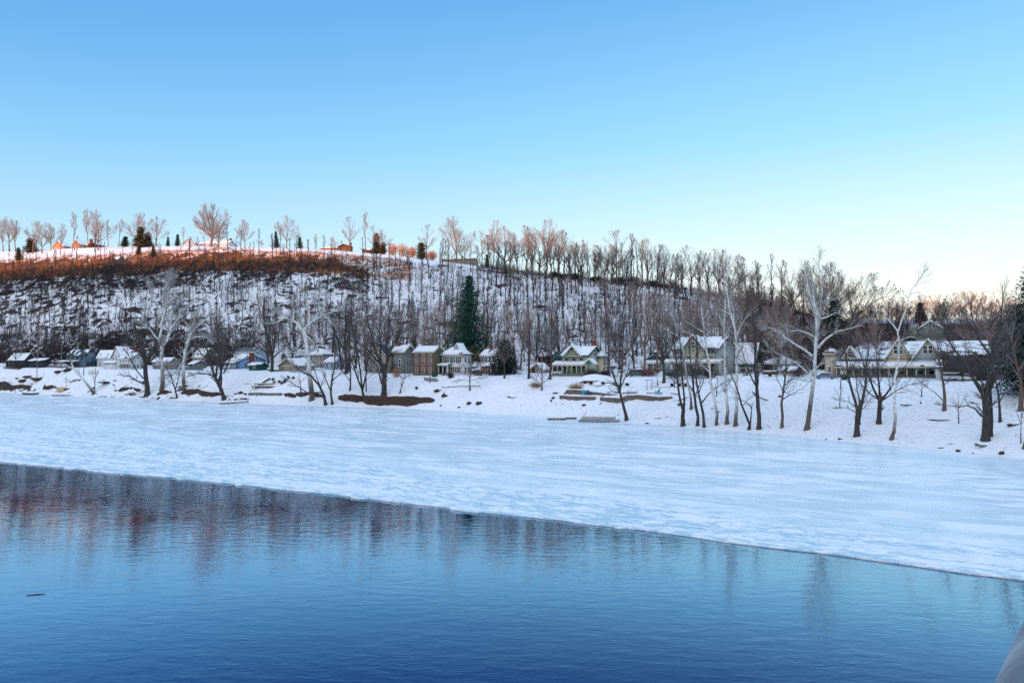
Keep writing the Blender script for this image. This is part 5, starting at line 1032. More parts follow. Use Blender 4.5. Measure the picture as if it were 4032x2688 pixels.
for px_, wp, hp in [(2185, 50, 22), (2215, 40, 16), (2265, 45, 24), (2345, 50, 18), (2440, 50, 24), (2500, 50, 28), (2570, 40, 24), (2610, 36, 14)]:
    shrub(px_, float(np.interp(px_, PX, PR[:, 8])) + 5, wp, hp, 'needle_dark', 'low dark thicket on the bare ridge line ' + ('above the red house' if px_ < 2240 else 'above the cream porch house' if px_ < 2400 else 'above the parked pickup'), n=700, bw=.09, tw=.8, name='thicket', cat='thicket', group='dark thickets on the ridge')
# evergreens among the houses
random.seed(8)
p = ground(1846, 262); make_conifer(top_h(1838, 1083, p.y, p.z), 13.0, whorls=50, per=17, clump=.85, n_cl=11, droop=.16, shape=.72, start=.12, name='spruce_tree', loc=p, label='towering dark green spruce behind the shuttered white house')
p = ground(1988, 236); make_conifer(top_h(1985, 1338, p.y, p.z), 7.0, mc='needle_dark', whorls=26, per=14, clump=.75, n_cl=9, droop=.3, shape=.5, start=.0, name='spruce_tree', loc=p, label='broad blackish evergreen right of the red and white house')
p = ground(1632, 268); make_conifer(top_h(1632, 1325, p.y, p.z), 2.0, whorls=26, per=8, clump=.5, n_cl=5, start=.05, name='conifer_tree', loc=p, label='slim green conifer between the grey house and the brick house')
p = ground(4078, 128); make_conifer(top_h(4050, 1040, p.y, p.z), 8.5, mc='needle_dark', whorls=52, per=16, clump=.6, n_cl=13, droop=.35, shape=.7, start=.04, name='conifer_tree', loc=p, label='huge dark conifer cut off by the right edge')
p = ground(3288, 236); make_conifer(top_h(3288, 1160, p.y, p.z), 5.0, mc='needle_dark', whorls=30, per=10, clump=.8, n_cl=8, droop=.2, shape=.55, start=.05, name='conifer_tree', loc=p, label='dark evergreen behind the tall white sycamore')
p = ground(3628, 330); make_conifer(top_h(3628, 1190, p.y, p.z), 4.5, mc='needle_dark', whorls=22, per=9, clump=.9, n_cl=7, droop=.2, name='conifer_tree', loc=p, label='dark pointed conifer on the skyline above the stone house')
p = ground(3960, 190); make_conifer(top_h(3960, 1250, p.y, p.z), 5.5, mc='needle_dark', whorls=26, per=10, clump=.9, n_cl=8, droop=.3, shape=.6, name='conifer_tree', loc=p, label='shadowy evergreen behind the right edge trees')
# background trees between the houses and the hill
random.seed(61)
BG = [(30, 378, 1180), (150, 385, 1215), (215, 380, 1255), (60, 372, 1290), (330, 372, 1290), (430, 374, 1230), (620, 352, 1240), (690, 350, 1270), (770, 345, 1235), (860, 335, 1215), (985, 330, 1195), (1055, 312, 1165), (1150, 318, 1180), (1205, 300, 1230), (1345, 290, 1190), (1375, 275, 1175), (1400, 300, 1215), (1440, 285, 1190),
      (1480, 292, 1225), (1560, 285, 1200), (1600, 280, 1225), (1670, 280, 1230), (1720, 268, 1195), (1905, 270, 1200), (1945, 262, 1225), (2030, 250, 1195), (2050, 268, 1230), (2110, 262, 1190), (2150, 256, 1210), (2200, 268, 1250), (2330, 262, 1225), (2395, 240, 1180), (2440, 245, 1175), (2495, 240, 1190), (2535, 222, 1150), (2590, 230, 1170), (2620, 245, 1215), (2700, 232, 1180),
      (2760, 238, 1140), (2860, 232, 1125), (2920, 226, 1120), (2960, 230, 1175), (3005, 226, 1165), (3060, 205, 1180), (3130, 200, 1210), (3180, 222, 1175), (3400, 215, 1240), (3450, 205, 1265), (3530, 225, 1235), (3770, 210, 1190), (3830, 190, 1180), (3905, 185, 1190), (3985, 165, 1250)]
for i, (px_, Y, ty) in enumerate(BG):
    p = ground(px_, Y); kd = random.choice([BUSHY, BUSHY, VASE, ROUND] if px_ > 1400 else [BUSHY, TALL, VASE, BUSHY]); H0 = 14 if kd is BUSHY else 17 if kd is TALL else 18
    lms = [(250, 'the dark cabin'), (560, 'the white house'), (740, 'the low snowy garage'), (940, 'the olive house'), (1110, 'the blue cottage'), (1320, 'the hip-roofed brown house'), (1570, 'the stone gable house'), (1740, 'the brick house'), (1960, 'the red and white house'), (2180, 'the red house'), (2420, 'the cream porch house'), (2640, 'the parked cars'), (2930, 'the green-trimmed house'), (3230, 'the green barn'), (3600, 'the cream mansion'), (9999, 'the long dark house')]
    nm = {id(BUSHY): 'bushy dark bare tree behind ', id(TALL): 'slender bare tree behind ', id(VASE): 'upright forked bare tree behind ', id(ROUND): 'wide-crowned bare tree behind '}[id(kd)]
    put(random.choice(kd), p, top_h(px_, ty, Y, p.z), H0, nm + [n for a, n in lms if px_ < a][0], 'bare trees behind the houses')

# ------------------------------------------------------------------ the trees on the riverbank
random.seed(404)
def Yof(px, py): return place(px, py).y
GB = 'bare trees standing on the riverbank'
def G(label, base, limbs, mt='bark_dark', mc='twig_dark', **k):
    Y = Yof(*base); sc = Y / F
    L = [([base] + limbs[0][0], limbs[0][1] * sc, limbs[0][2] * sc)] + [(pl, a * sc, b_ * sc) for pl, a, b_ in limbs[1:]]
    k.setdefault('tmin', .00013 * Y * (.9 if mt in ('bark_sycamore', 'bark_birch') else .6))
    return guided(k.pop('name', 'bare_tree'), label, Y, L, mt, mc, group=k.pop('group', GB), **k)
SY = dict(name='sycamore_tree', mt='bark_sycamore', mc='twig_pale')
# (radii in photo pixels)
G('leaning snow-dusted broken trunk with bare fork beside the orange dock blocks', (372, 1550), [([(355, 1527), (325, 1490), (298, 1462), (282, 1430)], 6.5, 2.5), ([(290, 1450), (262, 1432), (235, 1428)], 2, .6), ([(283, 1432), (296, 1418), (310, 1424)], 2, .6)], mt='bark_birch', mc='twig_grey', dens=.3)
G('very thick dark riverside tree in front of the white gabled house', (580, 1556), [([(576, 1500), (572, 1430), (560, 1380), (545, 1330), (528, 1280)], 11, 4), ([(572, 1440), (585, 1400), (592, 1340), (590, 1270)], 5, 2), ([(566, 1510), (540, 1500), (510, 1480), (490, 1478)], 4, 1), ([(562, 1400), (530, 1370), (500, 1340), (480, 1290)], 4, 1.5), ([(575, 1420), (610, 1380), (630, 1340)], 4, 1.2), ([(565, 1490), (545, 1460), (530, 1420), (520, 1390)], 3, 1)], kids=(0, 7, 6, 4), dens=1.0)
G('tall white sycamore with forked crown, tallest on the left bank', (638, 1532), [([(640, 1480), (636, 1420), (636, 1365)], 9, 6), ([(636, 1365), (650, 1345), (660, 1300), (652, 1240), (672, 1180), (690, 1150)], 6, 2), ([(636, 1365), (620, 1330), (626, 1250), (624, 1180), (622, 1100), (628, 1075)], 6, 1.5), ([(628, 1290), (640, 1220), (645, 1150), (640, 1100)], 3.5, 1), ([(624, 1200), (600, 1160), (585, 1120)], 3, 1), ([(655, 1300), (690, 1250), (715, 1220)], 3, 1), ([(622, 1340), (590, 1300), (565, 1275), (545, 1270)], 3, 1), ([(628, 1160), (645, 1120), (655, 1095)], 2.5, .8)], kids=(0, 7, 6, 4, 3), dens=1.25, **SY)
G('white sycamore leaning right with long drooping side branch', (728, 1543), [([(722, 1480), (722, 1430), (728, 1380), (742, 1335), (752, 1305)], 7.5, 4.5), ([(742, 1340), (770, 1325), (810, 1325), (850, 1345)], 3.5, 1), ([(752, 1305), (742, 1285), (730, 1265)], 3, 1), ([(752, 1305), (775, 1280), (800, 1255), (820, 1240)], 4, 1), ([(725, 1420), (690, 1470), (660, 1490)], 3, 1), ([(724, 1460), (745, 1470), (755, 1480)], 2, .8), ([(748, 1320), (760, 1270), (765, 1230)], 2.5, .8)], kids=(0, 7, 6, 4, 3), dens=1.25, **SY)
G('thin dark double stem leaning at the foot of the two left sycamores', (698, 1563), [([(688, 1525), (676, 1490), (660, 1455)], 3.5, 1.2), ([(690, 1535), (694, 1490), (690, 1440)], 2.2, .8)])
G('many-stemmed dark tree leaning left over the ice ledge', (884, 1572), [([(872, 1535), (855, 1500), (842, 1470), (828, 1420), (815, 1370)], 9, 3), ([(868, 1540), (878, 1490), (882, 1420), (884, 1350), (880, 1290)], 5, 1.6), ([(858, 1510), (862, 1450), (868, 1380), (870, 1310)], 5, 1.6), ([(850, 1490), (845, 1430), (848, 1360), (838, 1290)], 4.5, 1.4), ([(845, 1480), (815, 1470), (785, 1470), (765, 1478)], 3, .8), ([(830, 1420), (800, 1390), (780, 1350)], 3, 1), ([(875, 1470), (905, 1400), (920, 1350)], 3.2, 1)], kids=(0, 8, 6, 4), dens=1.2)
G('dark forked tree on the terrace between the green shed and the tan garage', (1071, 1463), [([(1072, 1420), (1066, 1370), (1050, 1320), (1040, 1260), (1038, 1200)], 7, 3), ([(1070, 1410), (1085, 1350), (1090, 1290), (1100, 1230)], 4.5, 1.5), ([(1068, 1400), (1045, 1370), (1015, 1345), (985, 1330)], 4, 1), ([(1074, 1410), (1110, 1380), (1140, 1355)], 3.5, 1)], dens=1.1, kids=(0, 6, 5, 4))
G('great white sycamore with wide crooked crown, right of the tan garage', (1228, 1575), [([(1224, 1520), (1216, 1460), (1210, 1400), (1206, 1350), (1194, 1300)], 10.5, 7.5), ([(1194, 1300), (1210, 1275), (1240, 1250), (1270, 1235), (1310, 1215), (1345, 1180)], 6, 1.5), ([(1190, 1300), (1170, 1272), (1140, 1256), (1110, 1245), (1085, 1225)], 5.5, 1.4), ([(1150, 1262), (1155, 1225), (1140, 1190)], 3.5, 1), ([(1212, 1275), (1215, 1235), (1205, 1195), (1210, 1150)], 4.5, 1.2), ([(1240, 1250), (1258, 1210), (1262, 1170), (1275, 1140)], 4, 1.1), ([(1270, 1236), (1300, 1265), (1320, 1290)], 3, .9), ([(1204, 1320), (1225, 1340), (1238, 1360)], 3.5, 1), ([(1206, 1375), (1170, 1390), (1135, 1380)], 3.5, 1), ([(1300, 1220), (1335, 1225), (1365, 1210)], 2.6, .8), ([(1120, 1248), (1090, 1270), (1065, 1275)], 2.6, .8), ([(1200, 1290), (1180, 1240), (1175, 1190)], 3.5, 1)], L0=4.5, **SY)
G('dark trunk arching left beside the great white sycamore', (1283, 1594), [([(1275, 1555), (1255, 1515), (1225, 1480), (1190, 1465), (1155, 1440)], 6.5, 2), ([(1262, 1528), (1250, 1490), (1240, 1450)], 3, 1), ([(1270, 1545), (1215, 1545), (1180, 1520), (1150, 1500)], 3.4, 1)], dens=.6)
G('slim dark V-shaped stem on the ice edge right of the arching trunk', (1309, 1592), [([(1303, 1550), (1306, 1500), (1316, 1450), (1318, 1400)], 5, 1.8), ([(1303, 1540), (1285, 1500), (1268, 1460)], 3, 1), ([(1306, 1500), (1340, 1470), (1355, 1420)], 2.6, .8)], dens=.7)
G('tall straight dark tree on the terrace behind the slim V-shaped stem', (1364, 1470), [([(1362, 1400), (1358, 1330), (1362, 1260), (1360, 1200)], 8, 3), ([(1360, 1360), (1380, 1310), (1392, 1240), (1400, 1190)], 4.5, 1.4), ([(1360, 1380), (1335, 1340), (1318, 1270), (1310, 1210)], 4.5, 1.4)], kids=(0, 8, 6, 4), dens=1.3)
G('dark leaning stem left of the brown cut bank', (1432, 1560), [([(1425, 1530), (1405, 1480), (1388, 1430), (1370, 1380), (1355, 1330)], 4.5, 1.6), ([(1426, 1530), (1424, 1460), (1420, 1400), (1408, 1320), (1400, 1260)], 4, 1.4), ([(1428, 1535), (1440, 1470), (1444, 1400), (1440, 1320)], 4, 1.4), ([(1442, 1540), (1445, 1480), (1450, 1420)], 3, 1.2)], dens=1.0)
G('two slender dark stems rising before the stone gable house', (1378, 1537), [([(1380, 1480), (1380, 1430), (1375, 1380), (1370, 1300)], 3.5, 1.3), ([(1379, 1500), (1345, 1460), (1330, 1420)], 2, .7)], dens=.8)
G('massive forked tree growing on top of the brown cut bank', (1511, 1560), [([(1512, 1500), (1514, 1460)], 11.5, 8.5), ([(1514, 1465), (1498, 1420), (1480, 1370), (1470, 1310), (1455, 1250)], 6.5, 2), ([(1514, 1465), (1524, 1420), (1522, 1360), (1530, 1290), (1535, 1220)], 6.5, 2), ([(1516, 1460), (1530, 1400), (1545, 1350), (1575, 1310), (1610, 1290)], 6, 1.5), ([(1505, 1440), (1470, 1400), (1440, 1365), (1410, 1345)], 5, 1.4), ([(1500, 1500), (1494, 1470), (1488, 1440), (1450, 1400)], 3.5, 1.2), ([(1500, 1425), (1500, 1360), (1495, 1300), (1500, 1230)], 4.5, 1.4), ([(1560, 1325), (1580, 1280), (1590, 1240)], 3, 1)], kids=(0, 7, 6, 4), dens=1.1)
G('thin bare sapling on the snowy slope below the brick house', (1573, 1549), [([(1582, 1515), (1590, 1490)], 3, 1.2), ([(1588, 1492), (1572, 1475), (1565, 1460)], 1.5, .5), ([(1588, 1492), (1605, 1480), (1620, 1470)], 1.5, .5)], mc='twig_grey', mt='bark_brown', dens=2)
G('young larch with reddish drooping twigs on the slope below the shuttered house', (1850, 1536), [([(1850, 1500), (1851, 1450), (1850, 1385)], 3.2, .8), ([(1850, 1500), (1825, 1495), (1800, 1500)], 1.2, .4), ([(1850, 1498), (1880, 1490), (1905, 1485)], 1.2, .4), ([(1850, 1480), (1815, 1465), (1790, 1462)], 1.2, .4), ([(1850, 1478), (1885, 1462), (1910, 1455)], 1.2, .4), ([(1850, 1460), (1825, 1440), (1805, 1430)], 1.1, .4), ([(1850, 1455), (1875, 1440), (1895, 1425)], 1.1, .4), ([(1850, 1430), (1832, 1415), (1820, 1400)], 1, .3), ([(1850, 1425), (1868, 1410), (1880, 1395)], 1, .3)], mc='twig_warm', mt='bark_brown', dens=2.2, L0=2.6, kids=(0, 6, 4, 3), up=.0)
G('slim bare tree in front of the broad blackish evergreen', (1986, 1490), [([(1986, 1450), (1984, 1400), (1982, 1350)], 3.5, 1.5), ([(1985, 1440), (1970, 1410), (1960, 1370)], 2, .7), ([(1985, 1430), (2000, 1400), (2010, 1360)], 2, .7)], mc='twig_grey', dens=1.6)
G('bare lawn tree standing left of the small gable garage', (2083, 1490), [([(2082, 1440), (2086, 1380), (2084, 1320), (2088, 1260)], 5.5, 2), ([(2084, 1400), (2060, 1360), (2045, 1310)], 3, 1), ([(2085, 1390), (2115, 1350), (2130, 1300)], 3, 1)], dens=1.4, mc='twig_grey')
G('bare lawn tree at the left end of the long porch', (2166, 1493), [([(2169, 1440), (2172, 1380), (2174, 1310), (2170, 1240)], 5, 2), ([(2171, 1400), (2150, 1360), (2140, 1310)], 2.6, 1), ([(2172, 1380), (2200, 1345), (2215, 1290)], 3, 1)], dens=1.4, mc='twig_grey')
G('small round-crowned sapling beside the tan grass clump', (2133, 1537), [([(2134, 1500), (2133, 1450), (2134, 1425)], 3.2, 1), ([(2134, 1512), (2115, 1500), (2100, 1488)], 1.4, .5), ([(2134, 1510), (2155, 1498), (2168, 1485)], 1.4, .5), ([(2134, 1495), (2118, 1475), (2112, 1455)], 1.2, .4), ([(2134, 1490), (2150, 1470), (2156, 1452)], 1.2, .4)], mc='twig_grey', mt='bark_brown', dens=2.4, L0=2.2)
G('leaning bare tree with weeping twigs above the stacked dock boards', (2468, 1655), [([(2458, 1610), (2446, 1565), (2438, 1530), (2420, 1490), (2408, 1455)], 7, 3), ([(2440, 1545), (2442, 1490), (2446, 1430), (2440, 1360), (2436, 1300)], 5, 1.8), ([(2438, 1535), (2462, 1490), (2478, 1450)], 3.4, 1.2), ([(2435, 1545), (2405, 1540), (2380, 1555)], 3, .8), ([(2430, 1520), (2395, 1505), (2365, 1520)], 2.5, .7), ([(2442, 1440), (2410, 1400), (2390, 1340), (2380, 1290)], 3.4, 1), ([(2444, 1420), (2475, 1380), (2495, 1330)], 3.4, 1), ([(2478, 1452), (2520, 1445), (2560, 1460)], 2, .6)], mc='twig_grey', kids=(0, 7, 5, 4), dens=1.3, up=-.02)
G('dark tree on the lawn right of the parked cars', (2614, 1505), [([(2615, 1470), (2612, 1420), (2600, 1370), (2595, 1300)], 6, 2.4), ([(2612, 1430), (2580, 1400), (2555, 1370)], 3.5, 1), ([(2613, 1420), (2640, 1370), (2650, 1310)], 3.4, 1)], dens=1.3)
# the row at the ice edge on the right
G('first dark twin-stemmed tree of the right-hand row at the ice edge', (2690, 1677), [([(2688, 1640), (2690, 1618)], 9, 7), ([(2690, 1620), (2676, 1580), (2662, 1520), (2655, 1450), (2640, 1380), (2630, 1310)], 5.5, 1.8), ([(2692, 1620), (2694, 1570), (2686, 1510), (2680, 1440), (2675, 1360), (2660, 1280)], 5, 1.6), ([(2660, 1510), (2625, 1470), (2600, 1450)], 2.5, .8)], dens=.9)
G('dark knotted slim tree second in the row at the ice edge', (2746, 1677), [([(2749, 1640), (2740, 1600), (2732, 1540), (2730, 1490), (2720, 1420), (2715, 1340)], 6.5, 2), ([(2732, 1540), (2708, 1510), (2700, 1470)], 2.4, .8), ([(2730, 1490), (2745, 1430), (2742, 1370)], 2.6, .8)], dens=.9)
G('slim dark tree with wavy branches third in the row at the ice edge', (2773, 1683), [([(2769, 1630), (2758, 1580), (2745, 1520), (2738, 1450), (2745, 1380), (2740, 1310)], 6, 2), ([(2764, 1585), (2790, 1550), (2815, 1530), (2850, 1505)], 3, .8), ([(2752, 1545), (2775, 1500), (2780, 1460)], 2.4, .8)], dens=.9)
BI = dict(name='birch_tree', mt='bark_birch', mc='twig_pale')
G('white trunk leaning left across the green-trimmed house, fourth in the row', (2820, 1675), [([(2824, 1630), (2815, 1580), (2800, 1520), (2794, 1460), (2785, 1400), (2775, 1340), (2768, 1270), (2760, 1210)], 6, 2), ([(2793, 1465), (2770, 1440), (2740, 1420), (2722, 1430)], 2.5, .8), ([(2778, 1370), (2745, 1330), (2720, 1310), (2690, 1300)], 3, .9), ([(2772, 1310), (2740, 1290), (2715, 1270)], 2.4, .8), ([(2766, 1260), (2785, 1230), (2792, 1200)], 2, .6)], **BI)
G('white leaning trunk rising from the brush before the house porch, left of the other birches', (2722, 1610), [([(2720, 1560), (2706, 1500), (2698, 1440), (2690, 1380), (2676, 1340), (2660, 1280), (2640, 1230)], 5.5, 1.8), ([(2668, 1320), (2635, 1305), (2605, 1290)], 2.5, .8), ([(2662, 1290), (2650, 1250), (2640, 1210)], 2.5, .8)], **BI)
G('straight pale trunk with dark foot, fifth in the row', (2862, 1669), [([(2866, 1620), (2860, 1560), (2856, 1500), (2853, 1420), (2853, 1340), (2852, 1260), (2855, 1180)], 7.5, 2.5), ([(2853, 1300), (2835, 1260), (2815, 1230)], 3, .9), ([(2853, 1330), (2870, 1290), (2885, 1260)], 2.4, .8)], **BI)
G('tall white trunk with slanting upper limbs, sixth in the row', (2896, 1677), [([(2900, 1610), (2900, 1540), (2902, 1460), (2900, 1380), (2898, 1330), (2888, 1270), (2870, 1210), (2862, 1150), (2858, 1100)], 8, 2.2), ([(2898, 1325), (2912, 1290), (2930, 1255), (2950, 1235)], 3.5, 1), ([(2890, 1280), (2895, 1220), (2892, 1160)], 3, 1), ([(2900, 1500), (2920, 1480), (2940, 1460)], 2, .6), ([(2880, 1240), (2855, 1225), (2835, 1215)], 2.4, .8)], **BI)
G('small dark Y-shaped tree leaning left over the ice, seventh in the row', (2947, 1693), [([(2952, 1672), (2935, 1630), (2918, 1590), (2908, 1550), (2890, 1500), (2870, 1460)], 6, 1.4), ([(2954, 1672), (2962, 1630), (2966, 1605), (2950, 1585), (2925, 1575)], 3, .8), ([(2966, 1605), (2972, 1590)], 1.6, .6)], dens=.7)
G('tall dark trunk with a broken stub, eighth in the row', (2988, 1690), [([(2990, 1640), (2984, 1570), (2980, 1510), (2974, 1450), (2976, 1380), (2973, 1310), (2968, 1230)], 9, 2.6), ([(2982, 1550), (2994, 1500), (3000, 1440), (3010, 1380)], 4.5, 1.4), ([(2979, 1560), (2965, 1545)], 4, 2), ([(2978, 1520), (2955, 1470), (2940, 1430), (2925, 1370)], 3.5, 1)], dens=.9, kids=(0, 7, 5, 4))
G('slim brown trunk curving right with spreading low twigs, ninth in the row', (3078, 1685), [([(3082, 1640), (3078, 1590), (3084, 1550), (3092, 1500), (3098, 1450), (3100, 1390)], 6.5, 2.2), ([(3086, 1540), (3105, 1548)], 2.4, 1), ([(3095, 1490), (3070, 1450), (3055, 1400)], 3, .9), ([(3097, 1460), (3125, 1420), (3140, 1370)], 3, .9), ([(3092, 1505), (3130, 1490), (3160, 1500)], 2.2, .7)], dens=1.5, mt='bark_brown')
G('tallest white sycamore on the right bank, thick brown foot leaning right', (3176, 1692), [([(3186, 1630), (3196, 1560), (3206, 1490), (3210, 1430), (3216, 1350), (3218, 1290), (3212, 1220), (3204, 1150)], 10.5, 4), ([(3204, 1150), (3208, 1100), (3222, 1065), (3215, 1035)], 3.5, 1), ([(3206, 1460), (3202, 1390), (3194, 1330), (3190, 1270), (3180, 1220), (3160, 1180), (3130, 1150)], 6, 1.4), ([(3202, 1400), (3170, 1375), (3130, 1350), (3090, 1320), (3050, 1290), (3040, 1290)], 5, 1), ([(3220, 1370), (3250, 1335), (3290, 1305), (3340, 1295), (3380, 1280)], 6, 1.2), ([(3214, 1260), (3225, 1230), (3245, 1190), (3270, 1180)], 4.5, 1.2), ([(3228, 1255), (3262, 1248), (3300, 1230), (3330, 1228)], 3.5, 1), ([(3214, 1330), (3180, 1310), (3140, 1300), (3110, 1305)], 4, 1), ([(3206, 1490), (3180, 1460), (3150, 1430), (3115, 1410), (3080, 1390)], 4, 1), ([(3208, 1450), (3245, 1425), (3290, 1405)], 3.5, 1), ([(3222, 1300), (3232, 1240), (3240, 1180), (3250, 1120), (3258, 1090)], 4.5, 1.2), ([(3206, 1200), (3185, 1150), (3175, 1100), (3170, 1075)], 3.5, 1), ([(3200, 1500), (3165, 1480), (3140, 1500)], 3, .9)], L0=5, **SY)
G('dark multi-stemmed tree with open fork before the mansion porch', (3374, 1718), [([(3374, 1670), (3376, 1620)], 11.5, 8), ([(3376, 1625), (3368, 1580), (3354, 1530), (3344, 1480), (3340, 1420), (3330, 1360)], 6, 1.8), ([(3376, 1622), (3392, 1575), (3402, 1520), (3400, 1460), (3410, 1390)], 6, 1.8), ([(3384, 1670), (3405, 1610), (3430, 1560), (3445, 1520)], 5, 1.4), ([(3385, 1590), (3378, 1530), (3380, 1470)], 3.4, 1), ([(3368, 1622), (3335, 1605), (3305, 1605)], 2.2, .7), ([(3366, 1600), (3340, 1580), (3300, 1575)], 2.2, .7)], dens=1.2, kids=(0, 7, 6, 4))
G('spreading many-limbed dark tree behind the slim white trunk', (3460, 1669), [([(3462, 1620), (3464, 1575)], 9.5, 8), ([(3464, 1580), (3450, 1530), (3440, 1470), (3430, 1400), (3425, 1350)], 5, 1.5), ([(3464, 1578), (3470, 1520), (3472, 1460), (3480, 1390)], 5, 1.5), ([(3466, 1578), (3490, 1530), (3505, 1480), (3530, 1430)], 5, 1.3), ([(3466, 1580), (3510, 1540), (3550, 1515), (3590, 1502)], 3.6, 1), ([(3462, 1575), (3430, 1550), (3400, 1510), (3385, 1470)], 3.6, 1), ([(3468, 1560), (3455, 1480), (3452, 1400)], 3.8, 1)], dens=1.4, kids=(0, 8, 6, 4))
G('slender white trunk kinking upward in front of the mansion gables', (3506, 1733), [([(3520, 1700), (3526, 1640), (3524, 1560), (3524, 1490), (3536, 1420), (3542, 1350), (3536, 1310), (3552, 1260), (3572, 1210), (3580, 1170), (3590, 1140), (3608, 1120)], 7.5, 1.4), ([(3537, 1305), (3510, 1275), (3485, 1255), (3465, 1248)], 3.4, 1), ([(3545, 1340), (3580, 1325), (3600, 1330)], 2.2, .7), ([(3580, 1175), (3565, 1155), (3558, 1140)], 2, .6), ([(3586, 1160), (3605, 1150), (3625, 1165)], 1.8, .6)], dens=.35, **BI)
G('thin reddish dark trunk standing alone on the snowy bank before the parked cars', (3717, 1618), [([(3720, 1570), (3714, 1510), (3706, 1470), (3698, 1420), (3690, 1360)], 7, 2), ([(3712, 1575), (3690, 1545), (3660, 1520), (3650, 1505)], 2.2, .7), ([(3706, 1470), (3720, 1420), (3725, 1380)], 2.5, .8)], dens=.7, mt='bark_brown')
G('biggest dark forked tree at the ice edge near the right edge, arching low branch', (3880, 1735), [([(3882, 1680), (3884, 1620), (3880, 1560)], 15, 11), ([(3880, 1565), (3862, 1520), (3845, 1480), (3835, 1430), (3800, 1380), (3780, 1330), (3770, 1270)], 8, 2), ([(3882, 1562), (3876, 1500), (3870, 1430), (3865, 1350), (3870, 1270), (3860, 1200)], 8, 2), ([(3886, 1562), (3900, 1500), (3900, 1440), (3920, 1380), (3945, 1330), (3960, 1280)], 7.5, 2), ([(3868, 1640), (3850, 1610), (3825, 1597), (3800, 1603), (3760, 1598)], 4.5, 1.3), ([(3835, 1440), (3790, 1440), (3740, 1410), (3715, 1380)], 4, 1), ([(3885, 1540), (3920, 1480), (3960, 1440), (3990, 1400)], 5, 1.3), ([(3868, 1400), (3835, 1340), (3820, 1270), (3815, 1210)], 4.5, 1.2), ([(3872, 1300), (3900, 1240), (3910, 1190)], 4, 1)], dens=.85, kids=(0, 6, 5, 4))
G('dark companion trunk pressed against the biggest forked tree', (3898, 1720), [([(3902, 1660), (3900, 1600), (3896, 1540), (3905, 1470), (3912, 1400)], 9, 2.5), ([(3896, 1540), (3925, 1490), (3950, 1430)], 4, 1)], dens=.8)
G('thin dark tree with zigzag side branches right of the biggest tree', (3938, 1660), [([(3936, 1610), (3932, 1560), (3925, 1520), (3915, 1480), (3908, 1430)], 5.5, 1.8), ([(3936, 1580), (3950, 1545), (3975, 1530), (4000, 1500)], 3, .8), ([(3930, 1555), (3960, 1545), (3985, 1555)], 2.4, .7)], dens=.7)
G('pale leaning trunk bending over at the right edge of the bank', (4018, 1618), [([(4022, 1560), (4018, 1500), (4005, 1440), (3990, 1380), (3985, 1320)], 9, 3), ([(4015, 1500), (4040, 1450), (4060, 1400)], 4, 1), ([(3990, 1370), (4010, 1320), (4030, 1290)], 3.5, 1)], dens=1.0, mt='bark_brown', mc='twig_grey')
G('leaning trunk half cut off by the right edge at the ice', (4030, 1768), [([(4045, 1720), (4070, 1660), (4090, 1590)], 7, 3), ([(4045, 1715), (4030, 1650), (4020, 1580)], 2.5, .8)], dens=.7, mt='bark_brown')
for px_, by, ty, lb in [(3775, 1668, 1560, 'pale sapling on the bank left of the biggest dark tree'), (3628, 1565, 1500, 'small dark sapling at the bank top below the mansion'), (3306, 1608, 1520, 'wispy sapling left of the open-forked tree'), (3905, 1582, 1520, 'short stem on the upper bank behind the biggest tree'), (3310, 1530, 1470, 'faint twiggy sapling on the upper bank'), (2820, 1560, 1500, 'twiggy bush tree behind the right-hand row'),
                        (4020, 1745, 1560, 'thin pale sapling by the right edge'), (2590, 1518, 1488, 'tiny ornamental tree on the terrace of the parked cars'), (2860, 1575, 1510, 'low spreading bush tree between the white trunks'), (372, 1545, 1450, 'thin upright stem beside the broken leaning trunk'), (1500, 1512, 1440, 'low twiggy shrub tree on the cut bank'), (1185, 1545, 1470, 'small sapling left of the great white sycamore')]:
    w_ = rnd(-8, 8); G(lb, (px_, by), [([(px_ + w_ * .5, by - (by - ty) * .5), (px_ + w_, ty)], 1.9, .6), ([(px_ + w_ * .4, by - (by - ty) * .4), (px_ - 14, ty + 20)], 1.1, .4), ([(px_ + w_ * .5, by - (by - ty) * .55), (px_ + 16, ty + 14)], 1.1, .4)], mc='twig_grey', dens=1.6, L0=1.6, kids=(0, 5, 4), maxlvl=3, group='saplings on the riverbank')
for px_, Y, H_, w_, lb in [(3060, 188, 7, 1.2, 'in front of the green barn'), (3160, 184, 7, 1.3, 'right of the low pale shed'), (2655, 182, 6, 1.2, 'left of the green-trimmed house porch'), (3790, 150, 8, 1.2, 'on the bank top before the long dark house'), (3960, 140, 8, 1.3, 'on the bank top behind the biggest tree')]:
    p = ground(px_, Y); put(random.choice(BUSHY), p, H_, 14, 'low bushy bare tree ' + lb, 'low bushy trees by the houses', wide=w_)

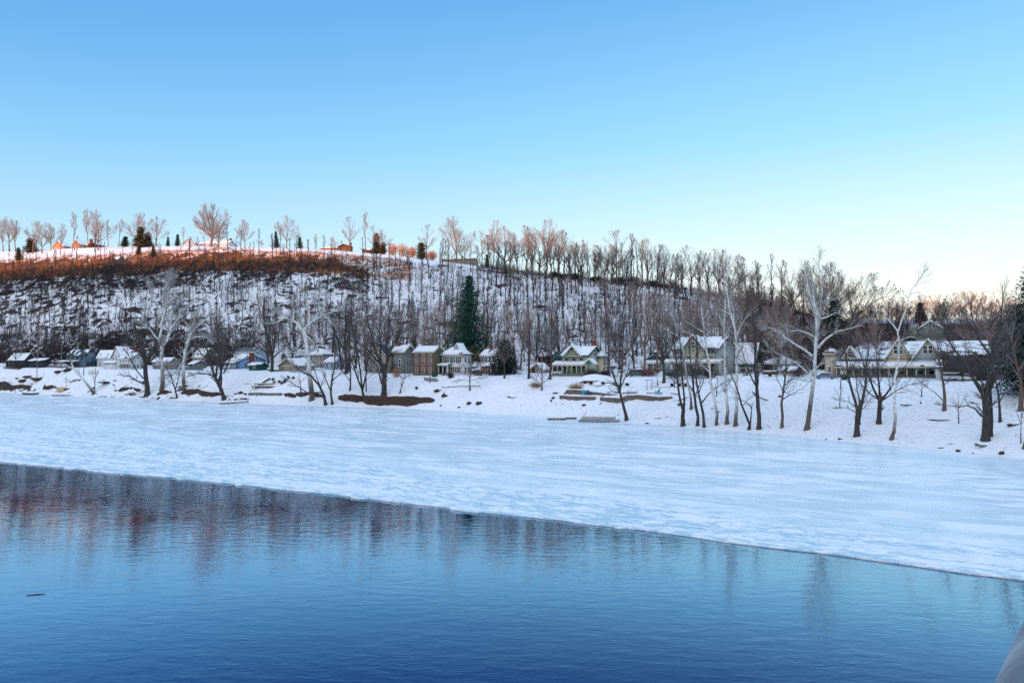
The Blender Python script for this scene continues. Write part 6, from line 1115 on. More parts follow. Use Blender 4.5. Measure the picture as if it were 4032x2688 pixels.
# hedges and shrubs
for i, (px_, Y, wp, hp, mt_, lb) in enumerate([(2655, 192, 75, 38, 'needle_dark', 'dark evergreen hedge at the left end of the green-trimmed house'), (2745, 188, 80, 48, 'brush_dark', 'big reddish-brown shrub before the middle of the green-trimmed porch'), (2795, 187, 60, 40, 'brush_dark', 'rounded brown shrub ending the porch hedge'), (2560, 205, 75, 36, 'timber_red', 'dense dark red bare hedge right of the parked cars'),
                                   (2330, 212, 65, 34, 'brush_dark', 'brown shrubs at the right corner of the cream porch'), (2385, 212, 55, 26, 'brush_dark', 'low dark shrubs behind the snow pile'), (1775, 236, 30, 22, 'needle_dark', 'dark evergreen bush by the portico steps'), (3325, 165, 30, 22, 'needle_dark', 'round dark bush at the left end of the mansion porch'),
                                   (1880, 236, 60, 26, 'brush_dark', 'brown hedge below the big spruce'), (1560, 250, 40, 34, 'scrub', 'reddish twiggy shrub before the grey house'), (1955, 232, 110, 14, 'brush_dark', 'low dark brushwood under the broad blackish evergreen'), (3935, 158, 120, 55, 'brush_dark', 'dark bramble mass on the bank top at the right'), (3140, 190, 90, 34, 'twig_brown', 'grey-brown brush right of the green barn')]):
    shrub(px_, 0, wp, hp, mt_, lb, Y=Y, n=1300 if wp > 50 else 600, bw=.022, tw=.8)
for i, (px_, py, lb) in enumerate([(2303, 1510, 'left of the snow pile'), (2327, 1513, 'second from the left on the upper terrace edge'), (2374, 1514, 'below the snow pile'), (2420, 1516, 'left of the leaning tree trunk'), (2469, 1519, 'right of the leaning tree trunk'), (2646, 1520, 'left of the first row tree'), (2675, 1521, 'between the first twin stems'), (2700, 1522, 'right of the first twin stems')]):
    shrub(px_, py, 15, 12, 'brush_dark', 'little clipped brown ball shrub ' + lb, group='ball shrubs along the terrace', n=420, bw=.03, tw=.35)
for px_, py, w_, h_, lb in [(2268, 1531, 26, 36, 'tuft of tan ornamental grass at the left end of the stone terrace'), (2108, 1522, 24, 30, 'orange-tan grass clump beside the round sapling')]:
    p = place(px_, py); k = p.y / F; g = np.random.default_rng(px_); root = empty('ornamental_grass', p, 0, lb, 'grass clump'); v, f = blades(520, w_ * k, h_ * k * 1.1, g, .22, .75, .035, .12); mesh_np('blades', v, f, mat('dry_grass', (.52, .33, .17), .9, .3, 1.0), root)
gfx = [(1080, 1510), (1100, 1508), (1110, 1513), (1125, 1500), (1075, 1498), (1135, 1490), (1120, 1508), (1155, 1492), (1640, 1532)]
for i, (px_, py) in enumerate(gfx): shrub(px_, py, 14, 12, 'brush_dark', 'snow-dotted low brown bush ' + ('beside the wooden bank stairs' if px_ < 1200 else 'on the slope below the brick house'), group='low bushes on the bank', n=200, bw=.03, tw=.5)

# ------------------------------------------------------------------ bare earth banks, rocks, terrace walls
def strip_solid(name, label, pts_, material, cat, depth=.9, rough=.35, lean=.5, group=None, snowtop=None, out_=0.0, nv=7, sub=6, kind=None, drop=.6):
    """a solid band following (px, ytop, ybottom) across the bank; rough earth or a stone wall"""
    P = []
    for i in range(len(pts_) - 1):
        for j in range(sub): a = j / sub; P.append([pts_[i][q] * (1 - a) + pts_[i + 1][q] * a for q in range(3)])
    P.append(list(pts_[-1])); V = []; top_ = []; fr = []
    for px_, yt, yb in P:
        b0 = place(px_, yb); Yb = b0.y - out_; tz_ = pt(px_, yt, Yb + lean); fr.append((b0, tz_, Yb))
    n = len(P); g = np.random.default_rng(abs(int(pts_[0][0])))
    for i, (b0, tz_, Yb) in enumerate(fr):
        for v_ in range(nv):
            a = v_ / (nv - 1); x = b0.x * (1 - a) + tz_[0] * a; y = Yb + lean * a; z = (b0.z - drop) * (1 - a) + tz_[2] * a
            r_ = rough * (float(fbm(np.array(x / 1.1 + 40), np.array(z / .8), 3, 3)) + float(fbm(np.array(x / 4.), np.array(z / 3.), 2, 5))) * (1 if 0 < i < n - 1 else .3)
            V.append((x, y - r_ * .8, z + (r_ * .4 if v_ == nv - 1 else 0)))
        xb = tz_[0]; V.append((xb * (1 + depth / Yb), Yb + lean + depth, V[-1][2] + .02)); V.append((b0.x, Yb + lean + depth, b0.z - drop))
    k = nv + 2; Q = []
    for i in range(n - 1):
        for j in range(k): j2 = (j + 1) % k; Q.append((i * k + j, (i + 1) * k + j, (i + 1) * k + j2, i * k + j2))
    T = []
    for e in (0, n - 1):
        for j in range(1, k - 1): T.append((e * k, e * k + j, e * k + j + 1) if e == 0 else (e * k, e * k + j + 1, e * k + j))
    o = mesh_np(name, np.array(V), [np.array(Q), np.array(T)], material)
    tag(o, label, cat, group, kind)
    if snowtop:      # a bed of snow on the level top, running back into the slope
        sv = []; 
        for i in range(n):
            x, y, z = V[i * k + nv - 1]; sv += [(x, y - .12, z + .02), (x, y - .05, z + .2), (x * (1 + (snowtop + .1) / y), y + snowtop, z + .24), (x * (1 + snowtop / y), y + snowtop, z - .3)]
        sq = [(i * 4 + j, (i + 1) * 4 + j, (i + 1) * 4 + (j + 1) % 4, i * 4 + (j + 1) % 4) for i in range(n - 1) for j in range(4)]
        sq += [(0, 1, 2, 3), ((n - 1) * 4 + 3, (n - 1) * 4 + 2, (n - 1) * 4 + 1, (n - 1) * 4)]
        mesh_np('snow', np.array(sv), np.array(sq), 'snow', o, True)
    return o
DB = 'cut banks of bare earth at the ice edge'
for lb, pl in [('long bare brown earth bank under the massive forked tree', [(1418, 1560, 1578), (1445, 1555, 1592), (1490, 1560, 1597), (1545, 1562, 1592), (1600, 1560, 1600), (1650, 1562, 1590), (1690, 1566, 1585), (1712, 1574, 1580)]),
               ('brown earth bank between the great sycamore and the long bare bank', [(1332, 1560, 1572), (1360, 1552, 1580), (1400, 1553, 1580), (1422, 1558, 1582)]), ('dark scoop of earth left of the great white sycamore', [(1118, 1550, 1556), (1140, 1545, 1566), (1165, 1553, 1564)]),
               ('ragged earth lip around the foot of the great white sycamore', [(1165, 1548, 1556), (1185, 1543, 1562), (1215, 1545, 1556), (1250, 1550, 1562), (1275, 1556, 1566)]), ('brown earth hump left of the red dock platform', [(920, 1550, 1556), (950, 1540, 1552), (975, 1553, 1557)]),
               ('bare earth lip below the leaning white sycamore', [(712, 1545, 1550), (740, 1532, 1555), (780, 1530, 1548), (800, 1540, 1560), (830, 1545, 1560), (870, 1548, 1556)]), ('small earth lip between the two left sycamores', [(618, 1550, 1556), (640, 1535, 1552), (675, 1540, 1548)]),
               ('shallow dark earth patch left of the very thick dark tree', [(468, 1533, 1538), (490, 1525, 1538), (520, 1524, 1532), (555, 1533, 1541)]), ('dark rocky earth at the far left end of the ice edge', [(-20, 1505, 1530), (20, 1500, 1532), (45, 1515, 1534)]), ('streaky dark bank left of the boat mound', [(40, 1520, 1536), (80, 1512, 1530), (120, 1518, 1530)]),
               ('dark earth patch above the orange dock blocks', [(170, 1520, 1536), (205, 1516, 1530), (225, 1524, 1530)])]:
    strip_solid('earth_bank', lb, pl, 'soil', 'earth bank', depth=1.6, rough=.75, lean=1.0, group=DB, out_=.4)
strip_solid('stone_wall', 'curved dry stone wall at the back of the left terrace', [(2218, 1553, 1553.5), (2232, 1534, 1553), (2270, 1534, 1553), (2330, 1542, 1556), (2400, 1550, 1558), (2432, 1552, 1557)], 'stone', 'wall', depth=.5, rough=.10, lean=.15, snowtop=1.6, drop=.8)
strip_solid('stone_wall', 'low front stone wall of the left terrace', [(2203, 1556.5, 1563), (2250, 1559, 1568), (2300, 1561, 1569), (2345, 1562, 1565)], 'stone', 'wall', depth=.5, rough=.10, lean=.15, snowtop=2.2, out_=1.2)
strip_solid('stone_wall', 'long front stone wall of the right terrace', [(2362, 1564, 1572), (2400, 1565, 1576), (2440, 1567, 1578), (2470, 1557, 1570), (2510, 1555, 1564), (2550, 1558, 1571), (2590, 1562, 1572), (2646, 1561, 1562)], 'stone', 'wall', depth=.5, rough=.10, lean=.15, snowtop=2.4, out_=1.2)
strip_solid('stone_wall', 'short stone wall left of the garden stairs', [(2450, 1545, 1553), (2480, 1543, 1549), (2508, 1543, 1548)], 'stone', 'wall', depth=.5, rough=.08, lean=.1, snowtop=1.0)
strip_solid('stone_wall', 'low stone wall behind the turquoise chair', [(2547, 1546, 1551), (2580, 1546, 1550), (2608, 1547, 1550)], 'stone', 'wall', depth=.5, rough=.08, lean=.1, snowtop=1.0)
strip_solid('stone_wall', 'low stone wall at the right end of the garden terrace', [(2640, 1547, 1551), (2668, 1551, 1556)], 'stone', 'wall', depth=.5, rough=.08, lean=.1, snowtop=1.0)
strip_solid('timber_edging', 'thin dark timber edging along the upper terrace left of the garden stairs', [(2285, 1515, 1517), (2380, 1518, 1520), (2470, 1522, 1523.5), (2545, 1522, 1523.5)], 'timber', 'edging', depth=.2, rough=.04, lean=.03, drop=.3)
strip_solid('timber_edging', 'thin dark timber edging along the upper terrace right of the garden stairs', [(2572, 1523, 1525), (2640, 1524, 1526), (2706, 1525, 1527)], 'timber', 'edging', depth=.2, rough=.04, lean=.03, drop=.3)
strip_solid('stone_wall', 'snow-topped grey stone wall under the red dock platform', [(978, 1546, 1556), (1010, 1545, 1555), (1060, 1547, 1557), (1110, 1547, 1556)], 'stone_grey', 'wall', depth=.8, rough=.15, lean=.3, snowtop=1.2, out_=.3)
def rock(px, py, wp, hp, label, material='soil', name='rock', group='dark rocks at the ice edge', Y=None):
    p = place(px, py) if Y is None else Vector((xg(px, Y), Y, ICE_Z)); k = p.y / F; g = np.random.default_rng(int(px + py)); V = []; nu, nv = 9, 6
    for j in range(nv + 1):
        for i in range(nu):
            a = 6.283 * i / nu; b_ = math.pi * j / nv; r_ = 1 + .28 * g.normal(); V.append((math.cos(a) * math.sin(b_) * wp * k / 2 * r_, math.sin(a) * math.sin(b_) * wp * k * .35 * r_, (math.cos(b_) * .6 + .35) * hp * k * r_))
    Q = [(j * nu + i, (j + 1) * nu + i, (j + 1) * nu + (i + 1) % nu, j * nu + (i + 1) % nu) for j in range(nv) for i in range(nu)]
    o = mesh_np(name, np.array(V), np.array(Q), material, loc=p); tag(o, label, name, group); return o
for px_, py, w_, h_, lb in [(3771, 1779, 17, 8, 'dark rock poking from the snow left of the drift log'), (3832, 1790, 8, 7, 'small dark stone between the drift log and the ice edge'), (3943, 1790, 20, 10, 'rounded dark rock right of the drift log'), (3307, 1730, 14, 5, 'flat dark stone left of the open-forked tree foot'), (3253, 1731, 8, 3, 'tiny dark stone near the tallest sycamore foot'), (3150, 1724, 7, 3, 'tiny dark stone left of the tallest sycamore'),
                            (1847, 1592, 20, 8, 'left of two brown rocks on the lower slope below the larch'), (1885, 1592, 26, 9, 'right of two brown rocks on the lower slope below the larch'), (1720, 1542, 24, 8, 'brown earth clod on the slope above the long bare bank'), (1750, 1562, 26, 10, 'brown clod right of the long bare bank'), (1735, 1600, 8, 4, 'small stone on the snow right of the long bare bank'), (1808, 1605, 14, 4, 'flat stone near the ice below the larch'), (1406, 1583, 16, 10, 'dark stone at the left foot of the long bare bank'),
                            (2300, 1598, 18, 6, 'dark clod on the slope below the left terrace'), (2178, 1570, 13, 8, 'brown stone left of the left terrace wall'), (2170, 1582, 8, 6, 'small stone below the brown stone left of the terrace'), (2188, 1548, 22, 4, 'dead grass strip beside the left terrace wall'), (2550, 1668, 18, 4, 'dark twigs on the ice edge right of the leaning tree'), (3625, 1588, 8, 5, 'small dark stone on the bank below the mansion'), (3071, 1563, 12, 6, 'dark clod beside the ninth tree of the row'),
                            (60, 1545, 6, 3, 'small stone on the ice left of the boat mound'), (1462, 1606, 6, 3, 'speck of stone on the ice below the long bare bank'), (265, 1462, 34, 10, 'dark brushy clod below the slate blue house'), (150, 1497, 50, 9, 'brown rocky patch on the far left slope'), (110, 1487, 44, 7, 'streak of bare rock on the far left slope'), (230, 1470, 30, 8, 'dark rock under the low snowy porch'), (420, 1507, 60, 5, 'thin dark ledge on the slope below the white shed'), (90, 1505, 40, 8, 'dark rock ledge above the boat mound')]:
    rock(px_, py, w_, h_, lb)
# drift wood
def log(px, py, pts_, r0, r1, label, material='timber_grey', name='log', cat='log', icelevel=False):
    p = place(px, py) if not icelevel else Vector((xg(px, icelevel), icelevel, ICE_Z)); k = p.y / F
    mb = MB()
    for pl in pts_: mb.tube([(x * k, y * k, z * k) for x, y, z in pl], [r0 * k] + [((r0 + r1) / 2) * k] * (len(pl) - 2) + [r1 * k], 8)
    o = mb.build(name, material, None, True, p); tag(o, label, cat); return o
log(3870, 1762, [[(-28, 0, 12), (-10, 2, 6), (15, 6, 4), (25, 8, -3)]], 6, 3.5, 'weathered grey drift log lying below the biggest tree')
log(2540, 1555, [[(0, 0, 0), (3, 0, 1)]], .6, .5, 'short stake beside the turquoise chair', 'timber', 'stake', 'stake')
log(3020, 1580, [[(-45, 0, 22), (-15, 4, 8), (20, 4, -2), (55, 2, -12)], [(20, 4, -2), (40, 4, 3)]], 3.2, 1.4, 'long fallen branch lying behind the eighth trunk', 'bark_brown')
log(3570, 1600, [[(-25, 0, 6), (0, 2, 2), (28, 2, -4)], [(-10, 0, 4), (10, 0, 6), (25, 0, 3)]], 2.2, 1, 'tangled dark brushwood right of the slim white trunk', 'bark_dark')
log(3990, 1680, [[(-25, 0, 6), (0, 2, 2), (28, 2, -4)], [(-20, 0, 0), (10, 0, 6), (25, 0, 8)], [(-15, 0, 9), (10, 1, 3)]], 3, 1.5, 'heap of dark brushwood near the right edge', 'bark_dark')
log(2685, 1593, [[(-16, 0, 0), (16, 0, 0)]], 5, 4.5, 'cut log chunk left of the first twin stems', 'bark_brown')
log(3028, 1690, [[(-6, 0, 16), (12, 0, -4)]], 1, .8, 'bare stick poking from the snow right of the eighth trunk', 'bark_brown', 'stick', 'stick')
log(398, 1563, [[(-13, 0, 0), (0, 0, 3), (13, 0, 3)]], 1.3, .8, 'dark stick lying on the ice near the broken leaning trunk', 'bark_dark', 'stick', 'stick')
log(4036, 2190, [[(-14, -3, 9), (6, 6, 9), (60, 10, 14)]], 6, 6.5, 'sawn branch end poking in at the right edge over the ice', 'bark_brown', 'log', 'log', icelevel=52)
log(4036, 2120, [[(-6, -3, 0), (-4, 0, 20), (10, 0, 60)]], 5, 6, 'broken branch stub above the sawn end at the right edge', 'bark_brown', 'log', 'log', icelevel=54)
def floating(px, py, L, label, r=.022):
    Y = EYE * F / (py - 1440.0); X = xg(px, Y); mb = MB().tube([(-L / 2, -.15, .0), (0, .05, .01), (L / 2, .15, .02)], [r, r * 1.2, r * .7], 7); o = mb.build('stick', 'bark_dark', None, True, (X, Y, .01)); tag(o, label, 'stick')
floating(160, 2331, .9, 'dark stick floating on the open water at the left')
g = np.random.default_rng(90); n = 2800; px_ = g.uniform(-60, 4100, n); toe, top, foot, *_ = prof(px_); t_ = g.random(n); Yt = toe + 1.5 + (top - toe) * t_ * 1.05; Xt = (px_ - CX) / F * Yt; kp = fbm(Xt / 9, Yt / 5, 3, 41) > .02; Xt, Yt = Xt[kp], Yt[kp]; Zt = gz(Xt, Yt); k = 5; n = len(Xt)
d = g.normal(size=(n, k, 3)) * np.array([.5, .5, .2]) + np.array([0, 0, 1.]); d /= np.linalg.norm(d, axis=2, keepdims=True); p0 = np.stack([Xt, Yt, Zt - .05], -1)[:, None, :] + g.normal(size=(n, k, 3)) * np.array([.14, .14, 0]); tip = p0 + d * g.uniform(.15, .6, (n, k, 1)); sd_ = np.cross(d, g.normal(size=d.shape)); sd_ = sd_ / (np.linalg.norm(sd_, axis=2, keepdims=True) + 1e-6) * .016
v = np.stack([p0 - sd_, p0 + sd_, tip], 2).reshape(-1, 3); tag(mesh_np('dead_grass', v, np.arange(len(v)).reshape(-1, 3), mat('dead_grass', (.22, .15, .10), .95, .4, .5)), 'dead grass stalks poking through the snow of the riverbank', 'grass', kind='stuff')
# ------------------------------------------------------------------ docks, boat, stairs
def frame_at(px, py, rz=-31, Y=None, z=None):
    p = place(px, py) if Y is None else Vector((xg(px, Y), Y, float(gz(xg(px, Y), Y)) if z is None else z)); return p
def dock(name, label, cat, p, L, Wd, th, rz, mat_='timber', snow=.14, planks=True, legs=0, z=.25, group=None, slant=0):
    root = empty(name, p, R(rz), label, cat, group); root.rotation_euler[1] = R(slant); mb = MB()
    n = max(3, int(L / .35))
    for i in range(n): mb.box(i * L / n, (i + .86) * L / n, 0, Wd, z, z + .05)
    mb.build('planks', mat_, root); MB().box(0, L, .002, .09, z - max(th, .3), z - .003).box(0, L, Wd - .09, Wd - .002, z - th, z - .003).box(0, .09, .1, Wd - .1, z - th, z - .005).box(L - .09, L, .1, Wd - .1, z - th, z - .005).build('beam', mat_, root)
    if snow: 
        v, q = snow_slab((.05, .05, z + .05), (L - .05, .05, z + .05), (L - .05, Wd - .05, z + .05), (.05, Wd - .05, z + .05), snow, 1, max(3, int(L / .5)), 4, np.random.default_rng(3), 0); mesh_np('snow', v, np.array(q), 'snow', root, True)
    for i in range(legs):
        for yy in (.15, Wd - .15): MB().box(.3 + (L - .6) * i / max(1, legs - 1) - .08, .3 + (L - .6) * i / max(1, legs - 1) + .08, yy - .08, yy + .08, z - 1.0, z - .006).build('leg', mat_, root)
    return root
p = Vector((xg(2155, 176), 176, ICE_Z)); r_ = dock('floating_dock', 'small square floating dock frozen into the ice', 'dock', p, 4.3, 2.2, .22, -6, 'timber_grey', .12, z=.45)
for x_ in (.5, 3.6): MB().tube([(x_, 0, .16), (x_, 2.2, .16)], .16, 10).build('float', 'timber', r_)
dock('gangway', 'narrow dark gangway joining the floating dock to the bank', 'gangway', Vector((xg(2224, 179), 179, ICE_Z)), 2.9, .9, .12, 8, 'timber', .05, z=.35)
base = Vector((xg(2275, 170.5), 170.5, ICE_Z)); root = empty('dock_stack', base, R(-9), 'stack of long snowy dock sections at the ice edge', 'dock sections')
for j in range(4):
    mb = MB(); x0 = .3 * j; L = 9.3 - .5 * j + (.8 if j % 2 else 0); mb.box(x0, L, 0, .12, .1 + j * .3, .26 + j * .3).box(x0, L, 1.5, 1.62, .1 + j * .3, .26 + j * .3)
    for i in range(12): mb.box(x0 + .2 + i * (L - x0 - .6) / 11, x0 + .42 + i * (L - x0 - .6) / 11, .13, 1.49, .14 + j * .3, .24 + j * .3)
    s_ = mb.build('dock_section', 'timber', root)
    v, q = snow_slab((x0 + .1, -.02, .265 + j * .3), (L - .1, -.02, .265 + j * .3), (L - .1, 1.6, .265 + j * .3), (x0 + .1, 1.6, .265 + j * .3), .10 if j < 3 else .2, .8 if j < 3 else 1, 16, 3, np.random.default_rng(j), 0); mesh_np('snow', v, np.array(q), 'snow', s_, True)
for px_, py, L, lb in [(2304, 1626, 3.8, 'upper thin dark plank lying on the snow above the dock stack'), (2298, 1634, 7.3, 'long grey plank lying just above the dock stack'), (2430, 1635, 1.6, 'short plank end beside the leaning tree foot')]:
    p = place(px_, py); o = MB().box(0, L, 0, .25, .05, .15).box(.1, L - .1, -.003, .06, .153, .2).build('plank', 'timber_grey', None, loc=p); o.rotation_euler = (0, 0, R(-6)); tag(o, lb, 'plank')
p = place(990, 1541); r_ = dock('dock_platform', 'dark red wooden platform at the foot of the bank stairs', 'platform', p, 11.0, 2.2, .3, -12, 'timber_red', .18, z=1.9, legs=3)
rb = MB().box(5.4, 8.8, 2.25, 2.32, 2.75, 2.83)
for i in range(6): rb.box(5.4 + i * .67, 5.46 + i * .67, 2.25, 2.32, 1.9, 2.75)
rb.build('railing', 'timber_red', r_)
p = place(1000, 1528); dock('bank_bench', 'long reddish deck edge behind the red platform', 'deck', p, 12.2, .8, .3, -12, 'timber_red', .2, z=1.5)
# stairs up the bank
a, b_ = place(1018, 1520), place(1064, 1492); root = empty('bank_stairs', a, 0, 'narrow dark wooden stairs climbing the snowy bank', 'stairs'); d = b_ - a; n = 15; side = Vector((d.y, -d.x, 0)).normalized() * .6
for sg, nm in ((-1, 'stringer'), (1, 'stringer')):
    q0 = side * sg; MB().hexa([tuple(q0 + Vector((0, 0, .1))), tuple(q0 + side * .1 * sg + Vector((0, 0, .1))), tuple(d + q0 + side * .1 * sg + Vector((0, 0, .1))), tuple(d + q0 + Vector((0, 0, .1))), tuple(q0 + Vector((0, 0, .4))), tuple(q0 + side * .1 * sg + Vector((0, 0, .4))), tuple(d + q0 + side * .1 * sg + Vector((0, 0, .4))), tuple(d + q0 + Vector((0, 0, .4)))]).build(nm, 'timber', root)
for i in range(n):
    c = d * ((i + .5) / n) + Vector((0, 0, .35)); u = Vector((d.x, d.y, 0)).normalized() * .14; q = [c - side * .97 - u, c + side * .97 - u, c + side * .97 + u, c - side * .97 + u]; MB().hexa([tuple(v) for v in q] + [tuple(v + Vector((0, 0, .06))) for v in q]).build('step', 'timber', root)
p = Vector((xg(866, 248), 248, ICE_Z)); r_ = dock('gangway', 'long narrow dark gangway slanting onto the ice below the many-stemmed tree', 'gangway', p, 9.3, 1.0, .25, 24, 'timber', .12, z=.3, slant=-3)
rb = MB().box(1.2, 8.8, 1.01, 1.06, 1.1, 1.16)
for i in range(7): rb.box(1.2 + i * 1.25, 1.26 + i * 1.25, 1.01, 1.06, .3, 1.1)
rb.build('railing', 'timber', r_)
p = place(912, 1563); o = MB().box(0, 6.0, 0, .3, .05, .25).box(.2, 5.8, .05, .25, .253, .35).build('plank', 'timber', None, loc=p); tag(o, 'dark beam lying above the slanting gangway', 'beam')
# orange blocks and brown ramp
p = place(228, 1546) + Vector((0, -1.0, .9)); root = empty('dock_blocks', p, R(-12), 'sand-coloured landing block with brown ramp at the ice edge on the left', 'landing'); MB().box(0, 3.9, 0, 3, -.5, 1.5).build('block', 'tan_block', root); MB().hexa([(4.0, .1, -.5), (10.5, .1, -.5), (10.5, 3, -.5), (4.0, 3, -.5), (4.0, .1, 1.3), (9.6, .1, 1.0), (10.5, 3, 1.6), (4.0, 3, 1.6)]).build('ramp', 'timber_red', root)
MB().box(1.6, 6.5, 3.1, 5.5, -.2, 2.4).build('upper_block', 'concrete_warm', root); v, q = snow_slab((0, 0, 1.5), (3.9, 0, 1.5), (3.9, 3, 1.5), (0, 3, 1.5), .2, 1, 8, 5, np.random.default_rng(1), 0); mesh_np('snow', v, np.array(q), 'snow', root, True)
v, q = snow_slab((4.0, .1, 1.3), (9.6, .1, 1.0), (10.4, 3, 1.6), (4.0, 3, 1.6), .2, 1, 8, 5, np.random.default_rng(2), 0); mesh_np('snow', v, np.array(q), 'snow', root, True)
v, q = snow_slab((1.6, 3.1, 2.4), (6.5, 3.1, 2.4), (6.5, 5.5, 2.4), (1.6, 5.5, 2.4), .25, 1, 8, 4, np.random.default_rng(4), 0); mesh_np('snow', v, np.array(q), 'snow', root, True)
dock('low_dock', 'flat dark dock boards frozen in front of the sand-coloured block', 'dock', Vector((xg(205, 318), 318, ICE_Z)), 8.0, 1.8, .2, -10, 'timber_red', .14, z=.35)
# snowed-in boat
p = Vector((xg(122, 330), 330, ICE_Z)); root = empty('rowing_boat', p, R(8), 'dark snowed-in rowing boat on the ice at the far left', 'boat'); L_, V, Q = 7.0, [], []; ns, nk = 13, 7
for i in range(ns):
    t_ = i / (ns - 1) * 2 - 1; w_ = .85 * (1 - abs(t_) ** 2.6) + .02; sh = .25 * t_ * t_
    for j in range(nk): a_ = math.pi * j / (nk - 1); V.append((t_ * L_ / 2, math.cos(a_) * w_, .75 + sh - math.sin(a_) * (.7 + sh * .3)))
Q = [(i * nk + j, (i + 1) * nk + j, (i + 1) * nk + j + 1, i * nk + j + 1) for i in range(ns - 1) for j in range(nk - 1)]
hull = mesh_np('hull', np.array(V), np.array(Q), mat('boat_dark', (.02, .03, .045), .6, .2, 2), root, True); sm = hull.modifiers.new('t', 'SOLIDIFY'); sm.thickness = .06
V2 = [(x * .93, y * .9, .62 + .25 * (x / 3.5) ** 2 + .22 * (1 - (y / (w_ or 1)) ** 2 * 0)) for (x, y, z) in V]; V = []
for i in range(ns):
    t_ = i / (ns - 1) * 2 - 1; w_ = .8 * (1 - abs(t_) ** 2.6) + .01
    for j in range(nk): s_ = j / (nk - 1) * 2 - 1; V.append((t_ * L_ * .48, s_ * w_, .72 + .22 * t_ * t_ + .28 * (1 - s_ * s_) * (1 - t_ * t_)))
mesh_np('snow', np.array(V), np.array(Q), 'snow', root, True)
# adirondack chairs on the terraces
def chair(px, py, col, rz, label, mname):
    m_ = mat(mname, col, .5, .1, 2); p = place(px, py); p = p + Vector((0, -1.1, .25)); root = empty('garden_chair', p, R(rz), label, 'chair', 'garden chairs on the stone terraces'); root.scale = (1.25, 1.25, 1.25)
    MB().hexa([(-.3, -.35, .36), (.3, -.35, .36), (.3, .2, .22), (-.3, .2, .22), (-.3, -.35, .40), (.3, -.35, .40), (.3, .2, .26), (-.3, .2, .26)]).build('seat', m_, root)
    mb = MB()
    for i in range(5): x = -.3 + i * .124; h_ = .95 + .1 * (1 - abs(i - 2) / 2); mb.hexa([(x, .18, .24), (x + .1, .18, .24), (x + .1, .22, .24), (x, .22, .24), (x, .42, h_), (x + .1, .42, h_), (x + .1, .46, h_), (x, .46, h_)])
    mb.build('backrest', m_, root)
    for sg in (-1, 1): MB().box(sg * .38 - .07, sg * .38 + .07, -.4, .32, .56, .6).build('armrest', m_, root); MB().box(sg * .36 - .03, sg * .36 + .03, -.36, -.26, -.25, .555).build('leg', m_, root); MB().hexa([(sg * .33 - .02, -.2, .3), (sg * .33 + .02, -.2, .3), (sg * .33 + .02, .5, -.25), (sg * .33 - .02, .5, -.25), (sg * .33 - .02, -.2, .4), (sg * .33 + .02, -.2, .4), (sg * .33 + .02, .62, -.25), (sg * .33 - .02, .62, -.25)]).build('leg', m_, root)
chair(2299, 1556, (.12, .50, .55), 25, 'light turquoise garden chair on the left terrace', 'paint_aqua'); chair(2313, 1557, (.05, .14, .28), -10, 'dark blue garden chair next to the light turquoise one', 'paint_navy'); chair(2586, 1554, (.02, .42, .45), -70, 'bright turquoise garden chair alone on the right terrace', 'paint_teal')
# garden arbour at the top of the steps
p = place(2557, 1536); root = empty('arbour', p, R(-10), 'weathered green-grey garden arbour over the terrace steps', 'arbour')
for x_ in (-.6, .6):
    for y_ in (0, .8): MB().box(x_ - .06, x_ + .06, y_ - .06, y_ + .06, -.4, 2.4).build('post', 'timber_grey', root)
mb = MB()
for i in range(6): mb.box(-.95 + i * .36, -.87 + i * .36, -.3, 1.1, 2.48, 2.58)
mb.box(-1.0, 1.0, -.04, .04, 2.4, 2.477).box(-1.0, 1.0, .76, .84, 2.4, 2.477).build('top_slats', 'timber_grey', root)
# snow heap by the cars
p = ground(2345, 204); V = []; nu = 22
for j in range(9):
    for i in range(nu): a_ = 6.283 * i / nu; r_ = j / 8; V.append((math.cos(a_) * r_ * 5.2, math.sin(a_) * r_ * 2.2, 1.7 * max(0, 1 - r_ ** 2.2) * (.8 + .5 * float(vnoise(np.array(math.cos(a_) * r_ * 3 + 9), np.array(math.sin(a_) * r_ * 3), 2))) - .2))
mesh_np('snow_pile', np.array(V), np.array([(j * nu + i, j * nu + (i + 1) % nu, (j + 1) * nu + (i + 1) % nu, (j + 1) * nu + i) for j in range(8) for i in range(nu)]), 'snow', None, True, p); tag(bpy.data.objects['snow_pile'], 'big ploughed heap of snow left of the parked cars', 'snow heap')

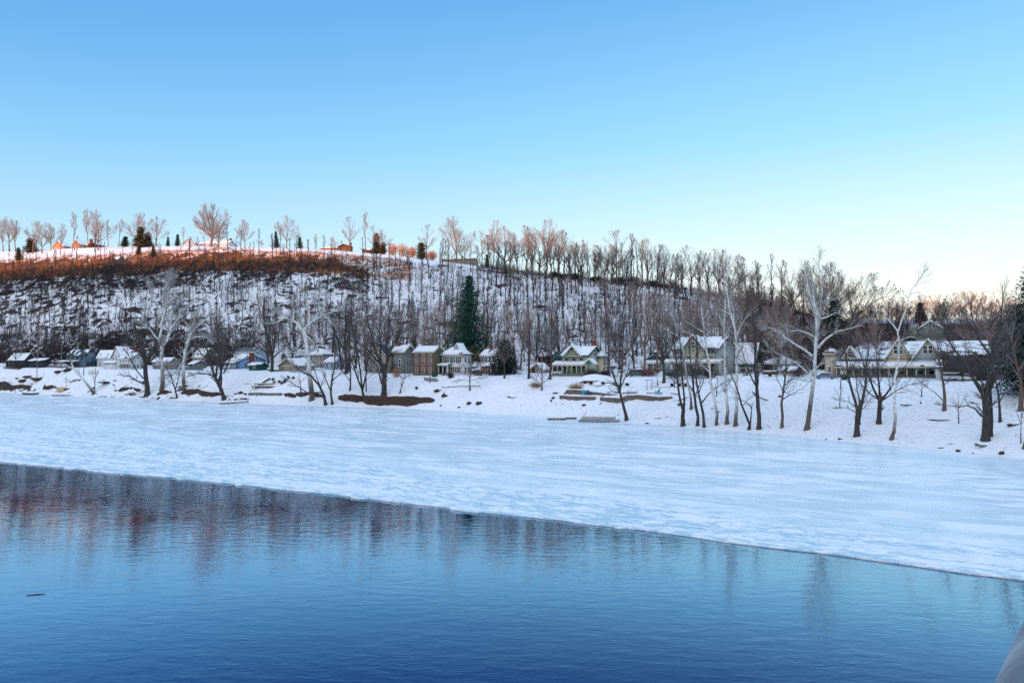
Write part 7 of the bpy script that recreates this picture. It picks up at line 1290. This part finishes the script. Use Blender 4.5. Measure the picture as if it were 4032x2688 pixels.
# ------------------------------------------------------------------ vehicles
CARG = 'vehicles parked by the river houses'
def vehicle(name, label, cat, px, Y, rz, col, prof_, L=4.8, Wd=1.85, roofsnow=True, bed=None, cabin=(.25, .8), z=None, group=CARG):
    """prof_: body side outline (x, z); cabin: glass outline list"""
    p = ground(px, Y) + Vector((0, 0, .02)) if z is None else Vector((xg(px, Y), Y, z)); root = empty(name, p, R(rz), label, cat, group); m_ = mat('paint_' + name + str(int(px)), col, .35, .06, 1, spec=.5)
    MB().prism(prof_[0], 'y', 0, Wd).build('body', m_, root); gl_ = prof_[1]
    MB().prism(gl_, 'y', .07, Wd - .07).build('windows', 'glass', root)
    rx = [q for q in gl_]; zt = max(q[1] for q in gl_); xs_ = [q[0] for q in gl_ if q[1] > zt - .05]; MB().box(min(xs_) - .05, max(xs_) + .05, .1, Wd - .1, zt + .003, zt + .07).build('roof', m_, root)
    if roofsnow: v, q = snow_slab((min(xs_), .15, zt + .073), (max(xs_), .15, zt + .073), (max(xs_), Wd - .15, zt + .073), (min(xs_), Wd - .15, zt + .073), .1, 1, 5, 4, np.random.default_rng(1), 0); mesh_np('snow', v, np.array(q), 'snow', root, True)
    pm = MB()
    for x_ in sorted(set([round(min(q[0] for q in gl_), 2), round(max(q[0] for q in gl_), 2)])): pass
    for xw in (.17 * L, .80 * L):
        for yw in (-.02, Wd - .2):
            w_ = MB().tube([(xw, yw, .34), (xw, yw + .22, .34)], [.34, .34], 14).build('wheel', mat('tyre', (.012, .012, .014), .9, .2, 3), root); MB().tube([(xw, yw - .01, .34), (xw, yw + .23, .34)], [.19, .19], 10).build('rim', mat('rim', (.35, .36, .38), .4, .1, 3), w_)
    for yh in (.1, Wd - .38): MB().box(L - .03, L + .02, yh, yh + .28, .62, .78).build('headlight', mat('lamp_glass', (.6, .62, .6), .2, .1, 3), root); MB().box(-.02, .03, yh, yh + .28, .65, .85).build('tail_light', mat('tail_red', (.35, .02, .02), .3, .1, 3), root)
    MB().box(.35 * L, .65 * L, -.03, -.004, .35, .42).build('sill', 'trim_dark', root)
TRUCK = ([(0, .4), (5.6, .4), (5.6, .95), (5.5, 1.05), (3.9, 1.15), (1.9, 1.15), (0, 1.1)], [(2.0, 1.153), (3.9, 1.153), (3.45, 1.75), (2.15, 1.75)])
SUV = ([(0, .35), (4.7, .35), (4.75, .8), (4.6, .98), (3.6, 1.08), (.1, 1.08), (0, .9)], [(.1, 1.083), (3.6, 1.083), (2.9, 1.65), (.35, 1.65)])
SEDAN = ([(0, .3), (4.6, .3), (4.65, .7), (4.5, .82), (3.5, .92), (.9, .95), (.05, .92), (0, .6)], [(.75, .953), (3.45, .923), (2.7, 1.38), (1.4, 1.38)])
vehicle('pickup_truck', 'white pickup truck parked behind the snow pile', 'truck', 2404, 208, -8, (.70, .71, .70), TRUCK, 5.6, 1.9)
vehicle('parked_van', 'dark green-grey van parked right of the white pickup', 'van', 2475, 206, -8, (.05, .08, .075), ([(0, .35), (5.0, .35), (5.05, .9), (4.8, 1.2), (4.1, 1.35), (.1, 1.35), (0, .9)], [(.1, 1.353), (4.1, 1.353), (3.5, 2.05), (.25, 2.05)]), 5.0, 1.95)
vehicle('parked_car', 'pale silver hatchback parked nearest the mansion porch', 'car', 3722, 153, -4, (.55, .57, .60), SUV, 4.7)
vehicle('parked_car', 'white sedan parked at the right end under the carport', 'car', 3776, 152, -4, (.66, .67, .68), SEDAN, 4.6)
vehicle('parked_car', 'snow-topped blue-grey car between the barn and the cream annex', 'car', 3210, 172, -20, (.12, .20, .32), SEDAN, 4.6)
# carport behind the cars
p = ground(3718, 160); root = empty('carport', p, R(-10), 'long low carport with snow-covered flat roof behind the white cars', 'carport')
MB().box(0, 12.5, 0, 5, 2.5, 2.75).build('roof', 'trim_dark', root); v, q = snow_slab((0, 0, 2.753), (12.5, 0, 2.753), (12.5, 5, 2.753), (0, 5, 2.753), .35, 1, 16, 6, np.random.default_rng(5), 0); mesh_np('snow', v, np.array(q), 'snow', root, True)
for i in range(5): MB().box(.2 + i * 3.0, .35 + i * 3.0, .1, .25, -.8, 2.497).build('post', 'trim_white', root)
MB().box(.1, 12.4, 4.8, 4.95, -.8, 2.495).build('back_wall', 'trim_white', root)
# covered red car near the barn
p = ground(3005, 190); root = empty('covered_trailer', p, R(-10), 'low maroon trailer with a snowy lid beside the green barn', 'trailer'); MB().hexa([(0, 0, .5), (3.6, 0, .5), (3.6, 1.8, .5), (0, 1.8, .5), (0, 0, 1.3), (3.6, 0, 1.3), (3.6, 1.8, 1.3), (0, 1.8, 1.3)]).build('body', 'w_maroon' if False else MATS['w_maroon'], root)
v, q = snow_slab((.05, .05, 1.3), (3.55, .05, 1.3), (3.55, 1.75, 1.3), (.05, 1.75, 1.3), .25, 1, 6, 4, np.random.default_rng(6), 0); mesh_np('snow', v, np.array(q), 'snow', root, True)
for yw in (0, 1.6): MB().tube([(1.8, yw, .32), (1.8, yw + .2, .32)], [.32, .32], 12).build('wheel', 'boat_dark', root)

# ------------------------------------------------------------------ fences, poles, bins, flag
def fence(name, label, px0, px1, Y0, Y1, h_, mat_, n=10, cat='fence', gap=.15):
    a, b_ = ground(px0, Y0), ground(px1, Y1); root = empty(name, a, 0, label, cat); d = b_ - a; L = d.length; ang = math.atan2(d.y, d.x)
    mb = MB(); k = int(L / .2)
    for i in range(k):
        f0, f1 = i / k, (i + .8) / k; q = [(d.x * f0, d.y * f0), (d.x * f1, d.y * f1)]; zz = [float(gz(a.x + d.x * f0, a.y + d.y * f0)) - a.z] * 2
        mb.hexa([(q[0][0], q[0][1], zz[0] - .2), (q[1][0], q[1][1], zz[1] - .2), (q[1][0], q[1][1] + .04, zz[1] - .2), (q[0][0], q[0][1] + .04, zz[0] - .2), (q[0][0], q[0][1], zz[0] + h_), (q[1][0], q[1][1], zz[1] + h_), (q[1][0], q[1][1] + .04, zz[1] + h_), (q[0][0], q[0][1] + .04, zz[0] + h_)])
    mb.build('boards', mat_, root)
    for i in range(n + 1): f = i / n; z0 = float(gz(a.x + d.x * f, a.y + d.y * f)) - a.z; MB().box(d.x * f - .07, d.x * f + .07, d.y * f + .043, d.y * f + .18, z0 - .4, z0 + h_ + .15).build('post', mat_, root)
fence('picket_fence', 'white board fence between the slate blue house and the white shed', 348, 384, 330, 327, 1.9, 'trim_white', 4)
fence('board_fence', 'long low grey fence right of the dark timber cabin', 170, 248, 366, 352, 1.0, 'timber_grey', 8)
fence('board_fence', 'grey board fence behind the white sycamores', 602, 716, 320, 312, 1.7, 'timber_grey', 10)
fence('board_fence', 'grey board fence in front of the olive house garage', 718, 800, 306, 300, 1.5, 'timber_grey', 8)
fence('wire_fence', 'low garden fence with thin posts beside the green shed', 1054, 1098, 285, 278, .7, 'timber_grey', 4)
fence('board_fence', 'low pale fence in front of the brick house', 1670, 1722, 240, 236, 1.1, 'timber_grey', 4)
fence('board_fence', 'low brown retaining fence in front of the shuttered house', 1740, 1890, 230, 222, .25, 'timber', 6)
def pole(px, Y, ty, label, arm=True):
    p = ground(px, Y); H = top_h(px, ty, Y, p.z); root = empty('utility_pole', p, 0, label, 'utility pole', 'utility poles along the river road'); MB().tube([(0, 0, -.5), (0, 0, H)], [.17, .12], 8).build('pole', 'timber_grey', root)
    if arm: MB().box(-1.1, 1.1, -.22, -.12, H - .9, H - .75).build('crossarm', 'timber_grey', root); MB().tube([(.5, -.35, H - 2.4), (.5, -.35, H - 1.5)], [.25, .25], 8).build('transformer', 'roof_grey', root)
pole(972, 300, 1352, 'pale utility pole with crossarm in front of the tall white house'); pole(146, 348, 1372, 'dark pole in front of the dark timber cabin', False); pole(241, 362, 1352, 'grey utility pole left of the slate blue house'); pole(1693, 236, 1395, 'thin reddish pole in front of the brick house', False); pole(330, 331, 1360, 'slim pole right of the slate blue house front', False)
p = ground(1715, 241); root = empty('utility_box', p, R(-31), 'dark green metal box between the brick house and the portico', 'box'); MB().box(-1.6, 0, 0, 1.2, -.8, 1.5).build('cabinet', 'roof_green', root); MB().box(-1.65, .05, -.05, 1.25, 1.503, 1.58).build('lid', 'roof_green', root)
p = place(784, 968); root = empty('flag_pole', p, R(-20), 'flagpole with a small red flag beside the tallest hilltop oak', 'flagpole'); MB().tube([(0, 0, -.5), (0, 0, 12.5)], [.07, .04], 7).build('pole', 'trim_white', root)
V = [(x_, .25 * math.sin(x_ * 2.2), 12.2 - z_ - x_ * .55) for z_ in (0, .45, .9, 1.3) for x_ in np.linspace(.05, 2.0, 9)]; fl = mesh_np('flag', np.array(V), np.array([(j * 9 + i, j * 9 + i + 1, (j + 1) * 9 + i + 1, (j + 1) * 9 + i) for j in range(3) for i in range(8)]), mat('flag_red', (.65, .06, .07), .8, .1, 1), root, True); fl.modifiers.new('t', 'SOLIDIFY').thickness = .02
# two garden posts near the green-trimmed house
for i, px_ in enumerate((2930, 2941)): 
    p = ground(px_, 196); o = MB().box(-.25, .25, -.25, .25, -.3, 1.0).box(-.32, .32, -.32, .32, 1.003, 1.12).build('gate_pillar', 'stone', None, loc=p); tag(o, ('left' if i == 0 else 'right') + ' of two short stone pillars beside the green-trimmed house', 'pillar', 'stone gate pillars')

# ------------------------------------------------------------------ the bridge underfoot: rail running towards the far bank
m, t, b = nodes_of('painted_steel'); n_ = noise_n(t, t.nodes.new('ShaderNodeTexCoord').outputs['Object'], 9, 5); n2 = noise_n(t, t.nodes.new('ShaderNodeTexCoord').outputs['Object'], 6, 3)
t.links.new(mix_n(t, range_n(t, math_n(t, 'ADD', math_n(t, 'MULTIPLY', n_, .4), math_n(t, 'MULTIPLY', n2, .6)), .42, .62), (.13, .155, .18), (.42, .46, .50)), b.inputs['Base Color']); b.inputs['Roughness'].default_value = .5; b.inputs['Metallic'].default_value = .2
az_ = R(40.5); u = Vector((math.sin(az_), math.cos(az_), 0)); rr2 = Vector((math.cos(az_), -math.sin(az_), 0))
q0 = Vector(pt(3890, 2688, .62)); r0 = .075
# centre line of the rail so that its near silhouette passes through q0
c0 = q0 + rr2 * r0 * 1.02 - Vector((0, 0, .02))
root = empty('bridge_railing', c0, math.pi / 2 - az_, 'grey painted steel bridge railing at the bottom right corner', 'railing')
MB().tube([(-2.0, 0, 0), (0, 0, 0), (9, 0, 0)], [r0, r0, r0], 40).build('top_rail', m, root, True)
for x_ in (-1.6, 1.9, 4.4, 6.9, 8.8): MB().tube([(x_, 0, -1.1), (x_, 0, -.05)], [.03, .03], 12).build('post', m, root, True)
MB().tube([(-2.0, 0, -.55), (9, 0, -.55)], [.025, .025], 12).build('lower_rail', m, root, True)
o = MB().box(-2.5, 9.5, -3.2, .15, -1.5, -1.102).build('bridge_deck', 'timber_grey', None, loc=c0); o.rotation_euler = (0, 0, math.pi / 2 - az_); tag(o, kind='structure')

# the spare originals of the copied trees are not part of the place
for o in set(protos): hide(o)
